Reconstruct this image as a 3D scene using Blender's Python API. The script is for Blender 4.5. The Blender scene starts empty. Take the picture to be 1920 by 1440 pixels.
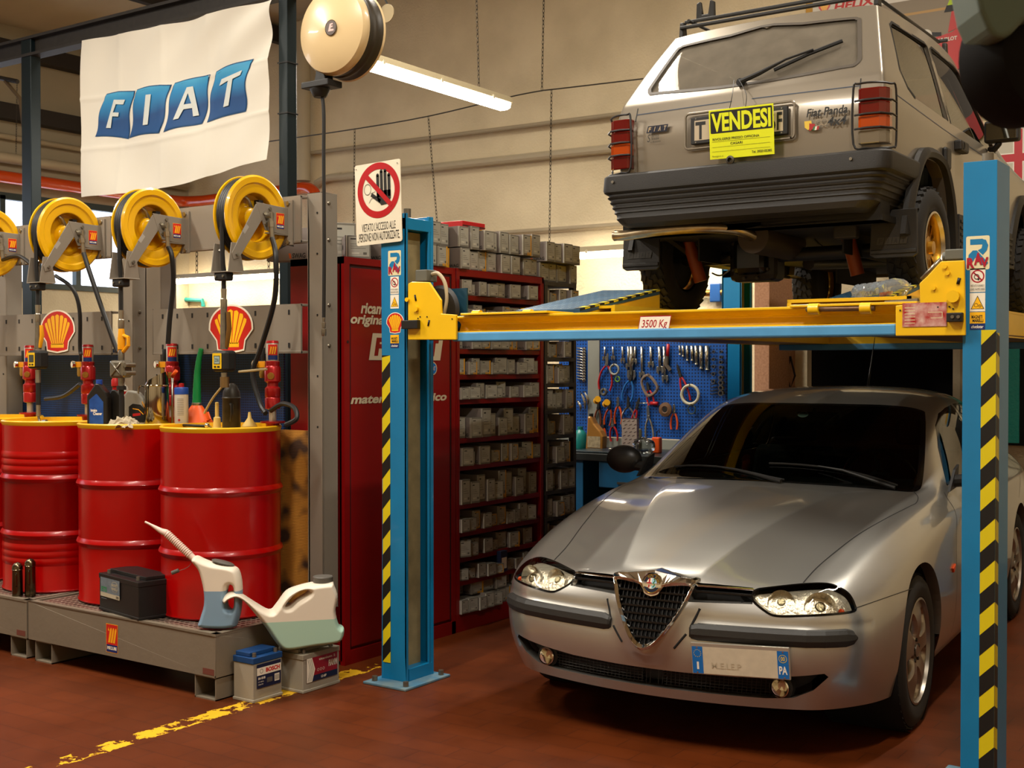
import bpy, bmesh, math, random
from mathutils import Vector, Matrix
from mathutils.bvhtree import BVHTree
random.seed(7)
PI = math.pi
SC = bpy.context.scene
COL = SC.collection
R = math.radians
# ------------------------------------------------------------------ camera numbers
F = 2303.0; H = 1.50; YAW = R(34.6); PIT = math.atan(34 / F)
CF = Vector((-math.sin(YAW) * math.cos(PIT), math.cos(YAW) * math.cos(PIT), -math.sin(PIT)))
CR = Vector((math.cos(YAW), math.sin(YAW), 0))
CU = CR.cross(CF)
CAM = Vector((0, 0, H))
def ray(px, py): return CF + CR * ((px - 960) / F) - CU * ((py - 720) / F)
def at_z(px, py, z=0.0):
 d = ray(px, py); return CAM + d * ((z - H) / d.z)
def at_y(px, py, y):
 d = ray(px, py); return CAM + d * (y / d.y)
def at_x(px, py, x):
 d = ray(px, py); return CAM + d * (x / d.x)
# ------------------------------------------------------------------ materials
def lin(c):
 return tuple((x / 12.92 if x <= .04045 else ((x + .055) / 1.055) ** 2.4) for x in c)
def hx(s): return lin(tuple(int(s[i:i + 2], 16) / 255 for i in (0, 2, 4)))
MATS = {}
def mat(name, col, rough=.5, metal=0., noise=0., nscale=8., bump=0., bscale=60., coat=0., emit=None, estr=0., trans=0., alpha=1., ior=1.45, col2=None, spec=.5, croughness=.05):
 if name in MATS: return MATS[name]
 m = bpy.data.materials.new(name); m.use_nodes = True
 nt = m.node_tree; b = nt.nodes['Principled BSDF']
 c = hx(col) if isinstance(col, str) else col
 b.inputs['Base Color'].default_value = (*c, 1)
 b.inputs['Roughness'].default_value = rough; b.inputs['Metallic'].default_value = metal
 b.inputs['IOR'].default_value = ior; b.inputs['Specular IOR Level'].default_value = spec
 if coat: b.inputs['Coat Weight'].default_value = coat; b.inputs['Coat Roughness'].default_value = croughness
 if trans: b.inputs['Transmission Weight'].default_value = trans
 if alpha < 1: b.inputs['Alpha'].default_value = alpha
 if emit: b.inputs['Emission Color'].default_value = (*hx(emit), 1); b.inputs['Emission Strength'].default_value = estr
 if noise or bump:
  tc = nt.nodes.new('ShaderNodeTexCoord')
 if noise:
  n = nt.nodes.new('ShaderNodeTexNoise'); n.inputs['Scale'].default_value = nscale; n.inputs['Detail'].default_value = 6
  r = nt.nodes.new('ShaderNodeValToRGB'); r.color_ramp.elements[0].position = .32; r.color_ramp.elements[1].position = .68
  c2 = hx(col2) if col2 else tuple(x * (1 - noise) for x in c)
  r.color_ramp.elements[0].color = (*c2, 1); r.color_ramp.elements[1].color = (*c, 1)
  nt.links.new(tc.outputs['Object'], n.inputs['Vector']); nt.links.new(n.outputs['Fac'], r.inputs['Fac'])
  nt.links.new(r.outputs['Color'], b.inputs['Base Color'])
 if bump:
  n2 = nt.nodes.new('ShaderNodeTexNoise'); n2.inputs['Scale'].default_value = bscale; n2.inputs['Detail'].default_value = 4
  bp = nt.nodes.new('ShaderNodeBump'); bp.inputs['Strength'].default_value = bump; bp.inputs['Distance'].default_value = .01
  nt.links.new(tc.outputs['Object'], n2.inputs['Vector']); nt.links.new(n2.outputs['Fac'], bp.inputs['Height'])
  nt.links.new(bp.outputs['Normal'], b.inputs['Normal'])
 MATS[name] = m
 return m
# ------------------------------------------------------------------ mesh builder
OM = {}          # object -> world matrix of its frame
def Wm(o): return OM.get(o.name, Matrix.Identity(4)) if o else Matrix.Identity(4)
class MB:
 def __init__(s): s.v = []; s.f = []; s.mi = []; s.mats = []; s.sm = []
 def mid(s, m):
  if m not in s.mats: s.mats.append(m)
  return s.mats.index(m)
 def add(s, vs, fs, m, smooth=False):
  o = len(s.v); s.v += [Vector(p) for p in vs]; k = s.mid(m)
  for f in fs: s.f.append([o + i for i in f]); s.mi.append(k); s.sm.append(smooth)
  return s
 def box(s, c, d, m, rot=None):
  vs = [Vector((x * d[0] / 2, y * d[1] / 2, z * d[2] / 2)) for x in (-1, 1) for y in (-1, 1) for z in (-1, 1)]
  if rot is not None: vs = [rot @ p for p in vs]
  vs = [p + Vector(c) for p in vs]
  return s.add(vs, [(0, 1, 3, 2), (4, 6, 7, 5), (0, 4, 5, 1), (2, 3, 7, 6), (0, 2, 6, 4), (1, 5, 7, 3)], m)
 def bx(s, a, b, m):
  a = Vector(a); b = Vector(b)
  return s.box((a + b) / 2, [abs(b[i] - a[i]) for i in range(3)], m)
 def prism(s, poly, o, u, v, w, m, m2=None):
  """poly 2D in (u,v) frame at o, extruded by vector w"""
  o = Vector(o); u = Vector(u); v = Vector(v); w = Vector(w)
  a = [o + u * p[0] + v * p[1] for p in poly]; n = len(a)
  s.add(a + [p + w for p in a], [tuple(range(n))[::-1], tuple(range(n, 2 * n))], m)
  s.add(a + [p + w for p in a], [(i, (i + 1) % n, (i + 1) % n + n, i + n) for i in range(n)], m2 or m)
  return s
 def poly(s, pts, m):
  return s.add(pts, [tuple(range(len(pts)))], m)
 def lathe(s, prof, c, m, axis=(0, 0, 1), n=32, a0=0, a1=2 * PI, smooth=True):
  """prof: list of (radius, height)"""
  ax = Vector(axis).normalized(); t = Vector((1, 0, 0)) if abs(ax.x) < .9 else Vector((0, 1, 0))
  e1 = (t - ax * t.dot(ax)).normalized(); e2 = ax.cross(e1); c = Vector(c)
  full = abs(a1 - a0 - 2 * PI) < 1e-6; cols = n if full else n + 1
  vs = []
  for r, h in prof:
   for k in range(cols):
    a = a0 + (a1 - a0) * k / n
    vs.append(c + ax * h + (e1 * math.cos(a) + e2 * math.sin(a)) * r)
  fs = []
  for i in range(len(prof) - 1):
   for k in range(n):
    k2 = (k + 1) % cols
    fs.append((i * cols + k, i * cols + k2, (i + 1) * cols + k2, (i + 1) * cols + k))
  return s.add(vs, fs, m, smooth)
 def cyl(s, a, b, r, m, r2=None, n=20, cap=True):
  a = Vector(a); b = Vector(b); h = (b - a).length
  r2 = r if r2 is None else r2
  s.lathe([(r, 0), (r2, h)], a, m, b - a, n)
  if cap: s.lathe([(0.0001, 0), (r, 0)], a, m, b - a, n, smooth=False); s.lathe([(r2, h), (0.0001, h)], a, m, b - a, n, smooth=False)
  return s
 def tube(s, pts, r, m, n=10, cap=True):
  P = [Vector(p) for p in pts]
  rr = r if isinstance(r, (list, tuple)) else [r] * len(P)
  T = []
  for i in range(len(P)):
   d = (P[min(i + 1, len(P) - 1)] - P[max(i - 1, 0)])
   T.append(d.normalized() if d.length > 1e-9 else Vector((0, 0, 1)))
  t = Vector((0, 0, 1)) if abs(T[0].z) < .9 else Vector((1, 0, 0))
  e = (t - T[0] * t.dot(T[0])).normalized(); vs = []
  for i, p in enumerate(P):
   e = (e - T[i] * e.dot(T[i])); e = e.normalized() if e.length > 1e-6 else Vector((1, 0, 0)); f2 = T[i].cross(e)
   for k in range(n):
    a = 2 * PI * k / n; vs.append(p + (e * math.cos(a) + f2 * math.sin(a)) * rr[i])
  fs = [(i * n + k, i * n + (k + 1) % n, (i + 1) * n + (k + 1) % n, (i + 1) * n + k) for i in range(len(P) - 1) for k in range(n)]
  s.add(vs, fs, m, True)
  if cap: s.add(vs[:n], [tuple(range(n))[::-1]], m); s.add(vs[-n:], [tuple(range(n))], m)
  return s
 def sphere(s, c, r, m, n=16, sc=(1, 1, 1), rot=None):
  vs = []; fs = []; h = n // 2
  for i in range(h + 1):
   for k in range(n):
    a = PI * i / h; b = 2 * PI * k / n
    p = Vector((r * sc[0] * math.sin(a) * math.cos(b), r * sc[1] * math.sin(a) * math.sin(b), r * sc[2] * math.cos(a)))
    if rot is not None: p = rot @ p
    vs.append(p + Vector(c))
  for i in range(h):
   for k in range(n): fs.append((i * n + k, (i + 1) * n + k, (i + 1) * n + (k + 1) % n, i * n + (k + 1) % n))
  return s.add(vs, fs, m, True)
 def build(s, name, parent=None, world=True, bevel=0., seg=2, sharp=35):
  me = bpy.data.meshes.new(name)
  inv = Wm(parent).inverted() if (world and parent) else Matrix.Identity(4)
  me.from_pydata([inv @ p for p in s.v], [], s.f)
  for m in s.mats: me.materials.append(m)
  me.polygons.foreach_set('material_index', s.mi); me.polygons.foreach_set('use_smooth', s.sm)
  me.update()
  bm = bmesh.new(); bm.from_mesh(me)
  bmesh.ops.remove_doubles(bm, verts=bm.verts, dist=1e-6)
  bmesh.ops.dissolve_degenerate(bm, edges=bm.edges, dist=1e-7)
  if bevel:
   es = [e for e in bm.edges if len(e.link_faces) == 2 and e.calc_face_angle(0) > R(sharp) and not (e.link_faces[0].smooth and e.link_faces[1].smooth)]
   if es: bmesh.ops.bevel(bm, geom=es, offset=bevel, segments=seg, affect='EDGES', profile=.5, clamp_overlap=True)
  for e in bm.edges:
   if len(e.link_faces) == 2 and e.calc_face_angle(0) > R(sharp): e.smooth = False
  bm.to_mesh(me); bm.free()
  o = bpy.data.objects.new(name, me); COL.objects.link(o)
  if parent: o.parent = parent; OM[o.name] = Wm(parent)
  return o
def prop(o, label=None, cat=None, group=None, kind=None):
 if label: o['label'] = label
 if cat: o['category'] = cat
 if group: o['group'] = group
 if kind: o['kind'] = kind
 return o
def thing(name, label, cat, loc=(0, 0, 0), rot=0., group=None):
 o = bpy.data.objects.new(name, None); COL.objects.link(o)
 o.empty_display_size = .05
 o.location = loc
 if isinstance(rot, (int, float)): e = (0, 0, rot)
 else: e = rot
 o.rotation_euler = e
 from mathutils import Euler
 OM[o.name] = Matrix.Translation(Vector(loc)) @ Euler(e).to_matrix().to_4x4()
 return prop(o, label, cat, group)
KIDS = {}
def dup(root, loc=None, rot=None, label=None, group=None, scale=None):
 def cp(o, par):
  c = o.copy(); COL.objects.link(c)
  if par: c.parent = par
  for ch in [x for x in bpy.data.objects if x.parent == o and x != c]: cp(ch, c)
  return c
 r = cp(root, None)
 if loc is not None: r.location = loc
 if rot is not None: r.rotation_euler = (0, 0, rot) if isinstance(rot, (int, float)) else rot
 if scale is not None: r.scale = scale
 if label: r['label'] = label
 if group: r['group'] = group
 return r
def structure(o): o['kind'] = 'structure'; return o
def smoothpts(pts, closed=False, n=6):
 P = [Vector(p) for p in pts]; N = len(P); out = []
 rng = range(N if closed else N - 1)
 for i in rng:
  if closed: a, b, c, d = P[(i - 1) % N], P[i], P[(i + 1) % N], P[(i + 2) % N]
  else: a, b, c, d = P[max(i - 1, 0)], P[i], P[i + 1], P[min(i + 2, N - 1)]
  for k in range(n):
   t = k / n
   out.append(.5 * ((2 * b) + (c - a) * t + (2 * a - 5 * b + 4 * c - d) * t * t + (3 * b - a - 3 * c + d) * t ** 3))
 if not closed: out.append(P[-1])
 return out
# ------------------------------------------------------------------ text and flat graphics
def text_polys(txt, size=1., bold=0., shear=0., sx=1., align='LEFT'):
 cu = bpy.data.curves.new('t', 'FONT'); cu.body = txt; cu.size = 1; cu.offset = bold; cu.resolution_u = 3; cu.fill_mode = 'FRONT'
 cu.align_x = align
 ob = bpy.data.objects.new('t', cu); COL.objects.link(ob)
 bpy.context.view_layer.update()
 dg = bpy.context.evaluated_depsgraph_get(); me = ob.evaluated_get(dg).to_mesh()
 vs = [(v.co.x, v.co.y) for v in me.vertices]; fs = [tuple(p.vertices) for p in me.polygons]
 ob.evaluated_get(dg).to_mesh_clear()
 bpy.data.objects.remove(ob); bpy.data.curves.remove(cu)
 return [((x * sx + y * shear) * size, y * size) for x, y in vs], fs
def fit_text(txt, x0, x1, y0, y1, bold=0., shear=0.):
 """text stretched to fill the rectangle"""
 vs, fs = text_polys(txt, 1, bold, shear)
 if not vs: return [], []
 ax, bx_ = min(v[0] for v in vs), max(v[0] for v in vs); ay, by = min(v[1] for v in vs), max(v[1] for v in vs)
 sy = (y1 - y0) / max(by - ay, 1e-6); sx_ = (x1 - x0) / max(bx_ - ax, 1e-6)
 return [(x0 + (x - ax) * sx_, y0 + (y - ay) * sy) for x, y in vs], fs
class Decal:
 """flat layered graphic on a plane (o,u,v); layers stand .4 mm apart"""
 def __init__(s, o, u, v, lift=.0008, step=.0004, warp=None):
  s.o = Vector(o); s.u = Vector(u); s.v = Vector(v); s.n = s.u.cross(s.v).normalized(); s.k = 0; s.mb = MB(); s.lift = lift; s.step = step; s.warp = warp
 def P(s, x, y):
  p = s.o + s.u * x + s.v * y + s.n * (s.lift + s.step * s.k)
  return s.warp(p, x, y, s.lift + s.step * s.k) if s.warp else p
 def poly(s, pts, m, layer=None):
  if layer is not None: s.k = layer
  s.mb.poly([s.P(*p) for p in pts], m); s.k += 1; return s
 def polys(s, L, m):
  for pts in L: s.mb.poly([s.P(*p) for p in pts], m)
  s.k += 1; return s
 def rect(s, x0, y0, x1, y1, m, r=0., layer=None):
  if not r: return s.poly([(x0, y0), (x1, y0), (x1, y1), (x0, y1)], m, layer)
  pts = []
  for cx, cy, a in ((x1 - r, y0 + r, -90), (x1 - r, y1 - r, 0), (x0 + r, y1 - r, 90), (x0 + r, y0 + r, 180)):
   for k in range(5): t = R(a + k * 22.5); pts.append((cx + r * math.cos(t), cy + r * math.sin(t)))
  return s.poly(pts, m, layer)
 def disc(s, cx, cy, rx, m, ry=None, n=32, layer=None):
  ry = ry or rx
  return s.poly([(cx + rx * math.cos(2 * PI * k / n), cy + ry * math.sin(2 * PI * k / n)) for k in range(n)], m, layer)
 def ring(s, cx, cy, r0, r1, m, n=40, ys=1.):
  vs = [s.P(cx + r * math.cos(2 * PI * k / n), cy + ys * r * math.sin(2 * PI * k / n)) for r in (r0, r1) for k in range(n)]
  s.mb.add(vs, [(k, (k + 1) % n, n + (k + 1) % n, n + k) for k in range(n)], m); s.k += 1; return s
 def line(s, pts, w, m):
  for i in range(len(pts) - 1):
   a = Vector(pts[i]); b = Vector(pts[i + 1]); d = (b - a); L = d.length
   if L < 1e-9: continue
   d /= L; q = Vector((-d.y, d.x)) * w / 2
   s.mb.poly([s.P(*(a + q)), s.P(*(a - q)), s.P(*(b - q)), s.P(*(b + q))], m)
  s.k += 1; return s
 def text(s, t, x0, x1, y0, y1, m, bold=0., shear=0., rotf=None):
  vs, fs = fit_text(t, x0, x1, y0, y1, bold, shear)
  if rotf: vs = [rotf(*q) for q in vs]
  if vs: s.mb.add([s.P(*q) for q in vs], fs, m)
  s.k += 1; return s
 def build(s, name, parent=None, label=None, world=True):
  o = s.mb.build(name, parent, world)
  if label: o['label'] = label
  return o
# ------------------------------------------------------------------ car shell tools
def cage_mesh(quads, crease_lines, levels=4):
 """quads: list of 4-tuples of 3D points of the half y>=0; mirrored, merged, subdivided; returns the dense half y>=0 as bmesh"""
 bm = bmesh.new(); vd = {}
 def key(p): return (round(p[0], 4), round(p[1], 4), round(p[2], 4))
 def gv(p):
  k = key(p)
  if k not in vd: vd[k] = bm.verts.new(p)
  return vd[k]
 for q in quads:
  for s in (1, -1):
   vs = [gv((p[0], p[1] * s if abs(p[1]) > 1e-6 else 0, p[2])) for p in q]
   u = []
   for v in vs:
    if v not in u: u.append(v)
   if len(u) < 3: continue
   if s < 0: u.reverse()
   try: bm.faces.new(u)
   except ValueError: pass
 bm.edges.ensure_lookup_table()
 cl = bm.edges.layers.float.get('crease_edge') or bm.edges.layers.float.new('crease_edge')
 for pts, val in crease_lines:
  for a, b in zip(pts[:-1], pts[1:]):
   for s in (1, -1):
    ka = key((a[0], a[1] * s if abs(a[1]) > 1e-6 else 0, a[2])); kb = key((b[0], b[1] * s if abs(b[1]) > 1e-6 else 0, b[2]))
    if ka in vd and kb in vd:
     e = bm.edges.get((vd[ka], vd[kb]))
     if e: e[cl] = val
 bmesh.ops.recalc_face_normals(bm, faces=bm.faces)
 me = bpy.data.meshes.new('cage'); bm.to_mesh(me); bm.free()
 o = bpy.data.objects.new('cage', me); COL.objects.link(o)
 md = o.modifiers.new('s', 'SUBSURF'); md.levels = levels; md.render_levels = levels
 bpy.context.view_layer.update()
 dg = bpy.context.evaluated_depsgraph_get(); m2 = bpy.data.meshes.new_from_object(o.evaluated_get(dg))
 bpy.data.objects.remove(o)
 bm = bmesh.new(); bm.from_mesh(m2)
 dele = [f for f in bm.faces if f.calc_center_median().y < 0]
 bmesh.ops.delete(bm, geom=dele, context='FACES')
 for f in bm.faces: f.smooth = True
 return bm
def grid_quads(G):
 return [(G[i][j], G[i][j + 1], G[i + 1][j + 1], G[i + 1][j]) for i in range(len(G) - 1) for j in range(len(G[0]) - 1)]
def pin(p, poly):
 x, y = p; c = False; n = len(poly); j = n - 1
 for i in range(n):
  xi, yi = poly[i][0], poly[i][1]; xj, yj = poly[j][0], poly[j][1]
  if (yi > y) != (yj > y) and x < (xj - xi) * (y - yi) / (yj - yi) + xi: c = not c
  j = i
 return c
class View:
 """projection used to trace outlines on a surface: parallel along an axis, or from the camera station (local frame)"""
 def __init__(s, kind, M=None):
  s.kind = kind
  if kind == 'cam':
   inv = M.inverted(); s.cam = inv @ CAM; r3 = inv.to_3x3(); s.f = r3 @ CF; s.r = r3 @ CR; s.u = r3 @ CU
 def uv(s, p):
  if s.kind == 'x': return (p.y, p.z)
  if s.kind == 'y': return (p.x, p.z)
  if s.kind == 'z': return (p.x, p.y)
  d = p - s.cam; t = d.dot(s.f)
  return (960 + F * d.dot(s.r) / t, 720 - F * d.dot(s.u) / t)
 def rayat(s, q, far=5):
  if s.kind == 'x': return Vector((far, q[0], q[1])), Vector((-1, 0, 0))
  if s.kind == 'y': return Vector((q[0], far, q[1])), Vector((0, -1, 0))
  if s.kind == 'z': return Vector((q[0], q[1], far)), Vector((0, 0, -1))
  return s.cam.copy(), (s.f + s.r * ((q[0] - 960) / F) - s.u * ((q[1] - 720) / F)).normalized()
 def plane(s, a, b):
  oa, da = s.rayat(a); ob, db = s.rayat(b)
  if s.kind == 'cam': n = da.cross(db)
  else: n = da.cross(ob - oa)
  return oa, n.normalized()
def cut_inside(bm, view, poly, cond, margin):
 """split faces along the closed outline and return the faces inside it"""
 n = len(poly)
 cand = [f for f in bm.faces if cond(f.calc_center_median(), f.normal)]
 xs = [p[0] for p in poly]; ys = [p[1] for p in poly]
 bb = (min(xs) - margin, max(xs) + margin, min(ys) - margin, max(ys) + margin)
 def inb(f):
  q = view.uv(f.calc_center_median()); return bb[0] < q[0] < bb[1] and bb[2] < q[1] < bb[3]
 cand = [f for f in cand if inb(f)]
 for i in range(n):
  a, b = poly[i], poly[(i + 1) % n]
  L = math.hypot(b[0] - a[0], b[1] - a[1])
  if L < 1e-9: continue
  dx, dy = (b[0] - a[0]) / L, (b[1] - a[1]) / L
  near = []
  for f in cand:
   if not f.is_valid: continue
   us = [view.uv(v.co) for v in f.verts]
   t = [(q[0] - a[0]) * dx + (q[1] - a[1]) * dy for q in us]; d = [-(q[0] - a[0]) * dy + (q[1] - a[1]) * dx for q in us]
   if max(t) >= -1e-6 and min(t) <= L + 1e-6 and max(d) > 0 and min(d) < 0: near.append(f)
  if not near: continue
  geom = set(near)
  for f in near: geom.update(f.edges); geom.update(f.verts)
  co, no = view.plane(a, b)
  res = bmesh.ops.bisect_plane(bm, geom=list(geom), plane_co=co, plane_no=no, dist=1e-6)
  new = set(e for e in res['geom'] if isinstance(e, bmesh.types.BMFace))
  cand = [f for f in cand if f.is_valid]; cs = set(cand); cand += [f for f in new if f not in cs and f.is_valid]
 return [f for f in cand if f.is_valid and pin(view.uv(f.calc_center_median()), poly)]
def extract(bm, faces):
 """move the faces into a new bmesh"""
 nb = bmesh.new(); vm = {}
 for f in faces:
  vs = []
  for v in f.verts:
   if v not in vm: vm[v] = nb.verts.new(v.co)
   vs.append(vm[v])
  g = nb.faces.new(vs); g.smooth = True
 bmesh.ops.delete(bm, geom=faces, context='FACES')
 return nb
def loop_near(bm, view, poly, margin):
 """open boundary edges that lie on the outline"""
 out = []
 n = len(poly)
 for e in bm.edges:
  if len(e.link_faces) != 1: continue
  q = view.uv((e.verts[0].co + e.verts[1].co) / 2)
  for i in range(n):
   a, b = poly[i], poly[(i + 1) % n]; L2 = (b[0] - a[0]) ** 2 + (b[1] - a[1]) ** 2
   if L2 < 1e-12: continue
   t = max(0, min(1, ((q[0] - a[0]) * (b[0] - a[0]) + (q[1] - a[1]) * (b[1] - a[1])) / L2))
   if math.hypot(q[0] - a[0] - t * (b[0] - a[0]), q[1] - a[1] - t * (b[1] - a[1])) < margin: out.append(e); break
 return out
def wall_in(bm, edges, vec, sym=True):
 """give the rim of an opening a returned wall going inwards by vec"""
 edges = [e for e in edges if not (abs(e.verts[0].co.y) < 1e-4 and abs(e.verts[1].co.y) < 1e-4)]
 r = bmesh.ops.extrude_edge_only(bm, edges=edges)
 vs = [x for x in r['geom'] if isinstance(x, bmesh.types.BMVert)]
 for v in vs: v.co += Vector(vec)
 for f in r['geom']:
  if isinstance(f, bmesh.types.BMFace): f.smooth = False
 for e in edges:
  if e.is_valid: e.smooth = False
def emit_half(bm, name, m, parent, mirror=True, offset=0., solid=0., merge=True):
 """mesh object from a half shell; the other half is mirrored into the same mesh when mirror is True"""
 if offset or solid:
  bm.normal_update()
  if offset:
   for v in bm.verts: v.co += v.normal * offset
 if solid:
  ext = bmesh.ops.solidify(bm, geom=list(bm.faces), thickness=solid)
 if mirror:
  geo = bmesh.ops.duplicate(bm, geom=list(bm.verts) + list(bm.edges) + list(bm.faces))
  nv = [x for x in geo['geom'] if isinstance(x, bmesh.types.BMVert)]; nf = [x for x in geo['geom'] if isinstance(x, bmesh.types.BMFace)]
  for v in nv: v.co.y *= -1
  bmesh.ops.reverse_faces(bm, faces=nf)
  if merge: bmesh.ops.remove_doubles(bm, verts=[v for v in bm.verts if abs(v.co.y) < 1e-3], dist=2e-4)
 me = bpy.data.meshes.new(name); bm.to_mesh(me); me.materials.append(m)
 o = bpy.data.objects.new(name, me); COL.objects.link(o)
 if parent: o.parent = parent; OM[o.name] = Wm(parent)
 return o
def emit_side(bm, name, m, parent, s, **k):
 """one object on the given side of the car"""
 b2 = bm.copy()
 if s < 0:
  for v in b2.verts: v.co.y *= -1
  bmesh.ops.reverse_faces(b2, faces=b2.faces)
 b2.normal_update()
 return emit_half(b2, name, m, parent, mirror=False, **k)
def on_surf(bvh, view, q, lift=0.):
 o, d = view.rayat(q); h = bvh.ray_cast(o, d)
 if h[0] is None: return None
 n = h[1] if h[1].dot(d) < 0 else -h[1]
 return h[0] + n * lift
def ribbon(bvh, view, pts, w, m, mb=None, lift=.0012, n=5, closed=False, mirror=False):
 """thin dark strip lying on the surface along a traced line"""
 mb = mb or MB(); L = []
 for q in smoothpts([(p[0], p[1], 0) for p in pts], closed, n):
  o, d = view.rayat((q[0], q[1])); h = bvh.ray_cast(o, d)
  if h[0] is None: continue
  nn = h[1] if h[1].dot(d) < 0 else -h[1]
  L.append((h[0] + nn * lift, nn))
 N = len(L); rows = []
 for i in range(N):
  a = L[max(i - 1, 0)][0]; b = L[min(i + 1, N - 1)][0]; t = (b - a)
  if t.length < 1e-9: t = Vector((1, 0, 0))
  sd = t.normalized().cross(L[i][1]).normalized() * w / 2
  rows.append((L[i][0] - sd, L[i][0] + sd))
 for s in ((1, -1) if mirror else (1,)):
  vs = [Vector((p.x, p.y * s, p.z)) for r_ in rows for p in r_]
  mb.add(vs, [(2 * i, 2 * i + 1, 2 * i + 3, 2 * i + 2) for i in range(N - 1)], m)
 return mb
# ------------------------------------------------------------------ silver saloon
def build_saloon():
 ang = R(-86); lx, ly = -math.sin(ang), math.cos(ang)
 loc = (-1.503 - .84 * lx, 5.146 - .84 * ly, 0)
 car = thing('car', 'silver four-door saloon with a shield grille, parked under the raised hatchback', 'car', loc, ang)
 M = Wm(car); V = View('cam', M); VX = View('x'); VY = View('y')
 paint = mat('silver_paint', 'b2b0aa', rough=.34, metal=.85, coat=.9, croughness=.06)
 blk = mat('black_plastic', '151413', rough=.55); gloss = mat('gloss_black', '0a0a0a', rough=.12)
 glass = thin_glass('car_glass', '8f9a90', ior=1.5); chrome = mat('chrome', 'd8d4cc', rough=.09, metal=1.)
 # top grid: stations front to back, columns centre to shoulder
 T = [
     [(.752, 0, .686), (.745, .165, .676), (.725, .38, .643), (.672, .57, .645), (.632, .70, .632), (.565, .778, .597)],
     [(.50, 0, .757), (.50, .225, .764), (.48, .38, .716), (.45, .60, .708), (.42, .72, .700), (.36, .815, .66)],
     [(.20, 0, .834), (.20, .30, .846), (.19, .44, .802), (.18, .64, .785), (.15, .76, .768), (.12, .85, .715)],
     [(-.10, 0, .892), (-.10, .38, .898), (-.12, .52, .858), (-.12, .67, .846), (-.14, .785, .824), (-.15, .862, .762)],
     [(-.40, 0, .930), (-.43, .46, .932), (-.48, .60, .904), (-.52, .72, .890), (-.50, .795, .868), (-.47, .868, .80)],
     [(-.52, 0, .945), (-.56, .36, .938), (-.66, .62, .920), (-.76, .745, .905), (-.80, .79, .888), (-.75, .868, .822)],
     [(-.88, 0, 1.14), (-.90, .32, 1.135), (-.98, .56, 1.118), (-1.06, .69, 1.085), (-1.08, .80, .898), (-1.1, .868, .835)],
     [(-1.28, 0, 1.322), (-1.31, .30, 1.318), (-1.37, .51, 1.304), (-1.45, .635, 1.270), (-1.5, .80, .906), (-1.5, .868, .844)],
     [(-1.75, 0, 1.388), (-1.75, .28, 1.384), (-1.75, .48, 1.368), (-1.78, .635, 1.322), (-1.85, .80, .914), (-1.85, .868, .85)],
     [(-2.3, 0, 1.385), (-2.3, .28, 1.38), (-2.3, .46, 1.362), (-2.3, .62, 1.315), (-2.3, .785, .922), (-2.3, .862, .86)],
     [(-2.75, 0, 1.30), (-2.75, .28, 1.295), (-2.75, .42, 1.28), (-2.72, .55, 1.23), (-2.75, .77, .93), (-2.75, .855, .865)],
     [(-3.2, 0, 1.07), (-3.2, .3, 1.065), (-3.2, .45, 1.05), (-3.15, .60, 1.0), (-3.2, .73, .93), (-3.15, .83, .86)],
     [(-3.5, 0, 1.0), (-3.5, .3, .99), (-3.48, .45, .98), (-3.45, .58, .96), (-3.42, .68, .92), (-3.38, .77, .83)],
 ]
 T = [[r[0], r[1], r[2], r[3], tuple((r[3][i] + r[4][i]) / 2 + (0, .012, .008)[i] for i in range(3)), r[4], r[5]] for r in T]
 sx = [r[-1] for r in T]
 #   side rows below the shoulder: (y, z) at each station; x follows
 S = [
     [(.605, .785, .535), (.615, .79, .44), (.605, .78, .325), (.56, .745, .205)],
     [(.40, .85, .56), (.42, .855, .45), (.42, .85, .33), (.41, .82, .205)],
     [(.14, .868, .57), (.14, .874, .45), (.14, .865, .32), (.14, .83, .20)],
     [(-.15, .868, .60), (-.15, .872, .45), (-.15, .86, .30), (-.15, .82, .20)],
     [(-.46, .868, .62), (-.46, .872, .45), (-.46, .86, .29), (-.46, .82, .20)],
 ]
 while len(S) < 11:
  x = sx[len(S)][0]; S.append([(x, .872, .64), (x, .875, .47), (x, .862, .30), (x, .82, .20)])
 S.append([(-3.15, .85, .64), (-3.15, .85, .47), (-3.15, .83, .32), (-3.1, .80, .22)])
 S.append([(-3.44, .78, .64), (-3.45, .78, .47), (-3.44, .77, .33), (-3.4, .73, .25)])
 side = [[T[i][-1]] + S[i] for i in range(len(S))]
 Fg = [  # columns centre to corner: rows below the hood edge
     [(.815, 0, .56), (.850, 0, .44), (.848, 0, .315), (.805, 0, .200)],
     [(.808, .14, .56), (.845, .14, .44), (.843, .14, .315), (.80, .14, .20)],
     [(.785, .36, .555), (.818, .36, .44), (.815, .36, .315), (.772, .35, .20)],
     [(.745, .57, .55), (.775, .58, .44), (.768, .57, .32), (.725, .55, .203)]]
 a, b = Fg[3], [(.685, .69, .545), (.705, .695, .44), (.698, .69, .325), (.66, .66, .203)]
 Fg.append([tuple((p[i] + q[i]) / 2 + (.006, 0, 0)[i] for i in range(3)) for p, q in zip(a, b)]); Fg.append(b)
 Fg.append(S[0])
 front = [[T[0][j]] + Fg[j] for j in range(7)]
 Rg = [[(-3.52 - .02 * (j < 4) + .0 * j, T[-1][j][1], z) for z in (.80, .62, .45, .28)] for j in range(6)] + [S[-1]]
 rear = [[T[-1][j]] + Rg[j] for j in range(7)]
 quads = grid_quads(T) + grid_quads(side) + grid_quads(front) + grid_quads(rear)
 cr = [([T[i][1] for i in range(0, 5)], 1.0), ([T[0][j] for j in range(0, 5)], .35), ([T[i][6] for i in range(0, 12)], .25),
          ([T[i][3] for i in range(5, 9)], .25), ([T[5][j] for j in range(0, 4)], .6)]
 bm = cage_mesh(quads, cr, 4)
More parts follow.
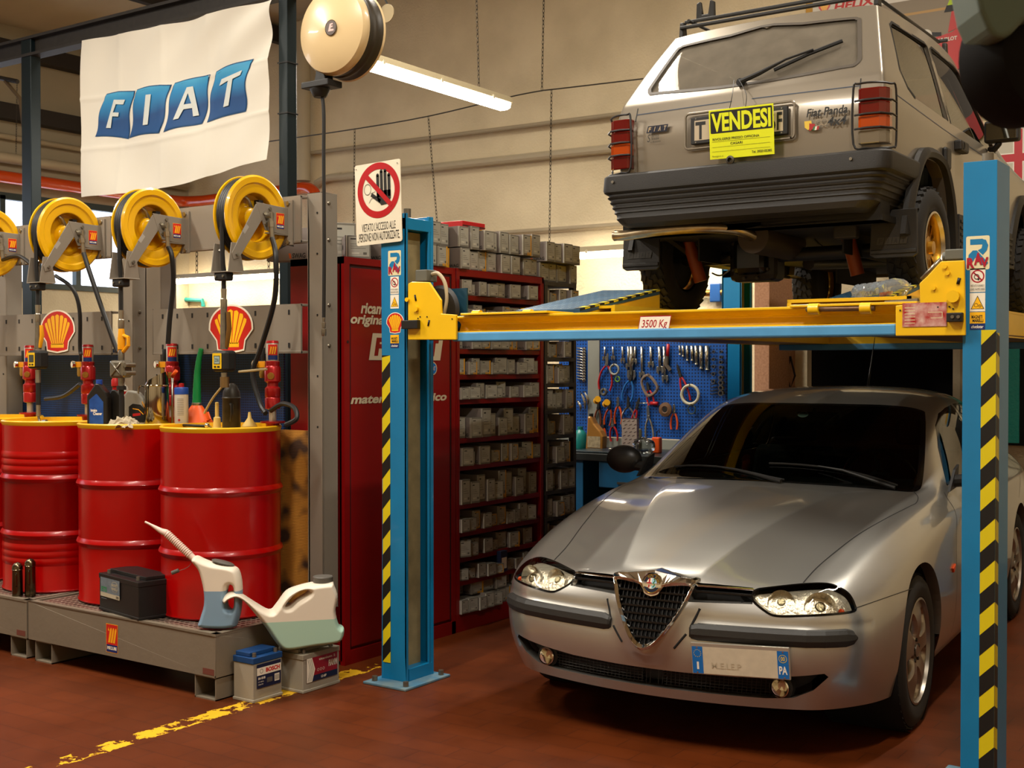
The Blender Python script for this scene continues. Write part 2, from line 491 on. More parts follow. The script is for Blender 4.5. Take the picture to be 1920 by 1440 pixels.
 # raised V around the shield on the bumper, and the shelf under the lamps
 for v in bm.verts:
  x, y, z = v.co
  if x > .55 and z < .70:
   # distance outside the V line (half): from (y=.165,z=.66) to (0,.40)
   a = (.165, .665); b = (0., .385); dx, dy = b[0] - a[0], b[1] - a[1]; L = math.hypot(dx, dy)
   d = ((y - a[0]) * dy - (z - a[1]) * dx) / L   # signed
   d = abs(d) if z < .68 else 1
   d = -((y - a[0]) * dy / L - (z - a[1]) * dx / L)
   if z > .33:
    out = max(0., d); fl = math.exp(-(out / .062) ** 2)
    low = max(0, min(1, (z - .33) / .05))
    v.co.x += .034 * fl * low * max(0, min(1, (.66 - z) / .10))
   # shallow shelf under the lamps
   if y > .15: v.co.x -= .006 * math.exp(-((z - .525) / .018) ** 2) * max(0, min(1, (y - .15) / .06))
 bvh = BVHTree.FromBMesh(bm)
 fr = lambda c, n: c.x > .2 and c.y > -.01
 allc = lambda c, n: True
 def px(L, n=6, closed=True): return [(p.x, p.y) for p in smoothpts([(a, b, 0) for a, b in L], closed, n)]
 parts = {}
 # --- wheel arches
 for wx in (0, -2.595):
  P = [(wx + .348 * math.cos(t), .335 + .348 * math.sin(t)) for t in [R(k) for k in range(-5, 186, 6)]] + [(wx - .36, .0), (wx + .36, .0)]
  fs = cut_inside(bm, VY, P, lambda c, n: c.y > .5 and abs(n.y) > .2, .05)
  bmesh.ops.delete(bm, geom=fs, context='FACES')
  lo = loop_near(bm, VY, P[:-2], .004)
  lo = [e for e in lo if e.verts[0].co.y > .6]
  wall_in(bm, lo, (0, -.05, 0))
 # --- headlight (traced on the near lamp)
 HL = px([(1411, 1116), (1418, 1106), (1440, 1102), (1504, 1095), (1550, 1094), (1575, 1102), (1592, 1114), (1602, 1133), (1601, 1146), (1560, 1152), (1500, 1155), (1456, 1155), (1436, 1147), (1413, 1128)], 4)
 fs = cut_inside(bm, V, HL, fr, 20); hl = extract(bm, fs)
 wall_in(bm, loop_near(bm, V, HL, 1.2), (-.05, 0, 0))
 # --- grille slot between shield and lamp
 SL = [(1285, 1091), (1340, 1095), (1412, 1102), (1411, 1133), (1350, 1131), (1270, 1128)]
 fs = cut_inside(bm, V, SL, fr, 20); sl = extract(bm, fs)
 wall_in(bm, loop_near(bm, V, SL, 1.2), (-.07, 0, 0))
 # --- shield opening, in the front projection
 SH = [(0, .682), (.06, .676), (.165, .664), (.160, .62), (.135, .565), (.08, .478), (.03, .425), (0, .413)]
 fs = cut_inside(bm, VX, [(-.01, .682)] + SH + [(-.01, .413)], lambda c, n: c.x > .5, .05); sh = extract(bm, fs)
 # --- lower intake
 LI = px([(1215, 1252), (1300, 1262), (1380, 1265), (1475, 1268), (1568, 1267), (1571, 1274), (1548, 1295), (1520, 1308), (1480, 1313), (1420, 1313), (1330, 1311), (1225, 1299)], 4)
 LI = [(-.02, .316), (.15, .316), (.35, .32), (.50, .332), (.66, .352), (.672, .338), (.62, .285), (.55, .252), (.45, .242), (.25, .240), (-.02, .240)]
 fs = cut_inside(bm, VX, LI, lambda c, n: c.x > .4, .05); li = extract(bm, fs)
 wall_in(bm, loop_near(bm, VX, LI, .002), (-.06, 0, 0))
 # --- windscreen
 WS = px([(1370, 907), (1500, 912), (1640, 919), (1712, 921), (1729, 915), (1738, 895), (1738, 860), (1730, 800), (1724, 768), (1715, 762), (1650, 757), (1560, 753), (1480, 753), (1380, 757)], 3)
 WS2 = [(-.50, -.02), (-.505, .25), (-.55, .47), (-.64, .655), (-.71, .69), (-.82, .685), (-1.05, .645), (-1.33, .585), (-1.385, .55), (-1.345, .40), (-1.30, .2), (-1.285, -.02)]
 WS2 = px(WS2[:], 4, False)
 fs = cut_inside(bm, View('z'), WS2, lambda c, n: c.z > .86 and n.z > .1, .05); ws = extract(bm, fs)
 # --- side windows
 SW = px([(-.93, .915), (-1.10, 1.06), (-1.32, 1.20), (-1.45, 1.262), (-1.62, 1.29), (-1.80, 1.30), (-1.77, .95), (-1.3, .93)], 3)
 SW = [(-.90, .925), (-1.12, 1.09), (-1.30, 1.195), (-1.45, 1.25), (-1.60, 1.275), (-1.78, 1.288), (-1.74, .94)]
 SWb = [(-1.83, 1.29), (-2.1, 1.292), (-2.35, 1.27), (-2.5, 1.22), (-2.62, 1.12), (-2.72, .99), (-2.70, .96), (-1.79, .94)]
 sc = lambda c, n: c.y > .35 and n.y > .25
 fs = cut_inside(bm, VY, SW, sc, .05); sw = extract(bm, fs)
 fs = cut_inside(bm, VY, SWb, sc, .05); swb = extract(bm, fs)
 # --- rear window
 RW = [(-2.80, -.02), (-2.80, .45), (-3.12, .52), (-3.14, -.02)]
 fs = cut_inside(bm, View('z'), RW, lambda c, n: c.z > .9 and n.z > .1, .05); rw = extract(bm, fs)
 body = emit_half(bm, 'body', paint, car)
 # ---------------- panel gaps
 for vw, L, w_ in ((V, [(1506, 1093), (1530, 1066), (1565, 1036), (1610, 1002), (1660, 973), (1705, 950), (1718, 943), (1721, 932), (1712, 921)], .004),
                      (V, [(1602, 1141), (1640, 1128), (1680, 1114), (1712, 1103)], .003),
                      (VY, [(-.80, .90), (-.70, .80), (-.655, .68), (-.66, .45), (-.66, .27)], .004), (VY, [(-1.77, .93), (-1.77, .6), (-1.77, .27)], .004),
                      (VY, [(-2.74, .95), (-2.72, .85), (-2.55, .72)], .004)):
  for s in (1, -1):
   mb = ribbon(bvh, vw, L, w_, blk)
   for v in mb.v: v.y *= s
   mb.build('panel_gap', car, world=False)
 # ---------------- glass with dark border
 def glazed(b, name, view, poly, inset, gm, mirror=True):
  c = b.copy()
  cx = sum(p[0] for p in poly) / len(poly)
  inner = []
  n = len(poly)
  area = sum(poly[i][0] * poly[(i + 1) % n][1] - poly[(i + 1) % n][0] * poly[i][1] for i in range(n))
  sgn = 1 if area > 0 else -1
  for i in range(n):
   a = Vector(poly[(i - 1) % n]); p = Vector(poly[i]); q = Vector(poly[(i + 1) % n])
   t = (q - a)
   if t.length < 1e-9: inner.append(tuple(p)); continue
   t.normalize(); nn = Vector((-t.y, t.x)) * sgn
   r_ = p + nn * inset
   if abs(p.y) < .03 and view.kind == 'z': r_ = Vector((p.x + nn.x * inset, -.02))
   inner.append((r_.x, r_.y))
  fs = cut_inside(c, view, inner, lambda c_, n_: True, .05)
  g = extract(c, fs)
  return g, c
 g, bd = glazed(ws, 'windshield', View('z'), WS2, .028, glass)
 w = emit_half(g, 'windshield', glass, car); o = emit_half(bd, 'seal', gloss, w, offset=.0005)
 for s in (1, -1):
  for q, P in ((sw, SW), (swb, SWb)):
   q2 = q.copy(); g, bd = glazed(q2, 'side_window', VY, P, .014, glass)
   w = emit_side(g, 'side_window', glass, car, s)
   emit_side(bd, 'seal', chrome if 0 else gloss, w, s, offset=.001)
 emit_half(rw, 'rear_window', glass, car)
 return car, M, V, bvh, dict(hl=hl, sl=sl, sh=sh, li=li, HL=HL)
def thin_glass(name, tint, rough=.0, spec_tint='ffffff', ior=1.5):
 if name in MATS: return MATS[name]
 m = bpy.data.materials.new(name); m.use_nodes = True; nt = m.node_tree; nt.nodes.clear()
 o = nt.nodes.new('ShaderNodeOutputMaterial'); mx = nt.nodes.new('ShaderNodeMixShader'); t = nt.nodes.new('ShaderNodeBsdfTransparent')
 g = nt.nodes.new('ShaderNodeBsdfGlossy'); fr = nt.nodes.new('ShaderNodeFresnel')
 t.inputs[0].default_value = (*hx(tint), 1); g.inputs[0].default_value = (*hx(spec_tint), 1); g.inputs['Roughness'].default_value = rough; fr.inputs[0].default_value = ior
 nt.links.new(fr.outputs[0], mx.inputs[0]); nt.links.new(t.outputs[0], mx.inputs[1]); nt.links.new(g.outputs[0], mx.inputs[2]); nt.links.new(mx.outputs[0], o.inputs[0])
 MATS[name] = m; return m
def dusty_reflection_glass():  # grey diffuse film: dust plus the pale wall reflection, both put into the colour
 m = thin_glass('hatch_glass_base', '9aa096'); m = m.copy(); m.name = 'dusty_reflection_glass'; nt = m.node_tree; o = [n for n in nt.nodes if n.type == 'OUTPUT_MATERIAL'][0]; src = o.inputs[0].links[0].from_socket
 mx = nt.nodes.new('ShaderNodeMixShader'); df = nt.nodes.new('ShaderNodeBsdfDiffuse'); df.inputs[0].default_value = (*hx('857c6e'), 1); n = nt.nodes.new('ShaderNodeTexNoise'); n.inputs['Scale'].default_value = 9; n.inputs['Detail'].default_value = 5; mr = nt.nodes.new('ShaderNodeMapRange'); mr.inputs['From Min'].default_value = .35; mr.inputs['From Max'].default_value = .7; mr.inputs['To Min'].default_value = .40; mr.inputs['To Max'].default_value = .50
 tc = nt.nodes.new('ShaderNodeTexCoord'); nt.links.new(tc.outputs['Object'], n.inputs['Vector']); nt.links.new(n.outputs['Fac'], mr.inputs[0]); nt.links.new(mr.outputs[0], mx.inputs[0]); nt.links.new(src, mx.inputs[1]); nt.links.new(df.outputs[0], mx.inputs[2]); nt.links.new(mx.outputs[0], o.inputs[0]); return m
def alfa_badge(d, cx, cy, r):
 """round badge: blue ring, red cross on white, green serpent on pale blue"""
 navy = mat('badge_navy', '10182e', rough=.3); gold = mat('badge_gold', 'b8953f', rough=.25, metal=.8)
 wh = mat('badge_white', 'd8d2c4', rough=.4); red = mat('badge_red', 'a01818', rough=.4); gr = mat('badge_green', '1e6b3c', rough=.4); pb = mat('badge_blue', '8fb6c8', rough=.4)
 d.disc(cx, cy, r, gold); d.disc(cx, cy, r * .95, navy); d.disc(cx, cy, r * .62, gold)
 arc = [(cx + r * .58 * math.cos(t), cy + r * .58 * math.sin(t)) for t in [R(90 + k * 15) for k in range(13)]]
 d.poly(arc, wh); arc = [(cx - r * .58 * math.cos(t), cy + r * .58 * math.sin(t)) for t in [R(90 + k * 15) for k in range(13)]]
 d.poly(arc[::-1], pb)
 d.rect(cx - .36 * r, cy - .46 * r, cx - .20 * r, cy + .50 * r, red); d.rect(cx - .56 * r, cy - .07 * r, cx - .01 * r, cy + .09 * r, red)
 sn = [(cx + r * (.27 + .10 * math.sin(k * 1.15)), cy + r * (.42 - .085 * k)) for k in range(11)]
 d.line(sn, r * .10, gr); d.disc(cx + .27 * r, cy + .45 * r, r * .08, gr)
 return d
def arc_text(d, txt, cx, cy, r, a0, step, h, m, flip=False, bold=.02):
 for i, ch in enumerate(txt):
  if ch == ' ': continue
  a = R(a0 - step * i) if not flip else R(a0 + step * i)
  px_, py_ = cx + r * math.cos(a), cy + r * math.sin(a); t = a - PI / 2 if not flip else a + PI / 2
  c, s = math.cos(t), math.sin(t)
  d.text(ch, -h * .35, h * .35, -h / 2, h / 2, m, bold=bold, rotf=lambda x, y, c=c, s=s, px_=px_, py_=py_: (px_ + x * c - y * s, py_ + x * s + y * c)); d.k -= 1
 d.k += 1
def wheel(parent, cx, side, cz, tr, tw, rr, style, yc):
 """complete wheel; side = +1/-1; style 'holes' or 'spokes'"""
 rub = mat('tyre_rubber', '17130f', rough=.8, noise=.3, nscale=30)
 y1 = yc * side; ax = (0, side, 0); c = Vector((cx, y1, cz))
 mb = MB(); h = tw / 2
 prof = [(rr, -h * .85), (rr + .012, -h * .98), ((rr + tr) / 2, -h * 1.06), (tr - .022, -h), (tr - .006, -h * .86), (tr, -h * .6), (tr, h * .6), (tr - .006, h * .86), (tr - .022, h), ((rr + tr) / 2, h * 1.06), (rr + .012, h * .98), (rr, h * .85)]
 mb.lathe(prof, c, rub, ax, 64)
 ty = mb.build('tyre', parent, world=False); wheelobj = ty
 tb = MB()
 n = 44 if style == 'holes' else 34
 for k in range(n):
  a = 2 * PI * k / n
  for q, off in ((-.66, 0), (-.22, .5), (.22, 0), (.66, .5)):
   aa = a + off * 2 * PI / n
   p = c + Vector((math.cos(aa), 0, math.sin(aa))) * (tr + .001) + Vector((0, q * h, 0))
   tb.box(p, (tr * 2 * PI / n * .72, h * .34, .012 if style == 'spokes' else .005), rub, Matrix.Rotation(-aa + PI / 2, 3, 'Y') @ Matrix.Rotation(.3 * (1 if q > 0 else -1), 3, 'Z'))
 t2 = tb.build('tread', parent, world=False); t2.parent = ty
 if style == 'holes':
  al = mat('alloy', '9a9084', rough=.32, metal=.9)
  bm = bmesh.new(); n = 90; rads = [.0001, .02, .035, .05, .07, .09, .11, .13, .15, .17, .19, .2]
  prof = {0: .018, 1: .018, 2: .02, 3: .024, 4: .03, 5: .034, 6: .036, 7: .034, 8: .03, 9: .024, 10: .02, 11: .02}
  rings = []
  for i, r_ in enumerate(rads): rings.append([bm.verts.new((r_ * math.cos(2 * PI * k / n), prof[i] , r_ * math.sin(2 * PI * k / n))) for k in range(n)])
  for i in range(len(rads) - 1):
   for k in range(n): bm.faces.new((rings[i][k], rings[i + 1][k], rings[i + 1][(k + 1) % n], rings[i][(k + 1) % n]))
  for k in range(5):
   a = R(90 + 36 + 72 * k) ; ca, sa = math.cos(a), math.sin(a); P = []
   for t in range(20):
    tt = 2 * PI * t / 20; rad = .122 + .062 * math.cos(tt); tg = (.042 + .014 * math.cos(tt)) * math.sin(tt)
    P.append((rad * ca - tg * sa, rad * sa + tg * ca))
   VYl = View('y'); fs = cut_inside(bm, VYl, P, lambda c_, n_: True, .05)
   bmesh.ops.delete(bm, geom=fs, context='FACES')
   lo = loop_near(bm, VYl, P, .0015)
   r_ = bmesh.ops.extrude_edge_only(bm, edges=lo)
   for v in r_['geom']:
    if isinstance(v, bmesh.types.BMVert): v.co.y -= .035
  for f in bm.faces: f.smooth = True
  for v in bm.verts:
   v.co = Vector((v.co.x * rr / .2 + cx, (v.co.y + yc + h * .66) * side, v.co.z * rr / .2 + cz))
  if side < 0: bmesh.ops.reverse_faces(bm, faces=bm.faces)
  me = bpy.data.meshes.new('rim'); bm.to_mesh(me); me.materials.append(al); o = bpy.data.objects.new('rim', me); COL.objects.link(o); o.parent = ty; OM[o.name] = Wm(parent)
  mb = MB(); mb.lathe([(rr * .96, -h * .8), (rr * .96, h * .6), (rr * 1.0, h * .82), (rr * 1.03, h * .98), (rr * .99, h * 1.0), (rr * .95, h * .7)], c, al, ax, 64)
  mb.lathe([(.0001, .0), (rr * .9, 0)], c - Vector((0, side * .02, 0)), mat('brake_dark', '1a1714', rough=.6, metal=.5), ax, 40)
  mb.build('rim_barrel', parent, world=False).parent = ty
  mb = MB(); q = c + Vector((0, side * (h * .66 + .018), 0)); mb.cyl(q, q + Vector((0, side * .01, 0)), .026, al)
  for k in range(5):
   a = R(18 + 72 * k); p = q + Vector((math.cos(a), 0, math.sin(a))) * .045 - Vector((0, side * .002, 0)); mb.cyl(p, p + Vector((0, side * .012, 0)), .008, mat('bolt_dark', '3a342c', rough=.4, metal=.8), n=8)
  mb.build('hub_cap', parent, world=False).parent = ty
 else:
  gold = mat('gold_alloy', 'b98a2c', rough=.3, metal=.75); lip = mat('rim_lip', 'b8ad9a', rough=.25, metal=.9)
  mb = MB(); mb.lathe([(rr * .93, -h * .8), (rr * .93, h * .55), (rr * .97, h * .8)], c, gold, ax, 64)
  mb.lathe([(rr * .97, h * .8), (rr * 1.04, h * 1.02), (rr * .985, h * 1.05), (rr * .95, h * .8)], c, lip, ax, 64)
  mb.build('rim_barrel', parent, world=False).parent = ty
  mb = MB()
  for k in range(16):
   a = 2 * PI * k / 16; d = Vector((math.cos(a), 0, math.sin(a))); t = Vector((-math.sin(a), 0, math.cos(a)))
   b0 = c + Vector((0, side * h * .55, 0)); p0 = b0 + d * .045; p1 = b0 + d * rr * .94 - Vector((0, side * .012, 0)); w0, w1, dp = t * .010, t * .006, Vector((0, -side * .02, 0))
   mb.add([p0 + w0, p0 - w0, p1 - w1, p1 + w1, p0 + w0 + dp, p0 - w0 + dp, p1 - w1 + dp, p1 + w1 + dp], [(0, 1, 2, 3), (4, 7, 6, 5), (0, 3, 7, 4), (1, 5, 6, 2)], gold)
  q = c + Vector((0, side * h * .3, 0)); mb.lathe([(.06, 0), (.06, h * .3), (.035, h * .36), (.033, h * .62), (.0001, h * .64)], q, gold, ax, 24)
  mb.lathe([(.0001, 0), (rr * .9, 0)], c - Vector((0, side * .03, 0)), mat('brake_dark', '1a1714', rough=.6, metal=.5), ax, 40)
  mb.build('rim', parent, world=False).parent = ty
 return ty
def finish_saloon(car, M, V, bvh, cp):
 blk = mat('black_plastic', '151413'); chrome = mat('chrome', 'd8d4cc'); dark = mat('dark_recess', '060606', rough=.8); trimm = mat('bumper_strip', '242321', rough=.5, bump=.1, bscale=300)
 gls = thin_glass('lamp_glass', 'f2efe6', ior=1.35)
 VX = View('x')
 def ray_x(y, z, lift=0.):
  h = bvh.ray_cast(Vector((3, y, z)), Vector((-1, 0, 0))); return (h[0].x if h[0] else .8) + lift
 xs = lambda z: .778 + (.68 - z) * .44
 # shield ring
 O = [(0, .692), (.055, .684), (.115, .676), (.176, .668), (.172, .632), (.148, .57), (.108, .50), (.062, .435), (.028, .407), (0, .398)]
 I = [(0, .594), (.030, .604), (.046, .632), (.150, .645), (.148, .625), (.124, .562), (.086, .495), (.046, .445), (.018, .425), (0, .420)]
 O = [(p.x, p.y) for p in smoothpts([(a, b, 0) for a, b in O], False, 3)]; I = [(p.x, p.y) for p in smoothpts([(a, b, 0) for a, b in I], False, 3)]
 loopO = O + [(-a, b) for a, b in O[::-1][1:-1]]; loopI = I + [(-a, b) for a, b in I[::-1][1:-1]]
 n = len(loopO); vs = []
 for k in range(n):
  o, i = loopO[k], loopI[k]; m = ((o[0] * .5 + i[0] * .5), (o[1] * .5 + i[1] * .5))
  vs += [Vector((xs(o[1]) - .07, o[0], o[1])), Vector((xs(o[1]) + .004, o[0] * .99, o[1])), Vector((xs(m[1]) + .018, m[0], m[1])), Vector((xs(i[1]) + .006, i[0], i[1])), Vector((xs(i[1]) - .03, i[0], i[1]))]
 fs = [(5 * k + q, 5 * k + q + 1, 5 * ((k + 1) % n) + q + 1, 5 * ((k + 1) % n) + q) for k in range(n) for q in range(4)]
 mb = MB(); mb.add(vs, fs, chrome, False); ring = mb.build('shield_grille', car, world=False, bevel=.002)
 ring['label'] = 'chrome shield surround with black mesh'
 mb = MB(); bar = mat('grille_black', '0d0c0b', rough=.35)
 for k in range(-8, 9):
  y = k * .018; zz = [p[1] for p in loopI]
  zs = [z_ / 400 for z_ in range(160, 270) if pin((y, z_ / 400), loopI)]
  if len(zs) < 2: continue
  a, b = min(zs), max(zs); p0 = Vector((xs(a) - .012, y, a)); p1 = Vector((xs(b) - .012, y, b)); w = Vector((0, .002, 0)); d = Vector((-.012, 0, 0))
  mb.add([p0 - w, p0 + w, p1 + w, p1 - w, p0 - w + d, p0 + w + d, p1 + w + d, p1 - w + d], [(0, 1, 2, 3), (4, 7, 6, 5), (0, 3, 7, 4), (1, 5, 6, 2)], bar)
 for z in [.445 + k * .0275 for k in range(7)]:
  ys = [y_ / 400 for y_ in range(-80, 81) if pin((y_ / 400, z), loopI)]
  if len(ys) < 2: continue
  mb.bx((xs(z) - .018, min(ys), z - .0035), (xs(z) - .006, max(ys), z + .0035), bar)
 mb.build('grille_mesh', car, world=False).parent = ring
 mb = MB(); mb.add([(xs(b) - .05, a, b) for a, b in loopO], [tuple(range(n))], dark); mb.build('grille_backing', car, world=False).parent = ring
 # badge
 cz = .642; cxb = xs(cz) + .008; nrm = Vector((.94, 0, .33)).normalized(); up = Vector((-.33, 0, .94)).normalized()
 mb = MB(); c0 = Vector((cxb, 0, cz)); mb.lathe([(.044, -.02), (.044, .006), (.039, .010), (.037, .006)], c0, chrome, nrm, 40); bd = mb.build('badge', car, world=False)
 d = Decal(c0 + nrm * .006, (0, 1, 0), up); alfa_badge(d, 0, 0, .037)
 arc_text(d, 'ALFA', 0, 0, .029, 125, 13, .010, mat('badge_gold', 'b8953f')); arc_text(d, 'ROMEO', 0, 0, .029, 55, 14, .010, mat('badge_gold', 'b8953f'))
 o = d.build('emblem', car, world=False); o.parent = bd
 # slots either side with a chrome blade
 b = cp['sl']
 for s in (1, -1):
  o = emit_side(b, 'grille_slot', dark, car, s, offset=-.05)
  mb = MB(); zc = .635
  pts = [Vector((ray_x(y, .63) - .012, y * s, .6445 - .02 * (y - .17))) for y in (.165, .22, .28, .34, .385)]
  mb.tube(pts, .0045, chrome, 8); mb.build('chrome_blade', car, world=False).parent = o
  mb = MB(); pts = [Vector((ray_x(y, .60) - .03, y * s, .622 - .02 * (y - .17))) for y in (.165, .22, .28, .34, .385)]
  mb.tube(pts, .006, mat('grille_black', ''), 6); mb.build('black_blade', car, world=False).parent = o
 # vents beside the shield
 mb = MB()
 for a, b_ in (((.163, .575), (.135, .505)), ((.12, .478), (.075, .42))):
  for s in (1, -1):
   P = [Vector((ray_x(a[0] + (b_[0] - a[0]) * t, a[1] + (b_[1] - a[1]) * t, .0), s * (a[0] + .035 * 1 + (b_[0] - a[0]) * t), a[1] - .012 + (b_[1] - a[1]) * t)) for t in (0, .5, 1)]
   P = [Vector((ray_x(abs(p.y), p.z, -.002), p.y, p.z)) for p in P]
   v = MB(); v.tube(P, .0055, dark, 8); v.build('air_vent', car, world=False)
 # headlights
 hb = cp['hl']
 refl = mat('reflector', 'e6e1d6', rough=.28, metal=.75, bump=.5, bscale=70)
 for s in (1, -1):
  cover = emit_side(hb, 'headlight', gls, car, s, offset=.001)
  emit_side(hb, 'housing', refl, car, s, offset=-.028).parent = cover
  for (yy, zz, r_, back) in ((.475, .592, .052, 0), (.615, .583, .06, 0)):
   xx = ray_x(yy, zz) - .045; dr = Vector((.93, .3 * s, .05)).normalized(); c = Vector((xx - .03, s * yy, zz))
   mb = MB(); mb.lathe([(.008, 0), (r_ * .5, .008), (r_ * .8, .022), (r_, .045)], c, mat('bowl_chrome', 'dedad0', rough=.06, metal=1.), dr, 32)
   mb.sphere(c + dr * .028, r_ * .36, thin_glass('bulb_glass', 'e0ddd0'), 16)
   mb.build('lamp_bowl', car, world=False).parent = cover
  mb = MB(); xx = ray_x(.70, .575) - .02; mb.sphere((xx, s * .70, .572), .013, mat('indicator_orange', 'd8480e', rough=.3), 12, (.6, 1, 1)); mb.build('indicator_bulb', car, world=False).parent = cover
  mb = ribbon(bvh, V, cp['HL'], .009, mat('gloss_black', ''), lift=.001, n=1, closed=True)
  if s < 0:
   for v in mb.v: v.y *= -1
  mb.build('lamp_seal', car, world=False).parent = cover
 # bumper strips
 for s in (1, -1):
  rows = []; ysl = [.165, .175, .20, .30, .40, .50, .60, .66, .70, .725, .745, .752]
  pts = []
  for y in ysl: pts.append((ray_x(y, .485), y))
  pts += []
  N = len(pts); sec = [(-.004, -.036), (.012, -.028), (.020, -.006), (.017, .018), (.006, .034), (-.006, .036)]
  vs = []
  for k, (x, y) in enumerate(pts):
   a = pts[max(k - 1, 0)]; b_ = pts[min(k + 1, N - 1)]; t = Vector((b_[0] - a[0], b_[1] - a[1])).normalized(); nn = Vector((t.y, -t.x))
   if nn.x < 0 and nn.y < 0: nn = -nn
   tp = .25 if k in (0, N - 1) else (.8 if k in (1, N - 2) else 1)
   zc = .474 + .010 * (k / N)
   for dx, dz in sec: vs.append(Vector((x + nn.x * dx * (tp ** .5) , (y + nn.y * dx) * s, zc + dz * (tp if k else .5))))
  m_ = len(sec); fs = [(k * m_ + q, k * m_ + (q + 1) % m_, (k + 1) * m_ + (q + 1) % m_, (k + 1) * m_ + q) for k in range(N - 1) for q in range(m_)]
  fs += [tuple(range(m_)), tuple(range((N - 1) * m_, N * m_))]
  mb = MB(); mb.add(vs, fs, trimm, False); mb.build('bumper_strip', car, world=False, bevel=.003)
 # lower intake mesh and fog lamps
 it = emit_half(cp['li'].copy(), 'lower_intake', mat('intake_mesh', '0b0a09', rough=.6), car, offset=-.055)
 mb = MB(); im = mat('intake_bar', '161412', rough=.45)
 for k in range(7):
  z = .248 + k * .0125
  P = [Vector((ray_x(abs(y), .33) - .035 - (.33 - z) * .25, y, z)) for y in [q / 10 * .46 for q in range(-10, 11)]]; mb.tube(P, .0022, im, 5)
 for k in range(-26, 27):
  y = k * .0175; P = [Vector((ray_x(abs(y), .33) - .035 - (.33 - z) * .25, y + (z - .24) * .15, z)) for z in (.244, .322)]; mb.tube(P, .002, im, 5)
 mb.build('intake_grid', car, world=False).parent = it
 for s in (1, -1):
  c = Vector((ray_x(.50, .34) - .028, s * .502, .287)); mb = MB(); dr = Vector((1, 0, 0))
  mb.lathe([(.034, -.02), (.0365, .01), (.033, .014)], c, chrome, dr, 32); o = mb.build('fog_lamp', car, world=False)
  mb = MB(); mb.lathe([(.0001, -.02), (.015, -.018), (.033, .005)], c, mat('bowl_chrome', ''), dr, 32); mb.build('fog_reflector', car, world=False).parent = o
  mb = MB(); mb.lathe([(.0001, .022), (.02, .018), (.034, .010)], c, gls, dr, 32); mb.build('fog_lens', car, world=False).parent = o
  mb = MB(); mb.lathe([(.036, -.03), (.036, .0), (.046, -.004), (.05, -.03)], c - Vector((.004, 0, 0)), blk, dr, 32); mb.build('fog_bezel', car, world=False).parent = o
 # number plate, offset to the car's left
 A = Vector((.842, .183, .43)); B = Vector((.815, .553, .447)); u = (B - A); W = u.length; u.normalize(); v = Vector((.06, 0, 1)); v = (v - u * v.dot(u)).normalized(); nn = u.cross(v)
 mb = MB(); o0 = A - v * .108
 mb.prism([(-.004, -.004), (W + .004, -.004), (W + .004, .118), (-.004, .118)], o0 - nn * .008, u, v, nn * .012, mat('plate_frame', 'b9b4a8', rough=.3, metal=.6)); pl = mb.build('number_plate', car, world=False, bevel=.002)
 mb = MB(); mb.bx((A.x - .10, A.y + .05, A.z - .09), (B.x - .022, B.y - .05, A.z - .02), blk); mb.build('plate_bracket', car, world=False).parent = pl
 d = Decal(o0 + nn * .004, u, v); wht = mat('plate_white', 'c9bda6', rough=.5, noise=.12, nscale=30); blu = mat('plate_blue', '1565b0', rough=.4)
 d.rect(0, 0, W, .104, wht); d.rect(0, 0, .042, .104, blu, layer=1); d.rect(W - .042, 0, W, .104, blu, layer=1)
 wm = mat('lettering_white', 'e8e2d6', rough=.5); ye = mat('lettering_yellow', 'd9b73a', rough=.5)
 for k in range(12):
  a = 2 * PI * k / 12; d.disc(.021 + .014 * math.cos(a), .078 + .014 * math.sin(a), .0017, ye, n=6, layer=2)
 d.k = 2; d.text('I', .017, .025, .016, .045, wm, bold=.05); d.k = 2
 d.ring(W - .021, .075, .0135, .0155, ye); d.k = 2; d.text('00', W - .029, W - .013, .067, .083, ye, bold=.02); d.k = 2; d.text('PA', W - .037, W - .006, .016, .047, wm, bold=.03)
 gh = mat('plate_ghost', 'b3a68e', rough=.6)
 d.k = 2; d.text('M.E.LE.P', .075, .19, .022, .045, gh, bold=.01)
 for px_, py_ in ((.02, .1), (W - .02, .1), (.018, .004), (W - .018, .004)): d.disc(px_, py_, .003, mat('chrome', ''), n=10, layer=3)
 d.build('plate_face', car, world=False).parent = pl
 # wheels
 for wx in (0, -2.595):
  for s in (1, -1): wheel(car, wx, s, .316, .316, .205, .214, 'holes', .745)
  for s in (1, -1):
   mb = MB(); mb.lathe([(.352, -.02), (.352, -.34), (.0001, -.34)], (wx, s * .86, .335), dark, (0, s, 0), 40)
   mb.build('wheel_well', car, world=False)
 # inner bay wall so nothing shows through the openings
 mb = MB(); mb.bx((.60, -.58, .23), (.61, .58, .60), dark); mb.bx((-3.3, -.78, .24), (.35, .78, .25), dark)
 mb.bx((.3, -.66, .235), (.61, .66, .245), dark); mb.build('underbody', car, world=False)
 # mirrors
 for s in (1, -1):
  mb = MB(); c = Vector((-.93, s * .945, .985)); P = []
  mb.sphere(c, .1, mat('mirror_black', '1c1b1a', rough=.4), 20, (.62, 1.05, .78)); mr = mb.build('wing_mirror', car, world=False)
  mb = MB(); mb.prism([(-.80, .905), (-.98, .915), (-1.02, 1.02), (-.93, 1.0)], (0, s * .80, 0), (1, 0, 0), (0, 0, 1), (0, s * .012, 0), blk)
  mb.tube([(-.93, s * .80, .945), (-.93, s * .88, .955)], .03, blk); mb.build('mirror_arm', car, world=False).parent = mr
  mb = MB(); mb.sphere((-.965, s * .945, .985), .09, mat('mirror_face', 'b0b8b8', rough=.03, metal=1.), 16, (.3, .95, .7)); mb.build('mirror_glass', car, world=False).parent = mr
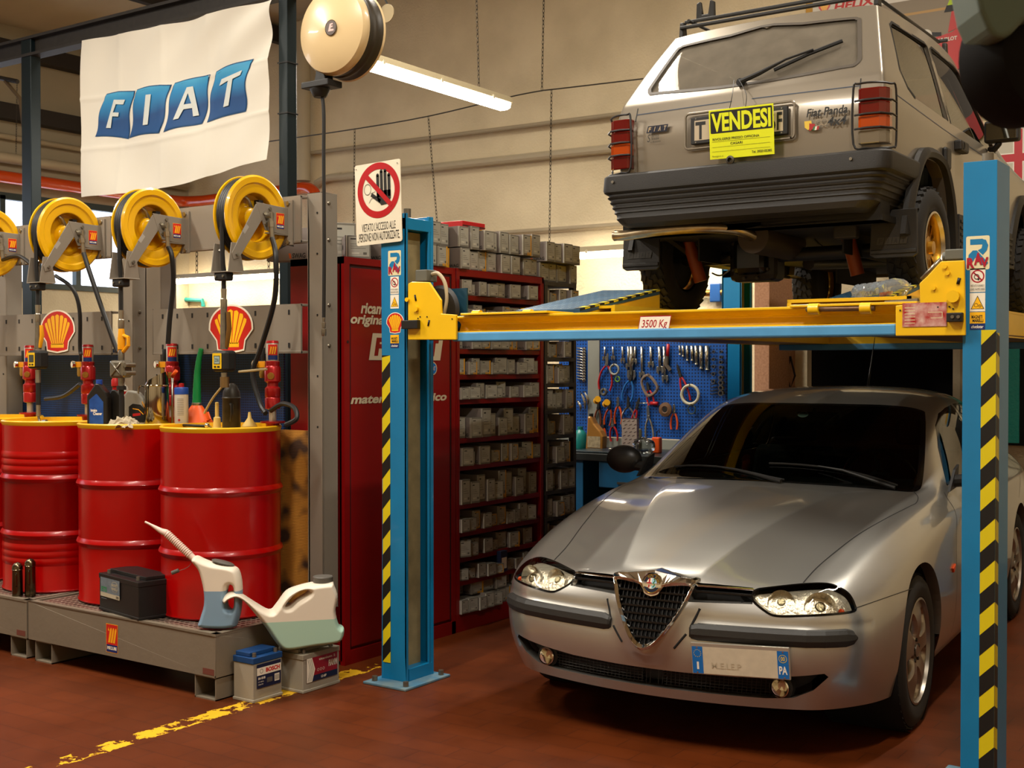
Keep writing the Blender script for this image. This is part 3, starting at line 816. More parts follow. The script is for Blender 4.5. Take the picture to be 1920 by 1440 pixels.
  mb = MB(); mb.prism([(-.545, .585), (-.60, .600), (-.595, .575), (-.56, .562)], (0, s * .868, 0), (1, 0, 0), (0, 0, 1), (0, s * .012, 0), mat('indicator_orange', '')); mb.build('side_indicator', car, world=False, bevel=.004)
 # wipers
 for y0, y1, x0, x1 in ((.10, -.55, -.47, -.66), (.60, -.02, -.62, -.60)):
  mb = MB()
  def up(x, y, l):
   h = bvh.ray_cast(Vector((x, abs(y), 3)), Vector((0, 0, -1))); return Vector((x, y, h[0].z + l))
  mb.tube([up(x0, y0, .012), up((x0 * .6 + x1 * .4) - .02, y0 * .6 + y1 * .4, .03), up(x0 * .4 + x1 * .6 - .035, y0 * .4 + y1 * .6, .022)], [.010, .007, .004], blk, 8)
  wp = mb.build('wiper', car, world=False)
  mb = MB(); L = [up(x0 - .05 + (x1 - x0) * t, y0 + (y1 - y0) * t, .010) for t in [k / 8 for k in range(9)]]; mb.tube(L, .005, blk, 6); mb.build('wiper_blade', car, world=False).parent = wp
 # cabin
 cab = mat('cabin_dark', '141311', rough=.75); seat = mat('seat_cloth', '1e1c1a', rough=.9)
 mb = MB(); mb.prism([(-.60, .80), (-.66, .90), (-.95, .93), (-1.15, .90), (-1.2, .60), (-.6, .6)], (0, -.70, 0), (1, 0, 0), (0, 0, 1), (0, 1.40, 0), cab); mb.build('dashboard', car, world=False, bevel=.02)
 for s in (1, -1):
  mb = MB(); y = s * .37
  mb.prism([(-1.55, .30), (-1.5, .46), (-2.0, .42), (-2.02, .28)], (0, y - .25, 0), (1, 0, 0), (0, 0, 1), (0, .5, 0), seat); st = mb.build('seat', car, world=False, bevel=.04)
  mb = MB(); mb.prism([(-1.98, .42), (-1.90, .46), (-2.10, .98), (-2.18, 1.02), (-2.22, .98), (-2.12, .42)], (0, y - .24, 0), (1, 0, 0), (0, 0, 1), (0, .48, 0), seat); mb.build('backrest', car, world=False, bevel=.04).parent = st
  mb = MB(); mb.box((-2.17, y, 1.11), (.09, .26, .15), seat); mb.build('headrest', car, world=False, bevel=.03).parent = st
 mb = MB(); c = Vector((-1.28, .37, .90)); ax = Vector((-.85, 0, .5)).normalized(); e1 = Vector((0, 1, 0)); e2 = ax.cross(e1)
 mb.tube([c + (e1 * math.cos(t) + e2 * math.sin(t)) * .185 for t in [2 * PI * k / 32 for k in range(33)]], .014, gloss_b(), 8, cap=False)
 mb.cyl(c - ax * .03, c + ax * .02, .06, cab)
 for a in (0, PI, -PI / 2): mb.tube([c, c + (e1 * math.cos(a) + e2 * math.sin(a)) * .18], .014, cab, 6)
 mb.build('steering_wheel', car, world=False)
 mb = MB(); mb.box((-1.40, 0, 1.215), (.02, .24, .065), mat('rear_mirror', '3a3528', rough=.2)); mb.tube([(-1.36, 0, 1.24), (-1.33, 0, 1.27)], .01, blk, 6); rm = mb.build('rear_view_mirror', car, world=False, bevel=.008)
 d = Decal((-1.33, -.06, 1.235), (0, 1, 0), (-.7, 0, .7)); d.disc(0, 0, .03, mat('sticker_white', 'cfd2cc', rough=.5), ry=.022); d.disc(0, 0, .024, mat('sticker_pale', '9fb5b0', rough=.5), ry=.017); d.build('windscreen_sticker', car, world=False)
 mb = MB(); mb.tube([(-2.45, 0, 1.37), (-2.52, 0, 1.50), (-2.62, 0, 1.68)], [.008, .004, .002], blk, 6); mb.build('aerial', car, world=False)
def gloss_b(): return mat('gloss_black', '0a0a0a', rough=.12)
# ------------------------------------------------------------------ boxy 4x4 hatchback on the lift (local +x points to its rear)
def fiat_logo(d, x0, y0, w, h, bg, fg, sh=.28, letters='FIAT', bold=.04, gap=.06, rim=None):
 n = 4; cw = w / n
 for i, ch in enumerate(letters):
  a = x0 + cw * i; b = a + cw * (1 - gap)
  k0 = d.k
  if rim: d.poly([(a - .02 * cw, y0 - .03 * h), (b + .02 * cw, y0 - .03 * h), (b + sh * h + .02 * cw, y0 + h * 1.03), (a + sh * h - .02 * cw, y0 + h * 1.03)], rim)
  else: d.k += 1
  d.poly([(a, y0), (b, y0), (b + sh * h, y0 + h), (a + sh * h, y0 + h)], bg)
  m = cw * (.24 if ch != 'I' else .42)
  d.text(ch, 0, 1, 0, 1, fg, bold=bold, rotf=lambda x, y: (a + m + x * (b - a - 2 * m + (.0)) + (y * .66 + .17) * h * sh, y0 + h * (.16 + .68 * y)))
  d.k = k0
 d.k += 3
def build_hatch():
 car = thing('car', 'beige grey boxy four-wheel-drive hatchback with roof bars and black bumper, raised on the lift', 'car', (-2.58, 6.55, 1.775), R(-90))
 M = Wm(car); V = View('cam', M); VY = View('y'); VX = View('x')
 paint = mat('beige_paint', '807769', rough=.38, metal=.55, coat=.6, croughness=.12)
 blk = mat('bumper_black', '1c1916', rough=.55, bump=.15, bscale=250); rub = mat('seal_rubber', '0d0c0b', rough=.6)
 dark = mat('underbody_dark', '0c0a08', rough=.7); glass = thin_glass('hatch_glass', '9aa096', ior=1.5)
 def row(x, zc, ze, h): return [(x, 0, zc), (x, h * .45, zc - .005), (x, h * .8, ze + .012), (x, h, ze)]
 T = [row(.40, 1.565, 1.54, .57), row(.15, 1.59, 1.558, .585), row(-.5, 1.60, 1.57, .59), row(-.9, 1.58, 1.55, .585), row(-1.08, 1.545, 1.515, .575), row(-1.62, 1.08, 1.06, .665), row(-2.2, 1.0, .98, .675), row(-2.7, .91, .88, .67)]
 S = [[(.575, .640, 1.34), (.735, .708, 1.125), (.785, .735, .98), (.765, .69, .64), (.74, .62, .52)],
         [(.36, .655, 1.33), (.44, .722, 1.105), (.44, .742, .97), (.44, .735, .66), (.44, .66, .52)],
         [(-.5, .66, 1.33), (-.5, .728, 1.05), (-.5, .75, .94), (-.5, .75, .60), (-.5, .74, .34)],
         [(-.95, .66, 1.32), (-.95, .728, 1.03), (-.95, .75, .93), (-.95, .75, .6), (-.95, .74, .34)],
         [(-1.2, .655, 1.31), (-1.25, .728, 1.02), (-1.25, .75, .92), (-1.25, .75, .6), (-1.25, .74, .34)],
         [(-1.65, .695, 1.03), (-1.67, .73, .98), (-1.67, .75, .89), (-1.67, .75, .6), (-1.67, .74, .34)],
         [(-2.35, .70, .99), (-2.35, .735, .94), (-2.35, .75, .85), (-2.35, .75, .6), (-2.35, .74, .36)],
         [(-2.78, .69, .88), (-2.80, .72, .84), (-2.80, .73, .78), (-2.80, .73, .6), (-2.78, .72, .40)]]
 side = [[T[i][-1]] + S[i] for i in range(8)]
 def face(Tr, Sr):
  G = []
  for j in range(3):
   y = Tr[j][1]; f = y / Tr[3][1]
   G.append([Tr[j]] + [(p[0] + .012 * (1 - f) * (1 if p[0] > 0 else -1), p[1] * f, p[2] + (.004 if k == 0 else 0)) for k, p in enumerate(Sr)])
  G.append([Tr[3]] + list(Sr)); return G
 rear = face(T[0], S[0]); frt = face(T[7], S[7])
 def tight(G): return [[c[0], tuple(c[0][i] + (c[1][i] - c[0][i]) * .14 for i in range(3))] + list(c[1:]) for c in G]
 rear, frt, side = tight(rear), tight(frt), tight(side); S = [c[1:] for c in side]
 quads = grid_quads(T) + grid_quads(side) + grid_quads(rear) + grid_quads(frt)
 cr = [([T[i][3] for i in range(8)], .75), ([r[0] for r in rear], 1.0), ([S[0][k] for k in range(6)], .72), ([T[0][3], S[0][0]], .72), ([r[3] for r in rear], .6), ([s[2] for s in S], .55),
          ([r[4] for r in rear], .3), ([s[3] for s in S], .35), (T[4], .6), (T[5], .6), (T[7], .6), ([S[7][k] for k in range(6)], .6)]
 bm = cage_mesh(quads, cr, 4)
 bvh = BVHTree.FromBMesh(bm)
 allc = lambda c, n: True
 # wheel arches
 def arch(wx): return [(wx + a, b) for a, b in ((.50, .36), (.42, .56), (.28, .74), (.16, .79), (-.04, .79), (-.16, .73), (-.27, .56), (-.31, .32))]
 for wx in (0, -2.15):
  P = arch(wx); fs = cut_inside(bm, VY, P, lambda c, n: c.y > .5 and abs(n.y) > .3, .1); bmesh.ops.delete(bm, geom=fs, context='FACES')
  wall_in(bm, [e for e in loop_near(bm, VY, P, .003)], (0, -.06, 0))
 # rear glass, traced on the right half: frame panel then pane
 def px(L, n=5, closed=True): return [(p.x, p.y) for p in smoothpts([(a, b, 0) for a, b in L], closed, n)]
 RG = [(-.02, 1.492), (.20, 1.489), (.45, 1.474), (.492, 1.463), (.51, 1.440), (.568, 1.235), (.572, 1.205), (.555, 1.182), (.50, 1.178), (-.02, 1.180)]
 rc = lambda c, n: c.x > .3 and n.x > .12
 fs = cut_inside(bm, VX, px(RG, 3), rc, .1); rg = extract(bm, fs); wall_in(bm, loop_near(bm, VX, px(RG, 3), .003), (-.012, 0, -.004))
 # side windows on the near side, mirrored to the far side
 QW = [(.50, 1.165), (.555, 1.20), (.60, 1.28), (.49, 1.45), (.43, 1.475), (-.16, 1.50), (-.20, 1.50), (-.22, 1.13), (.40, 1.135)]
 QW = [(.28, 1.075), (.38, 1.11), (.43, 1.19), (.33, 1.45), (.28, 1.475), (-.26, 1.485), (-.30, 1.475), (-.31, 1.055)]
 DW = [(-.36, 1.05), (-.36, 1.475), (-.40, 1.49), (-.88, 1.48), (-.98, 1.46), (-1.40, 1.08), (-1.40, 1.035)]
 sc = lambda c, n: c.y > .4 and n.y > .5
 wins = []
 for P in (QW, DW):
  fs = cut_inside(bm, VY, P, sc, .1); b = extract(bm, fs); wall_in(bm, loop_near(bm, VY, P, .003), (0, -.012, 0)); wins.append((b, P))
 WSP = [(-1.13, -.02), (-1.13, .50), (-1.57, .58), (-1.57, -.02)]
 fs = cut_inside(bm, View('z'), WSP, lambda c, n: c.z > 1.0 and n.z > .2, .1); wsb = extract(bm, fs)
 # tail lamp openings
 TLp = [(.612, 1.045), (.735, 1.045)]
 body = emit_half(bm, 'body', paint, car)
 g = emit_half(rg, 'rear_window', dusty_reflection_glass(), car, offset=-.010)
 for b, P in wins:
  for s in (1, -1):
   w = emit_side(b, 'side_window', glass, car, s, offset=-.010)
   mb = MB(); mb = ribbon(bvh, VY, P, .016, rub, lift=.002, n=1, closed=True)
   for v in mb.v: v.y *= s
   mb.build('window_seal', car, world=False).parent = w
 emit_half(wsb, 'windshield', glass, car, offset=-.005)
 for s in (1,):
  mb = MB(); R2 = px(RG, 3); R2 = [p for p in R2 if p[0] > .0]; full = R2 + [(-a, b) for a, b in R2[::-1]]
  m2 = ribbon(bvh, VX, R2, .020, mat('seal_brown', '3b3226', rough=.6), lift=.003, n=1)
  v2 = list(m2.v); nn = len(v2)
  pairs = [(v2[i], v2[i + 1]) for i in range(0, nn, 2)]
  pairs += [(Vector((a.x, -a.y, a.z)), Vector((b.x, -b.y, b.z))) for a, b in pairs[::-1]]; pairs.append(pairs[0])
  vs = [q for pr in pairs for q in pr]; mb.add(vs, [(2 * i, 2 * i + 1, 2 * i + 3, 2 * i + 2) for i in range(len(pairs) - 1)], mat('seal_brown', ''))
  mb.build('rear_window_seal', car, world=False).parent = g
 # hatch outline, pinstripe, door gap
 def line(vw, L, w, m_, name, sides=(1, -1), n=4):
  for s in sides:
   mb = ribbon(bvh, vw, L, w, m_, n=n, lift=.0015)
   for v in mb.v: v.y *= s
   mb.build(name, car, world=False)
 stripe = mat('pinstripe', '27364a', rough=.4)
 line(VX, [(0, 1.068), (.3, 1.066), (.605, 1.063)], .005, stripe, 'pinstripe')
 line(VY, [(.60, 1.035), (.2, 1.01), (-.3, .985), (-1.0, .965), (-1.7, .955)], .004, stripe, 'pinstripe')
 line(VX, [(.607, .74), (.607, 1.03), (.605, 1.10)], .006, rub, 'panel_gap', n=1)
 line(VX, [(0, .765), (.607, .765)], .02, rub, 'panel_gap', n=1)
 line(VY, [(-.335, 1.47), (-.335, 1.1), (-.335, .5)], .008, rub, 'panel_gap', n=1)
 line(VY, [(-1.5, 1.02), (-1.5, .5)], .008, rub, 'panel_gap', n=1)
 line(View('z'), [(.33, .555), (-1.05, .565)], .012, rub, 'roof_gutter', n=1)
 # bumper: swept section round the tail
 def U(half, xr, rc_=.07):
  L = [(.36, half)]
  for k in range(6): a = R(k * 18); L.append((xr - rc_ + rc_ * math.sin(a), half - rc_ + rc_ * math.cos(a)))
  L += [(xr, half - .2), (xr + .006, 0)]; L = L + [(x, -y) for x, y in L[::-1][1:]]
  return L
 sec = [(.745, .755, .83), (.74, .768, .85), (.73, .775, .862), (.66, .778, .868), (.648, .778, .868)]
 for k in range(5): z = .64 - k * .026; sec += [(z, .770, .860), (z - .005, .765, .854), (z - .013, .765, .854), (z - .019, .772 - .002 * k, .864 - .002 * k)]
 sec = [(z, h - max(0, .66 - z) * .45, xr) for z, h, xr in sec] + [(.505, .70, .862), (.475, .672, .852), (.460, .65, .83), (.455, .62, .80)]
 vs = []; n = 0
 for z, h, xr in sec:
  L = U(h, xr); n = len(L); vs += [(x, y, z) for x, y in L]
 N = len(sec); fs = [(i * n + k, i * n + k + 1, (i + 1) * n + k + 1, (i + 1) * n + k) for i in range(N - 1) for k in range(n - 1)]
 fs += [(k, k + 1, n - 2 - k, n - 1 - k) for k in range(n // 2)]
 mb = MB(); mb.add(vs, fs, blk, True); bp = mb.build('bumper', car, world=False, sharp=28)
 mb = MB()
 for y, z in ((.60, .70), (-.69, .70), (.62, .61), (-.66, .60)): mb.cyl((.855, y, z), (.872, y, z), .008, mat('bolt_steel', '8b8579', rough=.3, metal=.9), n=8)
 for k, (y, z) in enumerate(((.60, .70), (-.69, .70))):
  m2 = MB(); m2.cyl((.855, y, z), (.874, y, z), .008, mat('bolt_steel', ''), n=8); m2.build('bumper_bolt', car, world=False).parent = bp
 m2 = MB(); m2.lathe([(.0001, 0), (.02, 0), (.022, .012), (.012, .016)], (.85, -.02, .755), mat('lock_metal', '4a463d', rough=.4, metal=.7), (1, 0, 0), 16); m2.build('tailgate_lock', car, world=False)
 # black flares
 for wx in (0, -2.15):
  P = arch(wx)
  for s in (1, -1):
   I = P; c0 = (wx, .5); O = [(wx + (a - wx) * 1.14, .30 + (b - .30) * 1.10) for a, b in P]
   I = [(p.x, p.y) for p in smoothpts([(a, b, 0) for a, b in I], False, 3)]; O = [(p.x, p.y) for p in smoothpts([(a, b, 0) for a, b in O], False, 3)]
   nn = len(I); vs = []
   for (a, b), (c, d) in zip(I, O): vs += [(a, s * .72, b), (a, s * .775, b), ((a + c) / 2, s * .783, (b + d) / 2), (c, s * .765, d), (c, s * .74, d)]
   fs = [(5 * k + q, 5 * k + q + 1, 5 * k + q + 6, 5 * k + q + 5) for k in range(nn - 1) for q in range(4)]
   mb = MB(); mb.add(vs, fs, blk, True); mb.build('wheel_arch_flare', car, world=False, sharp=50)
   mb = MB(); mb.bx((wx - .42, s * .40, .30), (wx + .42, s * .41, .85), dark); mb.bx((wx - .42, s * .41, .83), (wx + .42, s * .73, .84), dark)
   mb.build('wheel_well', car, world=False)
 for s in (1, -1):
  mb = MB(); mb.bx((-1.72, s * .735, .34), (-.41, s * .765, .56), blk)
  for k in range(5): mb.bx((-1.70, s * .765, .37 + k * .036), (-.43, s * .772, .388 + k * .036), blk)
  mb.build('side_cladding', car, world=False, bevel=.004)
  d = Decal((-.62 * 1, s * .768 - s * .012, .62), (s * 1 if False else (-1 if s > 0 else 1), 0, 0), (0, 0, 1)); d.lift = .002
  d.text('4x4', 0, .12, 0, .055, mat('badge_silver', 'c9c2b4', rough=.2, metal=.9), bold=.05, shear=.2); d.build('badge_4x4' if False else 'side_badge', car, world=False)
  mb = MB(); mb.box((-.18, s * .757, .83), (.10, .03, .12), blk); mb.build('air_vent' if s < 0 else 'fuel_flap', car, world=False, bevel=.02)
  mb = MB(); mb.box((-.44, s * .765, .93), (.16, .045, .06), blk); mb.lathe([(.03, 0), (.03, .02), (.02, .03)], (-.40, s * .76, .93), blk, (0, s, 0), 16); mb.build('door_handle', car, world=False, bevel=.01)
  # door mirror
  mb = MB(); mb.box((-1.14, s * .82, 1.12), (.07, .20, .13), blk); mb.tube([(-1.18, s * .73, 1.03), (-1.16, s * .77, 1.02), (-1.14, s * .81, 1.06)], .018, blk, 8)
  mr = mb.build('wing_mirror', car, world=False, bevel=.015); d = MB(); d.box((-1.103, s * .82, 1.12), (.004, .17, .10), mat('mirror_face', 'b0b8b8', rough=.03, metal=1.)); d.build('mirror_glass', car, world=False, bevel=.001).parent = mr
 # tail lamps with wire guards
 red = mat('lamp_red', '620b06', rough=.12, coat=.8); org = mat('lamp_orange', 'a83f0a', rough=.12, coat=.8); clr = mat('lamp_clear', '6e6454', rough=.12, coat=.8)
 wire = mat('guard_black', '14110f', rough=.45)
 for s in (1, -1):
  mb = MB(); zs = [.775, .865, .95, 1.035, 1.12]; zs = [.772, .842, .908, .974, 1.038]
  mats_ = [clr, org, red, red] if s > 0 else [mat('lamp_darkred', '5a0c0a', rough=.12, coat=.8), org, red, red]
  pl = [(.765, .615), (.815, .615), (.822, .63), (.815, .715), (.795, .742), (.77, .752), (.73, .752), (.73, .74)]
  root = None
  for k in range(4):
   mb = MB(); mb.prism([(x, s * y) for x, y in pl], (0, 0, zs[k] + .001), (1, 0, 0), (0, 1, 0), (0, 0, zs[k + 1] - zs[k] - .002), mats_[k])
   o = mb.build('tail_lamp' if root is None else ('lens_red', 'lens_clear', 'lens_orange', 'lens_red', 'lens_red')[k + 1 if k else 0], car, world=False, bevel=.006)
   if root is None: root = o
   else: o.parent = root
  gb = MB()
  def P3(x, y, z): return Vector((x, s * y, z))
  loop = [P3(x, y, z) for x, y, z in [(p.x, p.y, p.z) for p in smoothpts([(.835, .60, .775), (.838, .60, 1.03), (.834, .625, 1.055), (.815, .70, 1.058), (.775, .755, 1.052), (.735, .77, 1.03), (.73, .77, .785), (.76, .765, .755), (.80, .745, .748), (.83, .66, .750)], True, 4)]]; loop.append(loop[0])
  m2 = MB(); m2.tube(loop, .0055, wire, 6); gd = m2.build('lamp_guard', car, world=False); gd.parent = root
  for z in (.842, .908, .974):
   m2 = MB(); m2.tube([P3(.838, .605, z), P3(.842, .66, z + .003), P3(.83, .725, z + .003), P3(.78, .768, z), P3(.732, .772, z - .004)], .005, wire, 6); m2.build('guard_bar', car, world=False).parent = root
 # number plate with its recess and the black holder
 fr = mat('plate_recess', '8f8574', rough=.4, metal=.5); pf = mat('plate_holder', '121110', rough=.5); pw = mat('plate_cream', 'b3a48c', rough=.5)
 def rim(x, y0, y1, z0, z1, w, m_, mbx, d=.008, r=.02):
  L = []
  for cx, cy, a in ((y1 - r, z0 + r, -90), (y1 - r, z1 - r, 0), (y0 + r, z1 - r, 90), (y0 + r, z0 + r, 180)):
   for k in range(5): t = R(a + k * 22.5); L.append(Vector((x, cx + r * math.cos(t), cy + r * math.sin(t))))
  L.append(L[0]); L.append(L[1]); mbx.tube(L, w, m_, 6, cap=False)
 xg = .803
 mb = MB(); rim(xg + .002, -.295, .295, .842, 1.022, .007, paint, mb); mb.build('plate_recess', car, world=False)
 mb = MB(); mb.bx((xg - .01, -.262, .862), (xg + .01, .262, 1.00), pf); pl_ = mb.build('number_plate', car, world=False, bevel=.004)
 d = Decal((xg + .01, -.262, .862), (0, 1, 0), (0, 0, 1)); d.rect(.022, .018, .502, .120, pw)
 bk = mat('lettering_black', '0c0b0a', rough=.5)
 d.text('T', .028, .085, .022, .112, bk, bold=.03); d.text('6', .425, .463, .024, .112, bk, bold=.02); d.text('F', .470, .498, .024, .112, bk, bold=.02)
 for a in (.03, .495):
  for b in (.009, .129): d.disc(a, b, .004, mat('bolt_steel', ''), n=8)
 d.build('plate_face', car, world=False).parent = pl_
 # badges and stickers on the tailgate
 d = Decal((xg - .002, -.525, .950), (0, 1, 0), (0, 0, 1)); fiat_logo(d, 0, 0, .12, .036, mat('badge_navy', '10182e'), mat('badge_silver', 'c9c2b4'), bold=.05, gap=0.02); d.build('maker_badge', car, world=False)
 d = Decal((xg - .002, -.525, .955), (0, 1, 0), (0, 0, 1)); gy = mat('sticker_grey', '2a2724', rough=.5)
 d.text('S', .005, .025, -.052, -.012, gy, shear=.2); d.text('Service', .03, .075, -.028, -.012, gy, shear=.2); d.text('Stradale', .03, .075, -.043, -.030, gy, shear=.2); d.text('Tel. 045 8730301', .02, .085, -.058, -.050, gy)
 d.build('dealer_sticker', car, world=False)
 d = Decal((xg - .002, .325, .885), (0, 1, 0), (0, 0, 1))
 d.text('Fiat Panda', .03, .235, .048, .088, bk, bold=.02, shear=.2); d.text('4x4', .135, .23, -.005, .038, bk, bold=.02, shear=.2)
 d.ring(.09, .018, .014, .018, mat('badge_silver', '')); d.ring(.12, .018, .014, .018, mat('badge_silver', ''))
 d.poly([(.02, .03), (.055, .03), (.058, .01), (.04, -.015), (.022, .0)], mat('lettering_yellow', 'd9b73a')); d.poly([(.045, .018), (.075, .012), (.07, -.008), (.045, -.02)], mat('badge_red', 'a01818'))
 for k, c in enumerate(('1e6b3c', 'd8d2c4', 'a01818')): d.poly([(.062 + .010 * k, -.018), (.072 + .01 * k, -.018), (.076 + .01 * k, .0), (.066 + .01 * k, .0)], mat('flag%d' % k, c, rough=.5))
 d.build('model_sticker', car, world=False)
 # wiper
 def rs(y, z, l):
  h = bvh.ray_cast(Vector((3, abs(y), z)), Vector((-1, 0, 0))); return Vector((h[0].x + l, y, z))
 mb = MB(); mb.cyl(rs(-.02, 1.165, -.01), rs(-.02, 1.165, .03), .02, rub); mb.tube([rs(-.02, 1.165, .03), rs(.08, 1.20, .04), rs(.20, 1.262, .04), rs(.33, 1.30, .035)], [.014, .012, .006, .006], rub, 8)
 wp = mb.build('rear_wiper', car, world=False); mb = MB(); mb.tube([rs(.14, 1.215, .012), rs(.30, 1.282, .014), rs(.46, 1.335, .012)], .010, rub, 6); mb.build('wiper_blade', car, world=False).parent = wp
 # roof bars
 mb = MB(); bar = mat('rack_black', '17140f', rough=.5)
 for s in (1, -1):
  for x, hgt in ((.33, .085), (-.9, .075)):
   m2 = MB(); m2.prism([(-.03, 0), (.03, 0), (.018, hgt), (-.018, hgt)], (x, s * .548 - .012, 1.555), (1, 0, 0), (0, 0, 1), (0, .024, 0), bar); m2.build('rack_foot', car, world=False, bevel=.004)
  m2 = MB(); m2.tube([(.36, s * .50, 1.64), (-.95, s * .50, 1.655)], .009, bar, 8); m2.build('rack_rail', car, world=False)
 for x, z in ((.36, 1.605), (.30, 1.65), (-.95, 1.66)):
  m2 = MB(); m2.bx((x - .012, -.55, z - .009), (x + .012, .55, z + .009), bar); m2.build('rack_bar', car, world=False, bevel=.004)
 m2 = MB(); m2.prism([(-.055, 0), (.055, 0), (.052, .09), (.03, .10), (.018, .025), (-.018, .025), (-.03, .10), (-.052, .09)], (.27, -.43, 1.655), (0, 1, 0), (0, 0, 1), (.03, 0, 0), bar); m2.build('rack_clamp', car, world=False, bevel=.005)
 # mud flaps
 for s in (1, -1):
  mb = MB(); mb.prism([(-.11, .22), (-.12, .0), (-.095, -.015), (.095, -.015), (.115, .0), (.11, .22)], (.52, s * .70, .27), (0, 1, 0), (0, 0, 1), (.016, 0, 0), blk)
  mb.bx((.515, s * .70 - .115, .275), (.545, s * .70 + .11, .295), blk)
  fl = mb.build('mud_flap', car, world=False, bevel=.004)
  d = Decal((.537, s * .70 - .085, .32), (0, 1, 0), (0, 0, 1), lift=.003); gm = mat('flap_relief', '2c2924', rough=.5)
  fiat_logo(d, 0, 0, .15, .035, gm, mat('guard_black', ''), sh=.2); d.build('flap_logo', car, world=False).parent = fl
  if s > 0:
   m2 = MB(); m2.bx((.50, .40, .36), (.56, .52, .44), blk); m2.build('bumper_bracket', car, world=False, bevel=.01)
 # exhaust, axle and shock absorbers
 steel = mat('exhaust_steel', 'b8a688', rough=.28, metal=.9, noise=.4, nscale=12)
 mb = MB(); pts = smoothpts([(.60, .0, .39), (.69, -.06, .425), (.75, -.20, .438), (.765, -.42, .44), (.775, -.56, .432), (.78, -.66, .424), (.78, -.73, .427)], False, 6)
 mb.tube(pts, .028, steel, 16, cap=False); mb.lathe([(.024, 0), (.030, .0), (.030, -.01)], pts[-1], steel, (0, -1, 0), 16); ex = mb.build('exhaust_pipe', car, world=False)
 mb = MB(); mb.cyl((.10, .0, .39), (.62, .0, .39), .085, mat('muffler', '3b3127', rough=.6, metal=.4), n=24); mb.build('muffler', car, world=False).parent = ex
 ax_ = mat('axle_black', '14110f', rough=.45)
 mb = MB(); mb.cyl((.12, -.66, .335), (.12, .66, .335), .038, ax_); mb.box((.10, -.2, .33), (.17, .28, .27), ax_); axl = mb.build('rear_axle', car, world=False, bevel=.035)
 mb = MB(); mb.box((.195, -.2, .33), (.07, .20, .20), mat('diff_cover', '0e0d0c', rough=.2)); dc = mb.build('differential_cover', car, world=False, bevel=.035); dc.parent = axl
 mb = MB()
 for k in range(10):
  a = 2 * PI * k / 10; p = Vector((.183, -.2 + .125 * math.cos(a), .33 + .125 * math.sin(a))); m3 = MB(); m3.cyl(p, p + Vector((.02, 0, 0)), .009, mat('bolt_dark', '3a342c'), n=6); m3.build('cover_bolt', car, world=False).parent = axl
 shock = mat('shock_orange', '8a3c10', rough=.5)
 for s, y0, y1 in ((-1, -.58, -.48), (1, .34, .42)):
  mb = MB(); a = Vector((.30, y0, .58)); b = Vector((.24, y1, .20)); mb.cyl(a, b.lerp(a, .62), .030, shock, n=18); mb.cyl(a.lerp(b, .36), b, .036, shock, n=18); mb.build('shock_absorber', car, world=False)
  mb = MB(); L = []
  mb.tube([(.62, s * .58, .48), (.2, s * .56, .36), (0, s * .55, .33), (-.35, s * .56, .33), (-.7, s * .58, .46)], .022, ax_, 6); mb.build('leaf_spring', car, world=False)
 mb = MB(); mb.tube(smoothpts([(.05, -.50, .26), (.08, -.42, .245), (.07, -.30, .33), (.06, -.16, .36)], False, 5), .005, mat('brake_line', '8a8478', rough=.3, metal=.8), 6); mb.build('brake_line', car, world=False)
 mb = MB(); mb.tube(smoothpts([(.06, .10, .44), (.10, .2, .36), (.08, .34, .36), (.06, .5, .33)], False, 5), .005, mat('brake_line', ''), 6); mb.build('brake_line', car, world=False)
 mb = MB(); mb.tube([(-.1, .02, .30), (-1.4, .05, .40)], .035, ax_, 12); mb.build('drive_shaft', car, world=False)
 mb = MB(); mb.bx((-2.7, -.71, .42), (.74, .71, .45), dark); mb.bx((.60, -.7, .42), (.74, .7, .60), dark); mb.build('floor_pan', car, world=False)
 mb = MB(); mb.bx((.1, -.68, .88), (.72, .68, .90), mat('parcel_shelf', '3a352c', rough=.8)); mb.build('parcel_shelf', car, world=False)
 for s in (1, -1):
  mb = MB(); mb.prism([(-.55, .50), (-.62, 1.12), (-.72, 1.15), (-.78, .5)], (0, s * .33 - .22, 0), (1, 0, 0), (0, 0, 1), (0, .44, 0), mat('hatch_seat', '4a4236', rough=.9)); mb.build('seat', car, world=False, bevel=.03)
 # wheels
 for wx in (0, -2.15):
  for s in (1, -1): wheel(car, .12 if wx == 0 else wx, s, .332, .305, .165, .178, 'spokes', .70)
 return car, bvh, xg
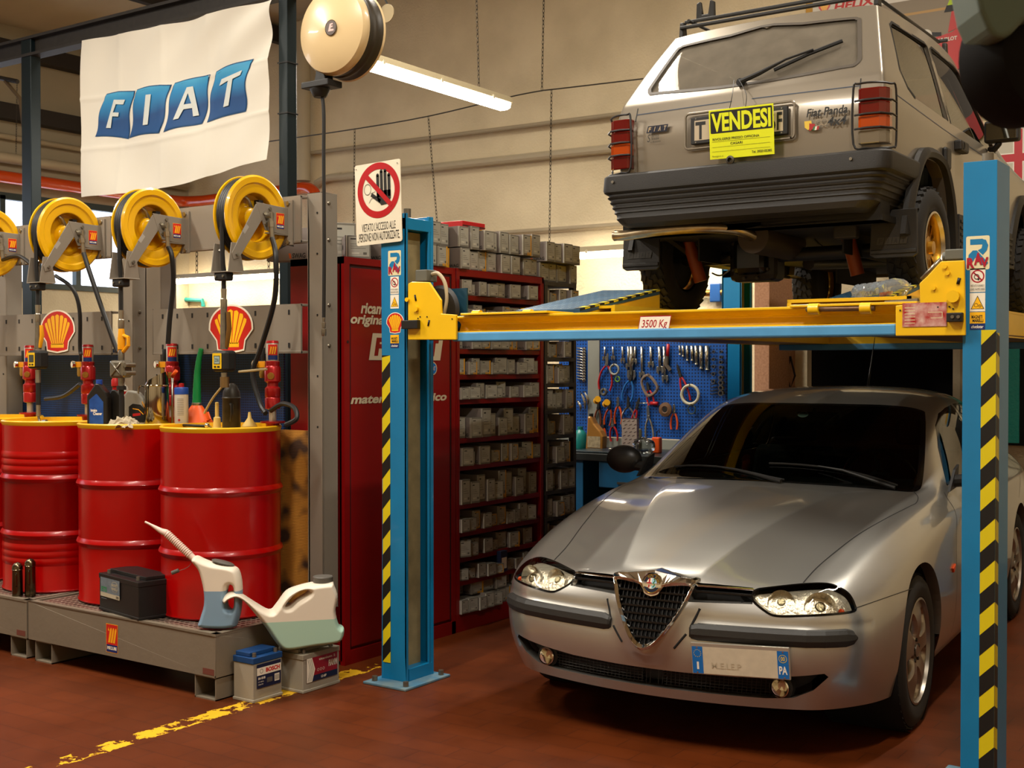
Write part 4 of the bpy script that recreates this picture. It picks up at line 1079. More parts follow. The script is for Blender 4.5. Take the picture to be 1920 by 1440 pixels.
def hang_sign(xg):
 """yellow for-sale card hung from the rear wiper"""
 ye = mat('card_yellow', 'dbe313', rough=.45); bk = mat('lettering_black', '0c0b0a')
 o = Vector((-2.58, 6.55, 1.775)); loc = o + Vector((.03, -(xg + .045), 1.0))
 t = thing('sale_sign', 'fluorescent yellow VENDESI card hanging over the rear number plate of the raised car', 'sign', loc)
 w, h = .345, .245; A = loc + Vector((-.165, 0, -.232)); u = Vector((1, 0, .0)); u = Vector((.9996, 0, -.012)).normalized(); v = Vector((-.012, -.10, 1)); v = (v - u * v.dot(u)).normalized(); n = u.cross(v)
 mb = MB(); mb.prism([(0, 0), (w, 0), (w, h), (0, h)], A - n * .003, u, v, n * .003, ye); mb.build('card', t, bevel=.0008)
 d = Decal(A, u, v); d.rect(.008, h * .52, w - .006, h * .965, bk, r=.006)
 d.text('VENDESI', .014, w - .014, h * .55, h * .93, ye, bold=.035)
 ink = mat('ink', '23250c', rough=.6); d.text('RIVOLGERSI PRESSO OFFICINA', .018, w * .78, h * .375, h * .425, ink, bold=.012); d.text('CASARI', w * .33, w * .52, h * .27, h * .32, ink, bold=.012)
 for z in (.35, .24, .15): d.rect(.015, h * z, w - .02, h * z + .0012, ink)
 d.text('Rivolgersi a:', .015, .075, h * .035, h * .075, ink); d.text('Tel. 3920102385', w * .66, w - .012, h * .06, h * .11, ink, bold=.015)
 d.build('card_print', t)
 mb = MB(); top = o + Vector((-.02, -(xg - .03), 1.165)); P = A + v * h
 mb.tube(smoothpts([P + u * .115, P + u * .13 + v * .06, top + Vector((-.005, -.03, .0))], False, 6), .0018, bk, 5)
 mb.tube(smoothpts([P + u * .20, P + u * .205 + v * .06, top + Vector((.02, -.03, .0))], False, 6), .0018, bk, 5); mb.build('string', t)
# ------------------------------------------------------------------ the workshop shell
def node_mat(name, build):
 if name in MATS: return MATS[name]
 m = bpy.data.materials.new(name); m.use_nodes = True; nt = m.node_tree; b = nt.nodes['Principled BSDF']
 build(nt, b, lambda t: nt.nodes.new(t), nt.links.new); MATS[name] = m; return m
def floor_mat():
 def f(nt, b, N, L):
  tc = N('ShaderNodeTexCoord'); br = N('ShaderNodeTexBrick'); br.offset = .5
  br.inputs['Scale'].default_value = 1.0; br.inputs['Brick Width'].default_value = .24; br.inputs['Row Height'].default_value = .12; br.inputs['Mortar Size'].default_value = .002; br.inputs['Mortar Smooth'].default_value = .3
  br.inputs['Color1'].default_value = (*hx('5f2806'), 1); br.inputs['Color2'].default_value = (*hx('592505'), 1); br.inputs['Mortar'].default_value = (*hx('3f1a06'), 1)
  L(tc.outputs['Object'], br.inputs['Vector'])
  n = N('ShaderNodeTexNoise'); n.inputs['Scale'].default_value = 1.3; n.inputs['Detail'].default_value = 8; n.inputs['Roughness'].default_value = .65; L(tc.outputs['Object'], n.inputs['Vector'])
  r = N('ShaderNodeValToRGB'); r.color_ramp.elements[0].position = .3; r.color_ramp.elements[0].color = (.35, .33, .30, 1); r.color_ramp.elements[1].position = .62; r.color_ramp.elements[1].color = (1, 1, 1, 1); L(n.outputs['Fac'], r.inputs['Fac'])
  mx = N('ShaderNodeMixRGB'); mx.blend_type = 'MULTIPLY'; mx.inputs[0].default_value = .75; L(br.outputs['Color'], mx.inputs[1]); L(r.outputs['Color'], mx.inputs[2])
  # worn yellow line
  sp = N('ShaderNodeSeparateXYZ'); L(tc.outputs['Object'], sp.inputs[0])
  a = N('ShaderNodeMath'); a.operation = 'ADD'; a.inputs[1].default_value = 4.045; L(sp.outputs['X'], a.inputs[0])
  ab = N('ShaderNodeMath'); ab.operation = 'ABSOLUTE'; L(a.outputs[0], ab.inputs[0])
  n3 = N('ShaderNodeTexNoise'); n3.inputs['Scale'].default_value = 14; n3.inputs['Detail'].default_value = 8; L(tc.outputs['Object'], n3.inputs['Vector'])
  w = N('ShaderNodeMath'); w.operation = 'MULTIPLY_ADD'; w.inputs[1].default_value = .10; w.inputs[2].default_value = -.05; L(n3.outputs['Fac'], w.inputs[0])
  s2 = N('ShaderNodeMath'); s2.operation = 'ADD'; L(ab.outputs[0], s2.inputs[0]); L(w.outputs[0], s2.inputs[1])
  lt = N('ShaderNodeMath'); lt.operation = 'LESS_THAN'; lt.inputs[1].default_value = .052; L(s2.outputs[0], lt.inputs[0])
  yl = N('ShaderNodeMath'); yl.operation = 'LESS_THAN'; yl.inputs[1].default_value = 4.68; L(sp.outputs['Y'], yl.inputs[0])
  n4 = N('ShaderNodeTexNoise'); n4.inputs['Scale'].default_value = 7; n4.inputs['Detail'].default_value = 9; n4.inputs['Roughness'].default_value = .7; L(tc.outputs['Object'], n4.inputs['Vector'])
  g4 = N('ShaderNodeMath'); g4.operation = 'GREATER_THAN'; g4.inputs[1].default_value = .49; L(n4.outputs['Fac'], g4.inputs[0])
  m1 = N('ShaderNodeMath'); m1.operation = 'MULTIPLY'; L(lt.outputs[0], m1.inputs[0]); L(yl.outputs[0], m1.inputs[1])
  m2 = N('ShaderNodeMath'); m2.operation = 'MULTIPLY'; L(m1.outputs[0], m2.inputs[0]); L(g4.outputs[0], m2.inputs[1])
  mz = N('ShaderNodeMixRGB'); mz.inputs[2].default_value = (*hx('d9a821'), 1); L(m2.outputs[0], mz.inputs[0]); L(mx.outputs[0], mz.inputs[1])
  L(mz.outputs[0], b.inputs['Base Color'])
  rr = N('ShaderNodeMapRange'); rr.inputs['To Min'].default_value = .30; rr.inputs['To Max'].default_value = .6; b.inputs['Specular IOR Level'].default_value = .3; L(n.outputs['Fac'], rr.inputs[0]); L(rr.outputs[0], b.inputs['Roughness'])
  bp = N('ShaderNodeBump'); bp.inputs['Strength'].default_value = .12; bp.inputs['Distance'].default_value = .003; L(br.outputs['Fac'], bp.inputs['Height']); bp.invert = True; L(bp.outputs[0], b.inputs['Normal'])
 return node_mat('terracotta_tiles', f)
def flat_dots(N, L, tc, sc, axes, thr, c1, c2, b, rough):
 sp = N('ShaderNodeSeparateXYZ'); cb = N('ShaderNodeCombineXYZ'); L(tc.outputs['Object'], sp.inputs[0]); L(sp.outputs[axes[0]], cb.inputs[0]); L(sp.outputs[axes[1]], cb.inputs[1])
 v = N('ShaderNodeTexVoronoi'); v.voronoi_dimensions = '2D'; v.inputs['Randomness'].default_value = 0; v.inputs['Scale'].default_value = sc; L(cb.outputs[0], v.inputs['Vector'])
 lt = N('ShaderNodeMath'); lt.operation = 'LESS_THAN'; lt.inputs[1].default_value = thr; L(v.outputs['Distance'], lt.inputs[0]); mx = N('ShaderNodeMixRGB'); mx.inputs[1].default_value = (*hx(c1), 1); mx.inputs[2].default_value = (*hx(c2), 1); L(lt.outputs[0], mx.inputs[0]); L(mx.outputs[0], b.inputs['Base Color']); b.inputs['Roughness'].default_value = rough
def wall_mat(name, c1, c2, sc=1.5, bump=.35):
 def f(nt, b, N, L):
  tc = N('ShaderNodeTexCoord'); n = N('ShaderNodeTexNoise'); n.inputs['Scale'].default_value = sc; n.inputs['Detail'].default_value = 8; L(tc.outputs['Object'], n.inputs['Vector'])
  r = N('ShaderNodeValToRGB'); r.color_ramp.elements[0].position = .35; r.color_ramp.elements[0].color = (*hx(c2), 1); r.color_ramp.elements[1].position = .6; r.color_ramp.elements[1].color = (*hx(c1), 1); L(n.outputs['Fac'], r.inputs[0]); L(r.outputs[0], b.inputs['Base Color'])
  n2 = N('ShaderNodeTexNoise'); n2.inputs['Scale'].default_value = 45; n2.inputs['Detail'].default_value = 6; L(tc.outputs['Object'], n2.inputs['Vector'])
  bp = N('ShaderNodeBump'); bp.inputs['Strength'].default_value = bump; bp.inputs['Distance'].default_value = .02; L(n2.outputs['Fac'], bp.inputs['Height']); L(bp.outputs[0], b.inputs['Normal']); b.inputs['Roughness'].default_value = .85
 return node_mat(name, f)
WY = 9.8; WX = -11.4
def room():
 S = structure
 mb = MB(); mb.bx((WX - .1, -2.5, -.1), (3.2, WY + .1, 0), floor_mat()); S(mb.build('floor'))
 pl = wall_mat('plaster', 'e0cfab', 'cfbe9b'); lo = wall_mat('plaster_low', 'cfc4a8', 'c0b497')
 # back wall with dark doorway
 mb = MB(); dx0, dx1, dz = -3.78, -2.60, 1.9
 mb.bx((WX, WY, 0), (dx0, WY + .1, 7.6), pl); mb.bx((dx1, WY, 0), (3.2, WY + .1, 7.6), pl); mb.bx((dx0, WY, dz), (dx1, WY + .1, 7.6), pl)
 S(mb.build('wall_back'))
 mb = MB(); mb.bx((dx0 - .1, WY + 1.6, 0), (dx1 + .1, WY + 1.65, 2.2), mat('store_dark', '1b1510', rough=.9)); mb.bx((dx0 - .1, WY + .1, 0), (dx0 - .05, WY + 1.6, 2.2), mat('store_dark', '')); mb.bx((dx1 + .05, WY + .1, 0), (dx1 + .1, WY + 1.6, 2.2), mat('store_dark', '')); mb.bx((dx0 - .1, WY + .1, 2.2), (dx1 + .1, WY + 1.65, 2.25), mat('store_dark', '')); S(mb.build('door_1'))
 # left wall with a long window strip
 z0, z1, y0, y1 = 2.34, 3.24, 2.0, 9.16
 mb = MB(); mb.bx((WX - .1, -2.5, 0), (WX, WY, z0), lo); mb.bx((WX - .1, -2.5, z1), (WX, WY, 5.0), mat('panel_wall', 'a3967c', rough=.7, noise=.1, nscale=2)); mb.bx((WX - .1, y1, z0), (WX, WY, z1), lo); mb.bx((WX - .1, -2.5, z0), (WX, y0, z1), lo); S(mb.build('wall_left'))
 wm = node_mat('frosted_daylight', lambda nt, b, N, L: (b.inputs['Emission Color'].__setattr__('default_value', (*hx('dbe8ff'), 1)), b.inputs['Emission Strength'].__setattr__('default_value', 3.2), b.inputs['Base Color'].__setattr__('default_value', (.6, .65, .7, 1))))
 mb = MB(); mb.bx((WX - .08, y0, z0), (WX - .05, y1, z1), wm); wn = S(mb.build('window_1'))
 fr = mat('window_frame', '2c3a3a', rough=.5)
 mb = MB()
 for k in range(9): y = y0 + (y1 - y0) * k / 8; mb.bx((WX - .05, y - .03, z0), (WX + .02, y + .03, z1), fr)
 mb.bx((WX - .05, y0, z0 - .03), (WX + .03, y1, z0 + .03), fr); mb.bx((WX - .05, y0, z1 - .04), (WX + .02, y1, z1 + .03), fr); o = mb.build('window_frame'); o.parent = wn; OM[o.name] = Matrix.Identity(4)
 mb = MB(); mb.bx((3.1, -2.5, 0), (3.2, WY, 7.6), pl); S(mb.build('wall_right'))
 mb = MB(); mb.bx((WX, -2.6, 0), (3.2, -2.5, 7.6), pl); S(mb.build('wall_front'))
 # sloping roof with sheets and purlins
 rf = mat('roof_sheet', 'c4b698', rough=.7, noise=.15, nscale=1.5)
 mb = MB(); mb.prism([(WX - .2, 4.95), (3.3, 7.4), (3.3, 7.5), (WX - .2, 5.05)], (0, -2.6, 0), (1, 0, 0), (0, 0, 1), (0, WY + 2.8, 0), rf); S(mb.build('ceiling'))
 pr = mat('purlin_dark', '241d17', rough=.7)
 k = 0
 for z, x, h in ((4.72, WX + .08, .16), (4.08, WX + .08, .16)):
  k += 1; mb = MB(); mb.bx((WX, -2.5, z - h / 2), (WX + .14, WY, z + h / 2), pr); S(mb.build('trim_%d' % k))
 for x in (-9.8, -8.0, -6.0, -4.0, -2.0, 0.0):
  z = 4.95 + (x - WX + .2) * (2.45 / 14.7) - .09; k += 1; mb = MB(); mb.bx((x - .04, -2.5, z - .12), (x + .04, WY, z + .06), pr); S(mb.build('trim_%d' % k))
 # right window low on the back wall
 gf = mat('dark_frame', '15130f', rough=.5); gg = mat('rippled_green', '2c7d66', rough=.15, emit='1c5546', estr=.35, bump=.8, bscale=40); gp = mat('rippled_pale', 'a9a184', rough=.2, emit='8c8468', estr=.30, bump=.8, bscale=40)
 wn = MB(); wn.bx((-2.50, WY - .04, .9), (-1.2, WY - .01, 1.70), gf); wn = S(wn.build('window_2'))
 for a, b, m in ((-2.53, -2.47, mat('pale_jamb', 'b09a72', rough=.8)), (-2.43, -2.27, gg), (-2.24, -2.10, gg), (-2.06, -1.92, gp), (-1.89, -1.74, gp), (-1.70, -1.5, gp)):
  mb = MB(); mb.bx((a, WY - .06, .92), (b, WY - .042, 1.655), m); o = mb.build('pane'); o.parent = wn; OM[o.name] = Matrix.Identity(4)
 # fittings on the walls
 grey = mat('painted_pipe', 'a3957a', rough=.6); pale = mat('pale_pipe', 'b3a68b', rough=.6)
 def wallpipe(pts, r, m, name, label, cat, n=10, grp=None):
  mb = MB(); mb.tube(pts, r, m, n); return prop(mb.build(name), label, cat, grp)
 y = WY - .06
 wallpipe([at_y(583, 287, y), at_y(1170, 213, y), at_y(1830, 132, y)], .022, grey, 'conduit', 'thin painted conduit, the upper of the two long ones across the back wall', 'conduit')
 wallpipe(smoothpts([at_y(593, 345, y), at_y(612, 335, y), at_y(640, 331, y), at_y(680, 328, y), at_y(1170, 276, y), at_y(1500, 240, y), at_y(1900, 199, y)], False, 4), .042, pale, 'conduit', 'thick painted pipe running across the back wall below the thin conduit', 'pipe')
 wallpipe([at_y(840, 446, y), at_y(858, 442, y), at_y(1175, 420, y)], .02, grey, 'conduit', 'short thin conduit on the back wall above the stacked grey boxes', 'conduit')
 wallpipe([Vector((WX + .06, 2, 3.83)), Vector((WX + .06, WY - .1, 3.83))], .03, grey, 'conduit', 'thin painted conduit along the left wall near the roof', 'conduit')
 wallpipe([Vector((WX + .08, 2, 3.61)), Vector((WX + .08, WY - .1, 3.61))], .055, pale, 'conduit', 'thick pale pipe on the left wall just above the orange pipe', 'pipe')
 og = mat('orange_pipe', 'c8430e', rough=.22, coat=.5)
 ye = WY - .16; e = at_y(585, 352, ye)
 pts = [Vector((WX + .14, 1.0, 3.42)), Vector((WX + .14, ye - .35, 3.40))] + smoothpts([Vector((WX + .14, ye - .3, 3.40)), Vector((WX + .2, ye - .08, 3.40)), Vector((WX + .45, ye, 3.40))], False, 5) + [Vector((e.x - .14, ye, e.z + .01))] + smoothpts([Vector((e.x - .12, ye, e.z + .01)), Vector((e.x - .01, ye, e.z - .02)), Vector((e.x + .06, ye, e.z - .12)), Vector((e.x + .07, ye, e.z - .4))], False, 5)
 wallpipe(pts, .062, og, 'orange_pipe', 'shiny orange pipe running round the corner above the hose reels', 'pipe', 20)
 c = at_y(567, 100, WY - .12)
 mb = MB(); mb.cyl((c.x, WY - .12, 3.5), (c.x, WY - .12, 5.2), .085, pale, n=24); dp = prop(mb.build('downpipe'), 'wide cream vertical downpipe on the back wall behind the teal post', 'pipe')
 for py in (152, 172):
  mb = MB(); z = at_y(567, py, WY - .12).z; mb.lathe([(.085, -.012), (.092, -.012), (.092, .012), (.085, .012)], (c.x, WY - .12, z), pale, n=24); o = mb.build('collar'); o.parent = dp; OM[o.name] = Matrix.Identity(4)
 # crack lines in the plaster are thin dark seams
 # brick pier and cupboard front by the doorway
 def brick(nt, b, N, L):
  tc = N('ShaderNodeTexCoord'); n = N('ShaderNodeTexNoise'); n.inputs['Scale'].default_value = 60; L(tc.outputs['Object'], n.inputs['Vector']); r = N('ShaderNodeValToRGB'); r.color_ramp.elements[0].color = (*hx('7a5238'), 1); r.color_ramp.elements[1].color = (*hx('b98a68'), 1); L(n.outputs['Fac'], r.inputs[0]); L(r.outputs[0], b.inputs['Base Color']); b.inputs['Roughness'].default_value = .9
 mb = MB(); mb.bx((-4.01, 9.25, 0), (-3.885, 9.8, 2.6), node_mat('pier_brick', brick)); S(mb.build('trim_20'))
 # teal frame carrying the banner
 teal = mat('teal_steel', '0a1a1e', rough=.4, metal=.3); dk = mat('beam_dark', '241f1a', rough=.6, noise=.4, nscale=20)
 for a, b, lab in ((50, 68, 'dark teal steel post at the left end of the banner'), (532, 548, 'dark teal steel post right of the banner, behind the hose reel rack')):
  p = at_y(a, 300, 5.3); q = at_y(b, 300, 5.3); t = thing('steel_post', lab, 'post', ((p.x + q.x) / 2, 5.3, 0)); mb = MB(); mb.bx((p.x, 5.26, 0), (q.x, 5.34, 3.84), teal); mb.build('post_tube', t, bevel=.004)
  for z in (3.3, 3.0):
   mb = MB(); mb.bx((p.x - .006, 5.255, z), (q.x + .006, 5.345, z + .008), mat('cable_tie', '0d0d0d'))
   if a > 500: mb.build('cable_tie', t)
 mb = MB(); mb.bx((-9.5, 5.25, 3.70), (-3.3, 5.35, 3.72), dk); mb.bx((-9.5, 5.295, 3.72), (-3.3, 5.305, 3.83), dk); mb.bx((-9.5, 5.25, 3.82), (-3.3, 5.35, 3.84), dk)
 prop(mb.build('overhead_beam'), 'dark steel beam the white banner hangs from', 'beam')
 mb = MB(); mb.bx((-9.5, 5.36, 3.60), (-8.6, 5.40, 3.64), dk)
 # bracket, chain and loop at far left
 br = thing('wall_bracket', 'dark bracket with a hanging chain left of the teal post', 'bracket', (-9.0, 6.3, 3.4))
 a = at_y(-30, 140, 6.3); b = at_y(33, 153, 6.3); mb = MB(); mb.tube([a, b], .02, dk, 6); mb.tube([at_y(10, 152, 6.3), at_y(38, 185, 6.3), at_y(46, 250, 6.3), at_y(50, 290, 6.3)], .018, mat('old_wood', '5b4a33'), 6); mb.build('bracket_arm', br)
 chain(at_y(32, 155, 6.3), at_y(30, 288, 6.3), .012, None, br)
def chain(a, b, s, label, parent=None, grp=None, name='chain'):
 ch = mat('chain_steel', '3a3228', rough=.5, metal=.6)
 a = Vector(a); b = Vector(b); L = (b - a).length; n = max(3, int(L / (s * 1.7))); mb = MB(); d = (b - a) / n; t = d.normalized()
 e1 = Vector((1, 0, 0)) - t * t.x; e1.normalize(); e2 = t.cross(e1)
 for k in range(n):
  c = a + d * (k + .5); e = e1 if k % 2 else e2; hl = d.length * .68; w = s * .42
  mb.tube([c + t * hl, c + t * hl * .5 + e * w, c - t * hl * .5 + e * w, c - t * hl, c - t * hl * .5 - e * w, c + t * hl * .5 - e * w, c + t * hl], s * .14, ch, 4, cap=False)
 o = mb.build(name, parent)
 if label: prop(o, label, 'chain', grp)
 return o
def M_logo(d, x0, y0, w, h, text='MECLUBE'):
 """red sticker with three slanted yellow strokes over a blue name band"""
 red = mat('decal_red', 'c2221a', rough=.35); blu = mat('decal_navy', '142a66', rough=.35); yel = mat('decal_yellow', 'f0a61c', rough=.35); wht = mat('decal_white', 'e9e2d0', rough=.4)
 d.rect(x0 - w * .03, y0 - h * .02, x0 + w * 1.03, y0 + h * 1.02, yel); d.rect(x0, y0 + h * .27, x0 + w, y0 + h, red, layer=1); d.rect(x0, y0, x0 + w, y0 + h * .27, blu, layer=1)
 for k in range(3):
  a = x0 + w * (.16 + .22 * k); d.poly([(a, y0 + h * .34), (a + w * .17, y0 + h * .34), (a + w * .33, y0 + h * .80), (a + w * .31, y0 + h * .87), (a + w * .25, y0 + h * .89), (a + w * .17, y0 + h * .80)], yel, layer=2)
 d.poly([(x0 + w * .14, y0 + h * .78), (x0 + w * .28, y0 + h * .75), (x0 + w * .22, y0 + h * .90)], yel, layer=2)
 if text: d.k = 2; d.text(text, x0 + w * .08, x0 + w * .92, y0 + h * .09, y0 + h * .21, wht, bold=.04)
 d.k = 4
def shell_logo(d, cx, cy, r, white=True, ray_m=None):
 """scallop emblem: white edge, red scallop, yellow rays"""
 red = mat('decal_red', 'c2221a', rough=.35); yel = mat('decal_yellow2', 'f2b619', rough=.35); wht = mat('decal_white', 'e9e2d0', rough=.4)
 def sc(k, dy=0):
  P = [(-.40, -.86), (-.60, -.82), (-.66, -.44), (-1.0, -.02)]
  for a in range(170, 9, -10): P.append((math.cos(R(a)) * 1.0, .08 + math.sin(R(a)) * .86))
  P += [(1.0, -.02), (.66, -.44), (.60, -.82), (.40, -.86), (0, -.92)]
  return [(cx + x * r * k, cy + (y * k + dy) * r) for x, y in P][::-1]
 if white: d.poly(sc(1.08), wht)
 d.poly(sc(1.0), red); k0 = d.k
 n = 7
 for i in range(n):
  a0 = R(166 - i * 152 / n - 2.2); a1 = R(166 - (i + 1) * 152 / n + 2.2); am = (a0 + a1) / 2
  b = (cx + (i - 3) * .10 * r, cy - .60 * r)
  f = lambda a, q=.82: (cx + math.cos(a) * r * q, cy + .08 * r + math.sin(a) * r * q * .86)
  w = .034 * r
  d.poly([(b[0] - w, b[1]), (b[0] + w, b[1]), f(a1, .78), f(am, .85), f(a0, .78)], yel, layer=k0)
 d.poly([(cx - .40 * r, cy - .74 * r), (cx + .40 * r, cy - .74 * r), (cx + .40 * r, cy - .56 * r), (cx - .40 * r, cy - .56 * r)], yel, layer=k0)
def wall_things():
 # poster of a red racing car
 A = at_y(1510, 52, WY - .03); x0 = A.x; x1 = -1.9; z0 = at_y(1700, 200, WY - .03).z; z0 = 3.42; z1 = 4.62
 ps = thing('poster', 'large yellow-framed poster of a red racing car behind the raised hatchback', 'poster', (x0, WY - .02, z0)); W, Hh = x1 - x0 + .3, z1 - z0
 mb = MB(); mb.bx((x0, WY - .02, z0), (x0 + W, WY, z1), mat('poster_yellow', 'b8860f', rough=.5)); mb.build('board', ps)
 d = Decal((x0, WY - .021, z0), (1, 0, 0), (0, 0, 1)); g1 = mat('track_grey', '5b544c', rough=.6); g2 = mat('track_pale', '8a7d6a', rough=.6); red = mat('race_red', 'b01408', rough=.4); wh = mat('poster_white', 'cfc8ba', rough=.5); bk = mat('poster_black', '120f0e', rough=.5); nv = mat('poster_navy', '1d2138', rough=.5)
 d.rect(.06, 0, W, Hh, g1); d.rect(.06, .62, W, Hh, g2); d.rect(.06, 0, W, .20, red); d.rect(.06, .96, W, 1.085, wh); d.rect(.06, 1.085, W, Hh, nv); d.rect(.06, .84, W, .86, mat('poster_tan', 'b08a52'), layer=2)
 rr = mat('helix_red', 'b81c12')
 for xx in (.08, .78, 1.42):
  d.k = 4; d.text('HELIX', xx + .16, xx + .50, .975, 1.035, rr, bold=.04, shear=.15); d.k = 4; d.text('Shell', xx + .17, xx + .28, 1.045, 1.075, rr); d.k = 4; shell_logo(d, xx + .08, 1.02, .05, False)
 random.seed(3)
 for k in range(60): d.k = 4; d.rect(.06 + random.random() * (W - .1), 1.09 + random.random() * .08, .0, .0, wh) if False else None
 # car seen from its left side, nose to the left
 cx, cy = .72, .36
 def q(L, m, l): d.poly([(cx + a, cy + b) for a, b in L], m, layer=l)
 q([(-.02, -.02), (.75, -.06), (1.05, -.04), (1.05, .06), (.1, .06)], bk, 6)
 q([(-.30, .04), (-.05, .02), (.10, .02), (.80, .0), (.95, .14), (.95, .30), (.80, .34), (.60, .36), (.52, .34), (.46, .30), (.30, .27), (.02, .24), (-.20, .16)], red, 8)
 q([(.43, .30), (.46, .48), (.55, .48), (.60, .36)], red, 9); q([(.42, .50), (.60, .52), (.62, .56), (.44, .55)], mat('camera_yellow', 'a8c21a'), 9)
 q([(.40, .46), (.56, .46), (.55, .51), (.42, .51)], bk, 10)
 q([(-.12, .22), (-.02, .28), (.20, .30), (.38, .28), (.38, .31), (.18, .34), (-.05, .32), (-.14, .25)], bk, 11)
 d.k = 12; d.disc(cx + .26, cy + .30, .05, wh); q([(.10, .20), (.30, .22), (.32, .10), (.14, .08)], bk, 12)
 d.k = 13; shell_logo(d, cx + .66, cy + .15, .095, False); d.k = 13
 d.poly([(cx + .02, cy + .17), (cx + .10, cy + .17), (cx + .10, cy + .09), (cx + .06, cy + .05), (cx + .02, cy + .09)], mat('decal_yellow2', ''), layer=13)
 d.poly([(cx + .045, cy + .15), (cx + .075, cy + .15), (cx + .06, cy + .08)], bk, layer=15)
 d.k = 14; d.text('HUBLOT', cx + .36, cx + .50, cy + .235, cy + .265, wh, bold=.04); d.k = 14; d.text('Lenovo', cx + .28, cx + .46, cy - .01, cy + .02, wh, bold=.03); d.k = 14; d.text('infor', cx + .44, cx + .56, cy - .055, cy - .025, wh)
 d.build('print', ps)
 # round club sign
 c = at_y(1925, 292, WY - .03); r = .345
 sg = thing('round_sign', 'round enamel sign with red cross and ALFA lettering at the right edge', 'sign', (c.x, WY - .02, c.z))
 mb = MB(); mb.lathe([(.0001, .03), (r, .03), (r + .01, .02), (r + .01, 0)], (c.x, WY, c.z), mat('sign_white', 'd6cfbf', rough=.4), (0, -1, 0), 64); mb.build('disc', sg)
 d = Decal((c.x, WY - .031, c.z), (1, 0, 0), (0, 0, 1)); nvy = mat('sign_navy', '14203f', rough=.35); wh2 = mat('sign_white', ''); mesh_ = mat('sign_mesh', 'b0a894', rough=.5)
 d.disc(0, 0, r * .975, nvy, n=64); d.disc(0, 0, r * .64, wh2, n=64); d.disc(0, 0, r * .61, mesh_, n=64)
 rc = mat('sign_red', 'a8121a', rough=.35)
 for e in (.11, .085):
  m_ = wh2 if e == .11 else rc
  d.rect(-.17 * r * 1 - e * r * 1.0 - 0.0, -.60 * r, -.17 * r + e * r, .60 * r, m_); d.rect(-.6 * r, -.02 * r - e * r, .05 * r, -.02 * r + e * r, m_)
 sn = [(r * (.32 + .13 * math.sin(k * 1.1)), r * (.45 - .09 * k)) for k in range(11)]; d.line(sn, r * .12, mat('sign_green', '2e7a5a'))
 arc_text(d, 'ALFA', 0, 0, r * .81, 164, 19, r * .22, wh2, bold=.03); arc_text(d, 'ROMEO', 0, 0, r * .81, 64, 19, r * .22, wh2, bold=.03)
 d.build('emblem', sg)
 # suspended strip lights
 def strip(name, a, b, label, w=.12, power=1, chains=True, top=5.9, emit=26):
  a = Vector(a); b = Vector(b); t = (b - a); L = t.length; t.normalize(); sd = Vector((t.y, -t.x, 0)) * w / 2
  th = thing(name, label, 'lamp', tuple((a + b) / 2)); hs = mat('lamp_housing', '9a8d70', rough=.5); em = mat('lamp_tube', 'ffffff', emit='fff1da', estr=emit)
  mb = MB(); mb.prism([(-w / 2, .0), (w / 2, .0), (w * .36, .05), (-w * .36, .05)], a, sd.normalized(), (0, 0, 1), t * L, hs); mb.build('housing', th, bevel=.004)
  mb = MB(); mb.prism([(-w * .46, -.002), (-w * .40, -.04), (-w * .2, -.052), (w * .2, -.052), (w * .40, -.04), (w * .46, -.002)], a + t * .02, sd.normalized(), (0, 0, 1), t * (L - .04), em); mb.build('diffuser', th, bevel=.004)
  for f in (.15, .5, .85):
   for s in (1, -1): m2 = MB(); m2.box(a + t * L * f + sd * s * 1.02, (.02, .02, .03), mat('clip', 'b8ad93')); m2.build('clip', th)
  if chains:
   for f in (.12, .88):
    q = a + t * L * f; zc = 4.95 + (q.x - WX + .2) * (2.45 / 14.7); m2 = MB(); m2.tube([q + Vector((0, 0, .048)), Vector((q.x, q.y, zc))], .004, mat('chain_steel', '3a3228', rough=.5, metal=.6), 5); m2.build('suspension_wire', th)
  ld = bpy.data.lights.new('strip_light', 'AREA'); ld.shape = 'RECTANGLE'; ld.size = w; ld.size_y = L; ld.energy = 55 * power; ld.color = (1, .93, .82)
  lo = bpy.data.objects.new('strip_light', ld); COL.objects.link(lo); m = (a + b) / 2; lo.location = (m.x, m.y, m.z - .07); lo.rotation_euler = (0, 0, math.atan2(t.y, t.x) - PI / 2); lo.parent = None
  return th
 strip('strip_lamp', (-5.46, 6.02, 3.53), (-5.47, 7.84, 3.53), 'lit fluorescent strip lamp hanging above the grey boxes, right of the cream reel', .15, 1.3, False)
 a = at_y(318, 528, WY - .3); b = at_y(532, 526, WY - .3)
 strip('strip_lamp', (a.x - .1, WY - .3, 2.50), (b.x + .35, WY - .3, 2.50), 'lit strip lamp low on the back wall, seen under the right-hand hose reel', .14, .06, False)
 a = at_y(1065, 485, WY - .3)
 strip('strip_lamp', (a.x, WY - .3, 2.52), (a.x + 1.6, WY - .3, 2.52), 'lit strip lamp low on the back wall beside the mud flap of the raised car', .14, .06, False)
 # lamps of the hall above and behind the camera
 strip('strip_lamp', (-3.4, 1.2, 5.0), (-3.4, 2.8, 5.0), 'lit strip lamp high over the front of the silver saloon', .15, 3.0)
 strip('strip_lamp', (-.4, 1.4, 5.0), (-.4, 3.0, 5.0), 'lit strip lamp high above the right lift post', .15, 2.6)
 strip('strip_lamp', (-6.2, 1.6, 4.6), (-6.2, 3.2, 4.6), 'lit strip lamp high above the red drums', .15, 2.6)
 strip('strip_lamp', (-1.0, 5.6, 5.6), (-1.0, 7.2, 5.6), 'lit strip lamp high beside the roof of the raised car', .15, 2.2)
 strip('strip_lamp', (-4.4, 5.0, 5.6), (-4.4, 6.6, 5.6), 'lit strip lamp high between the raised car and the red cupboards', .15, 2.6)
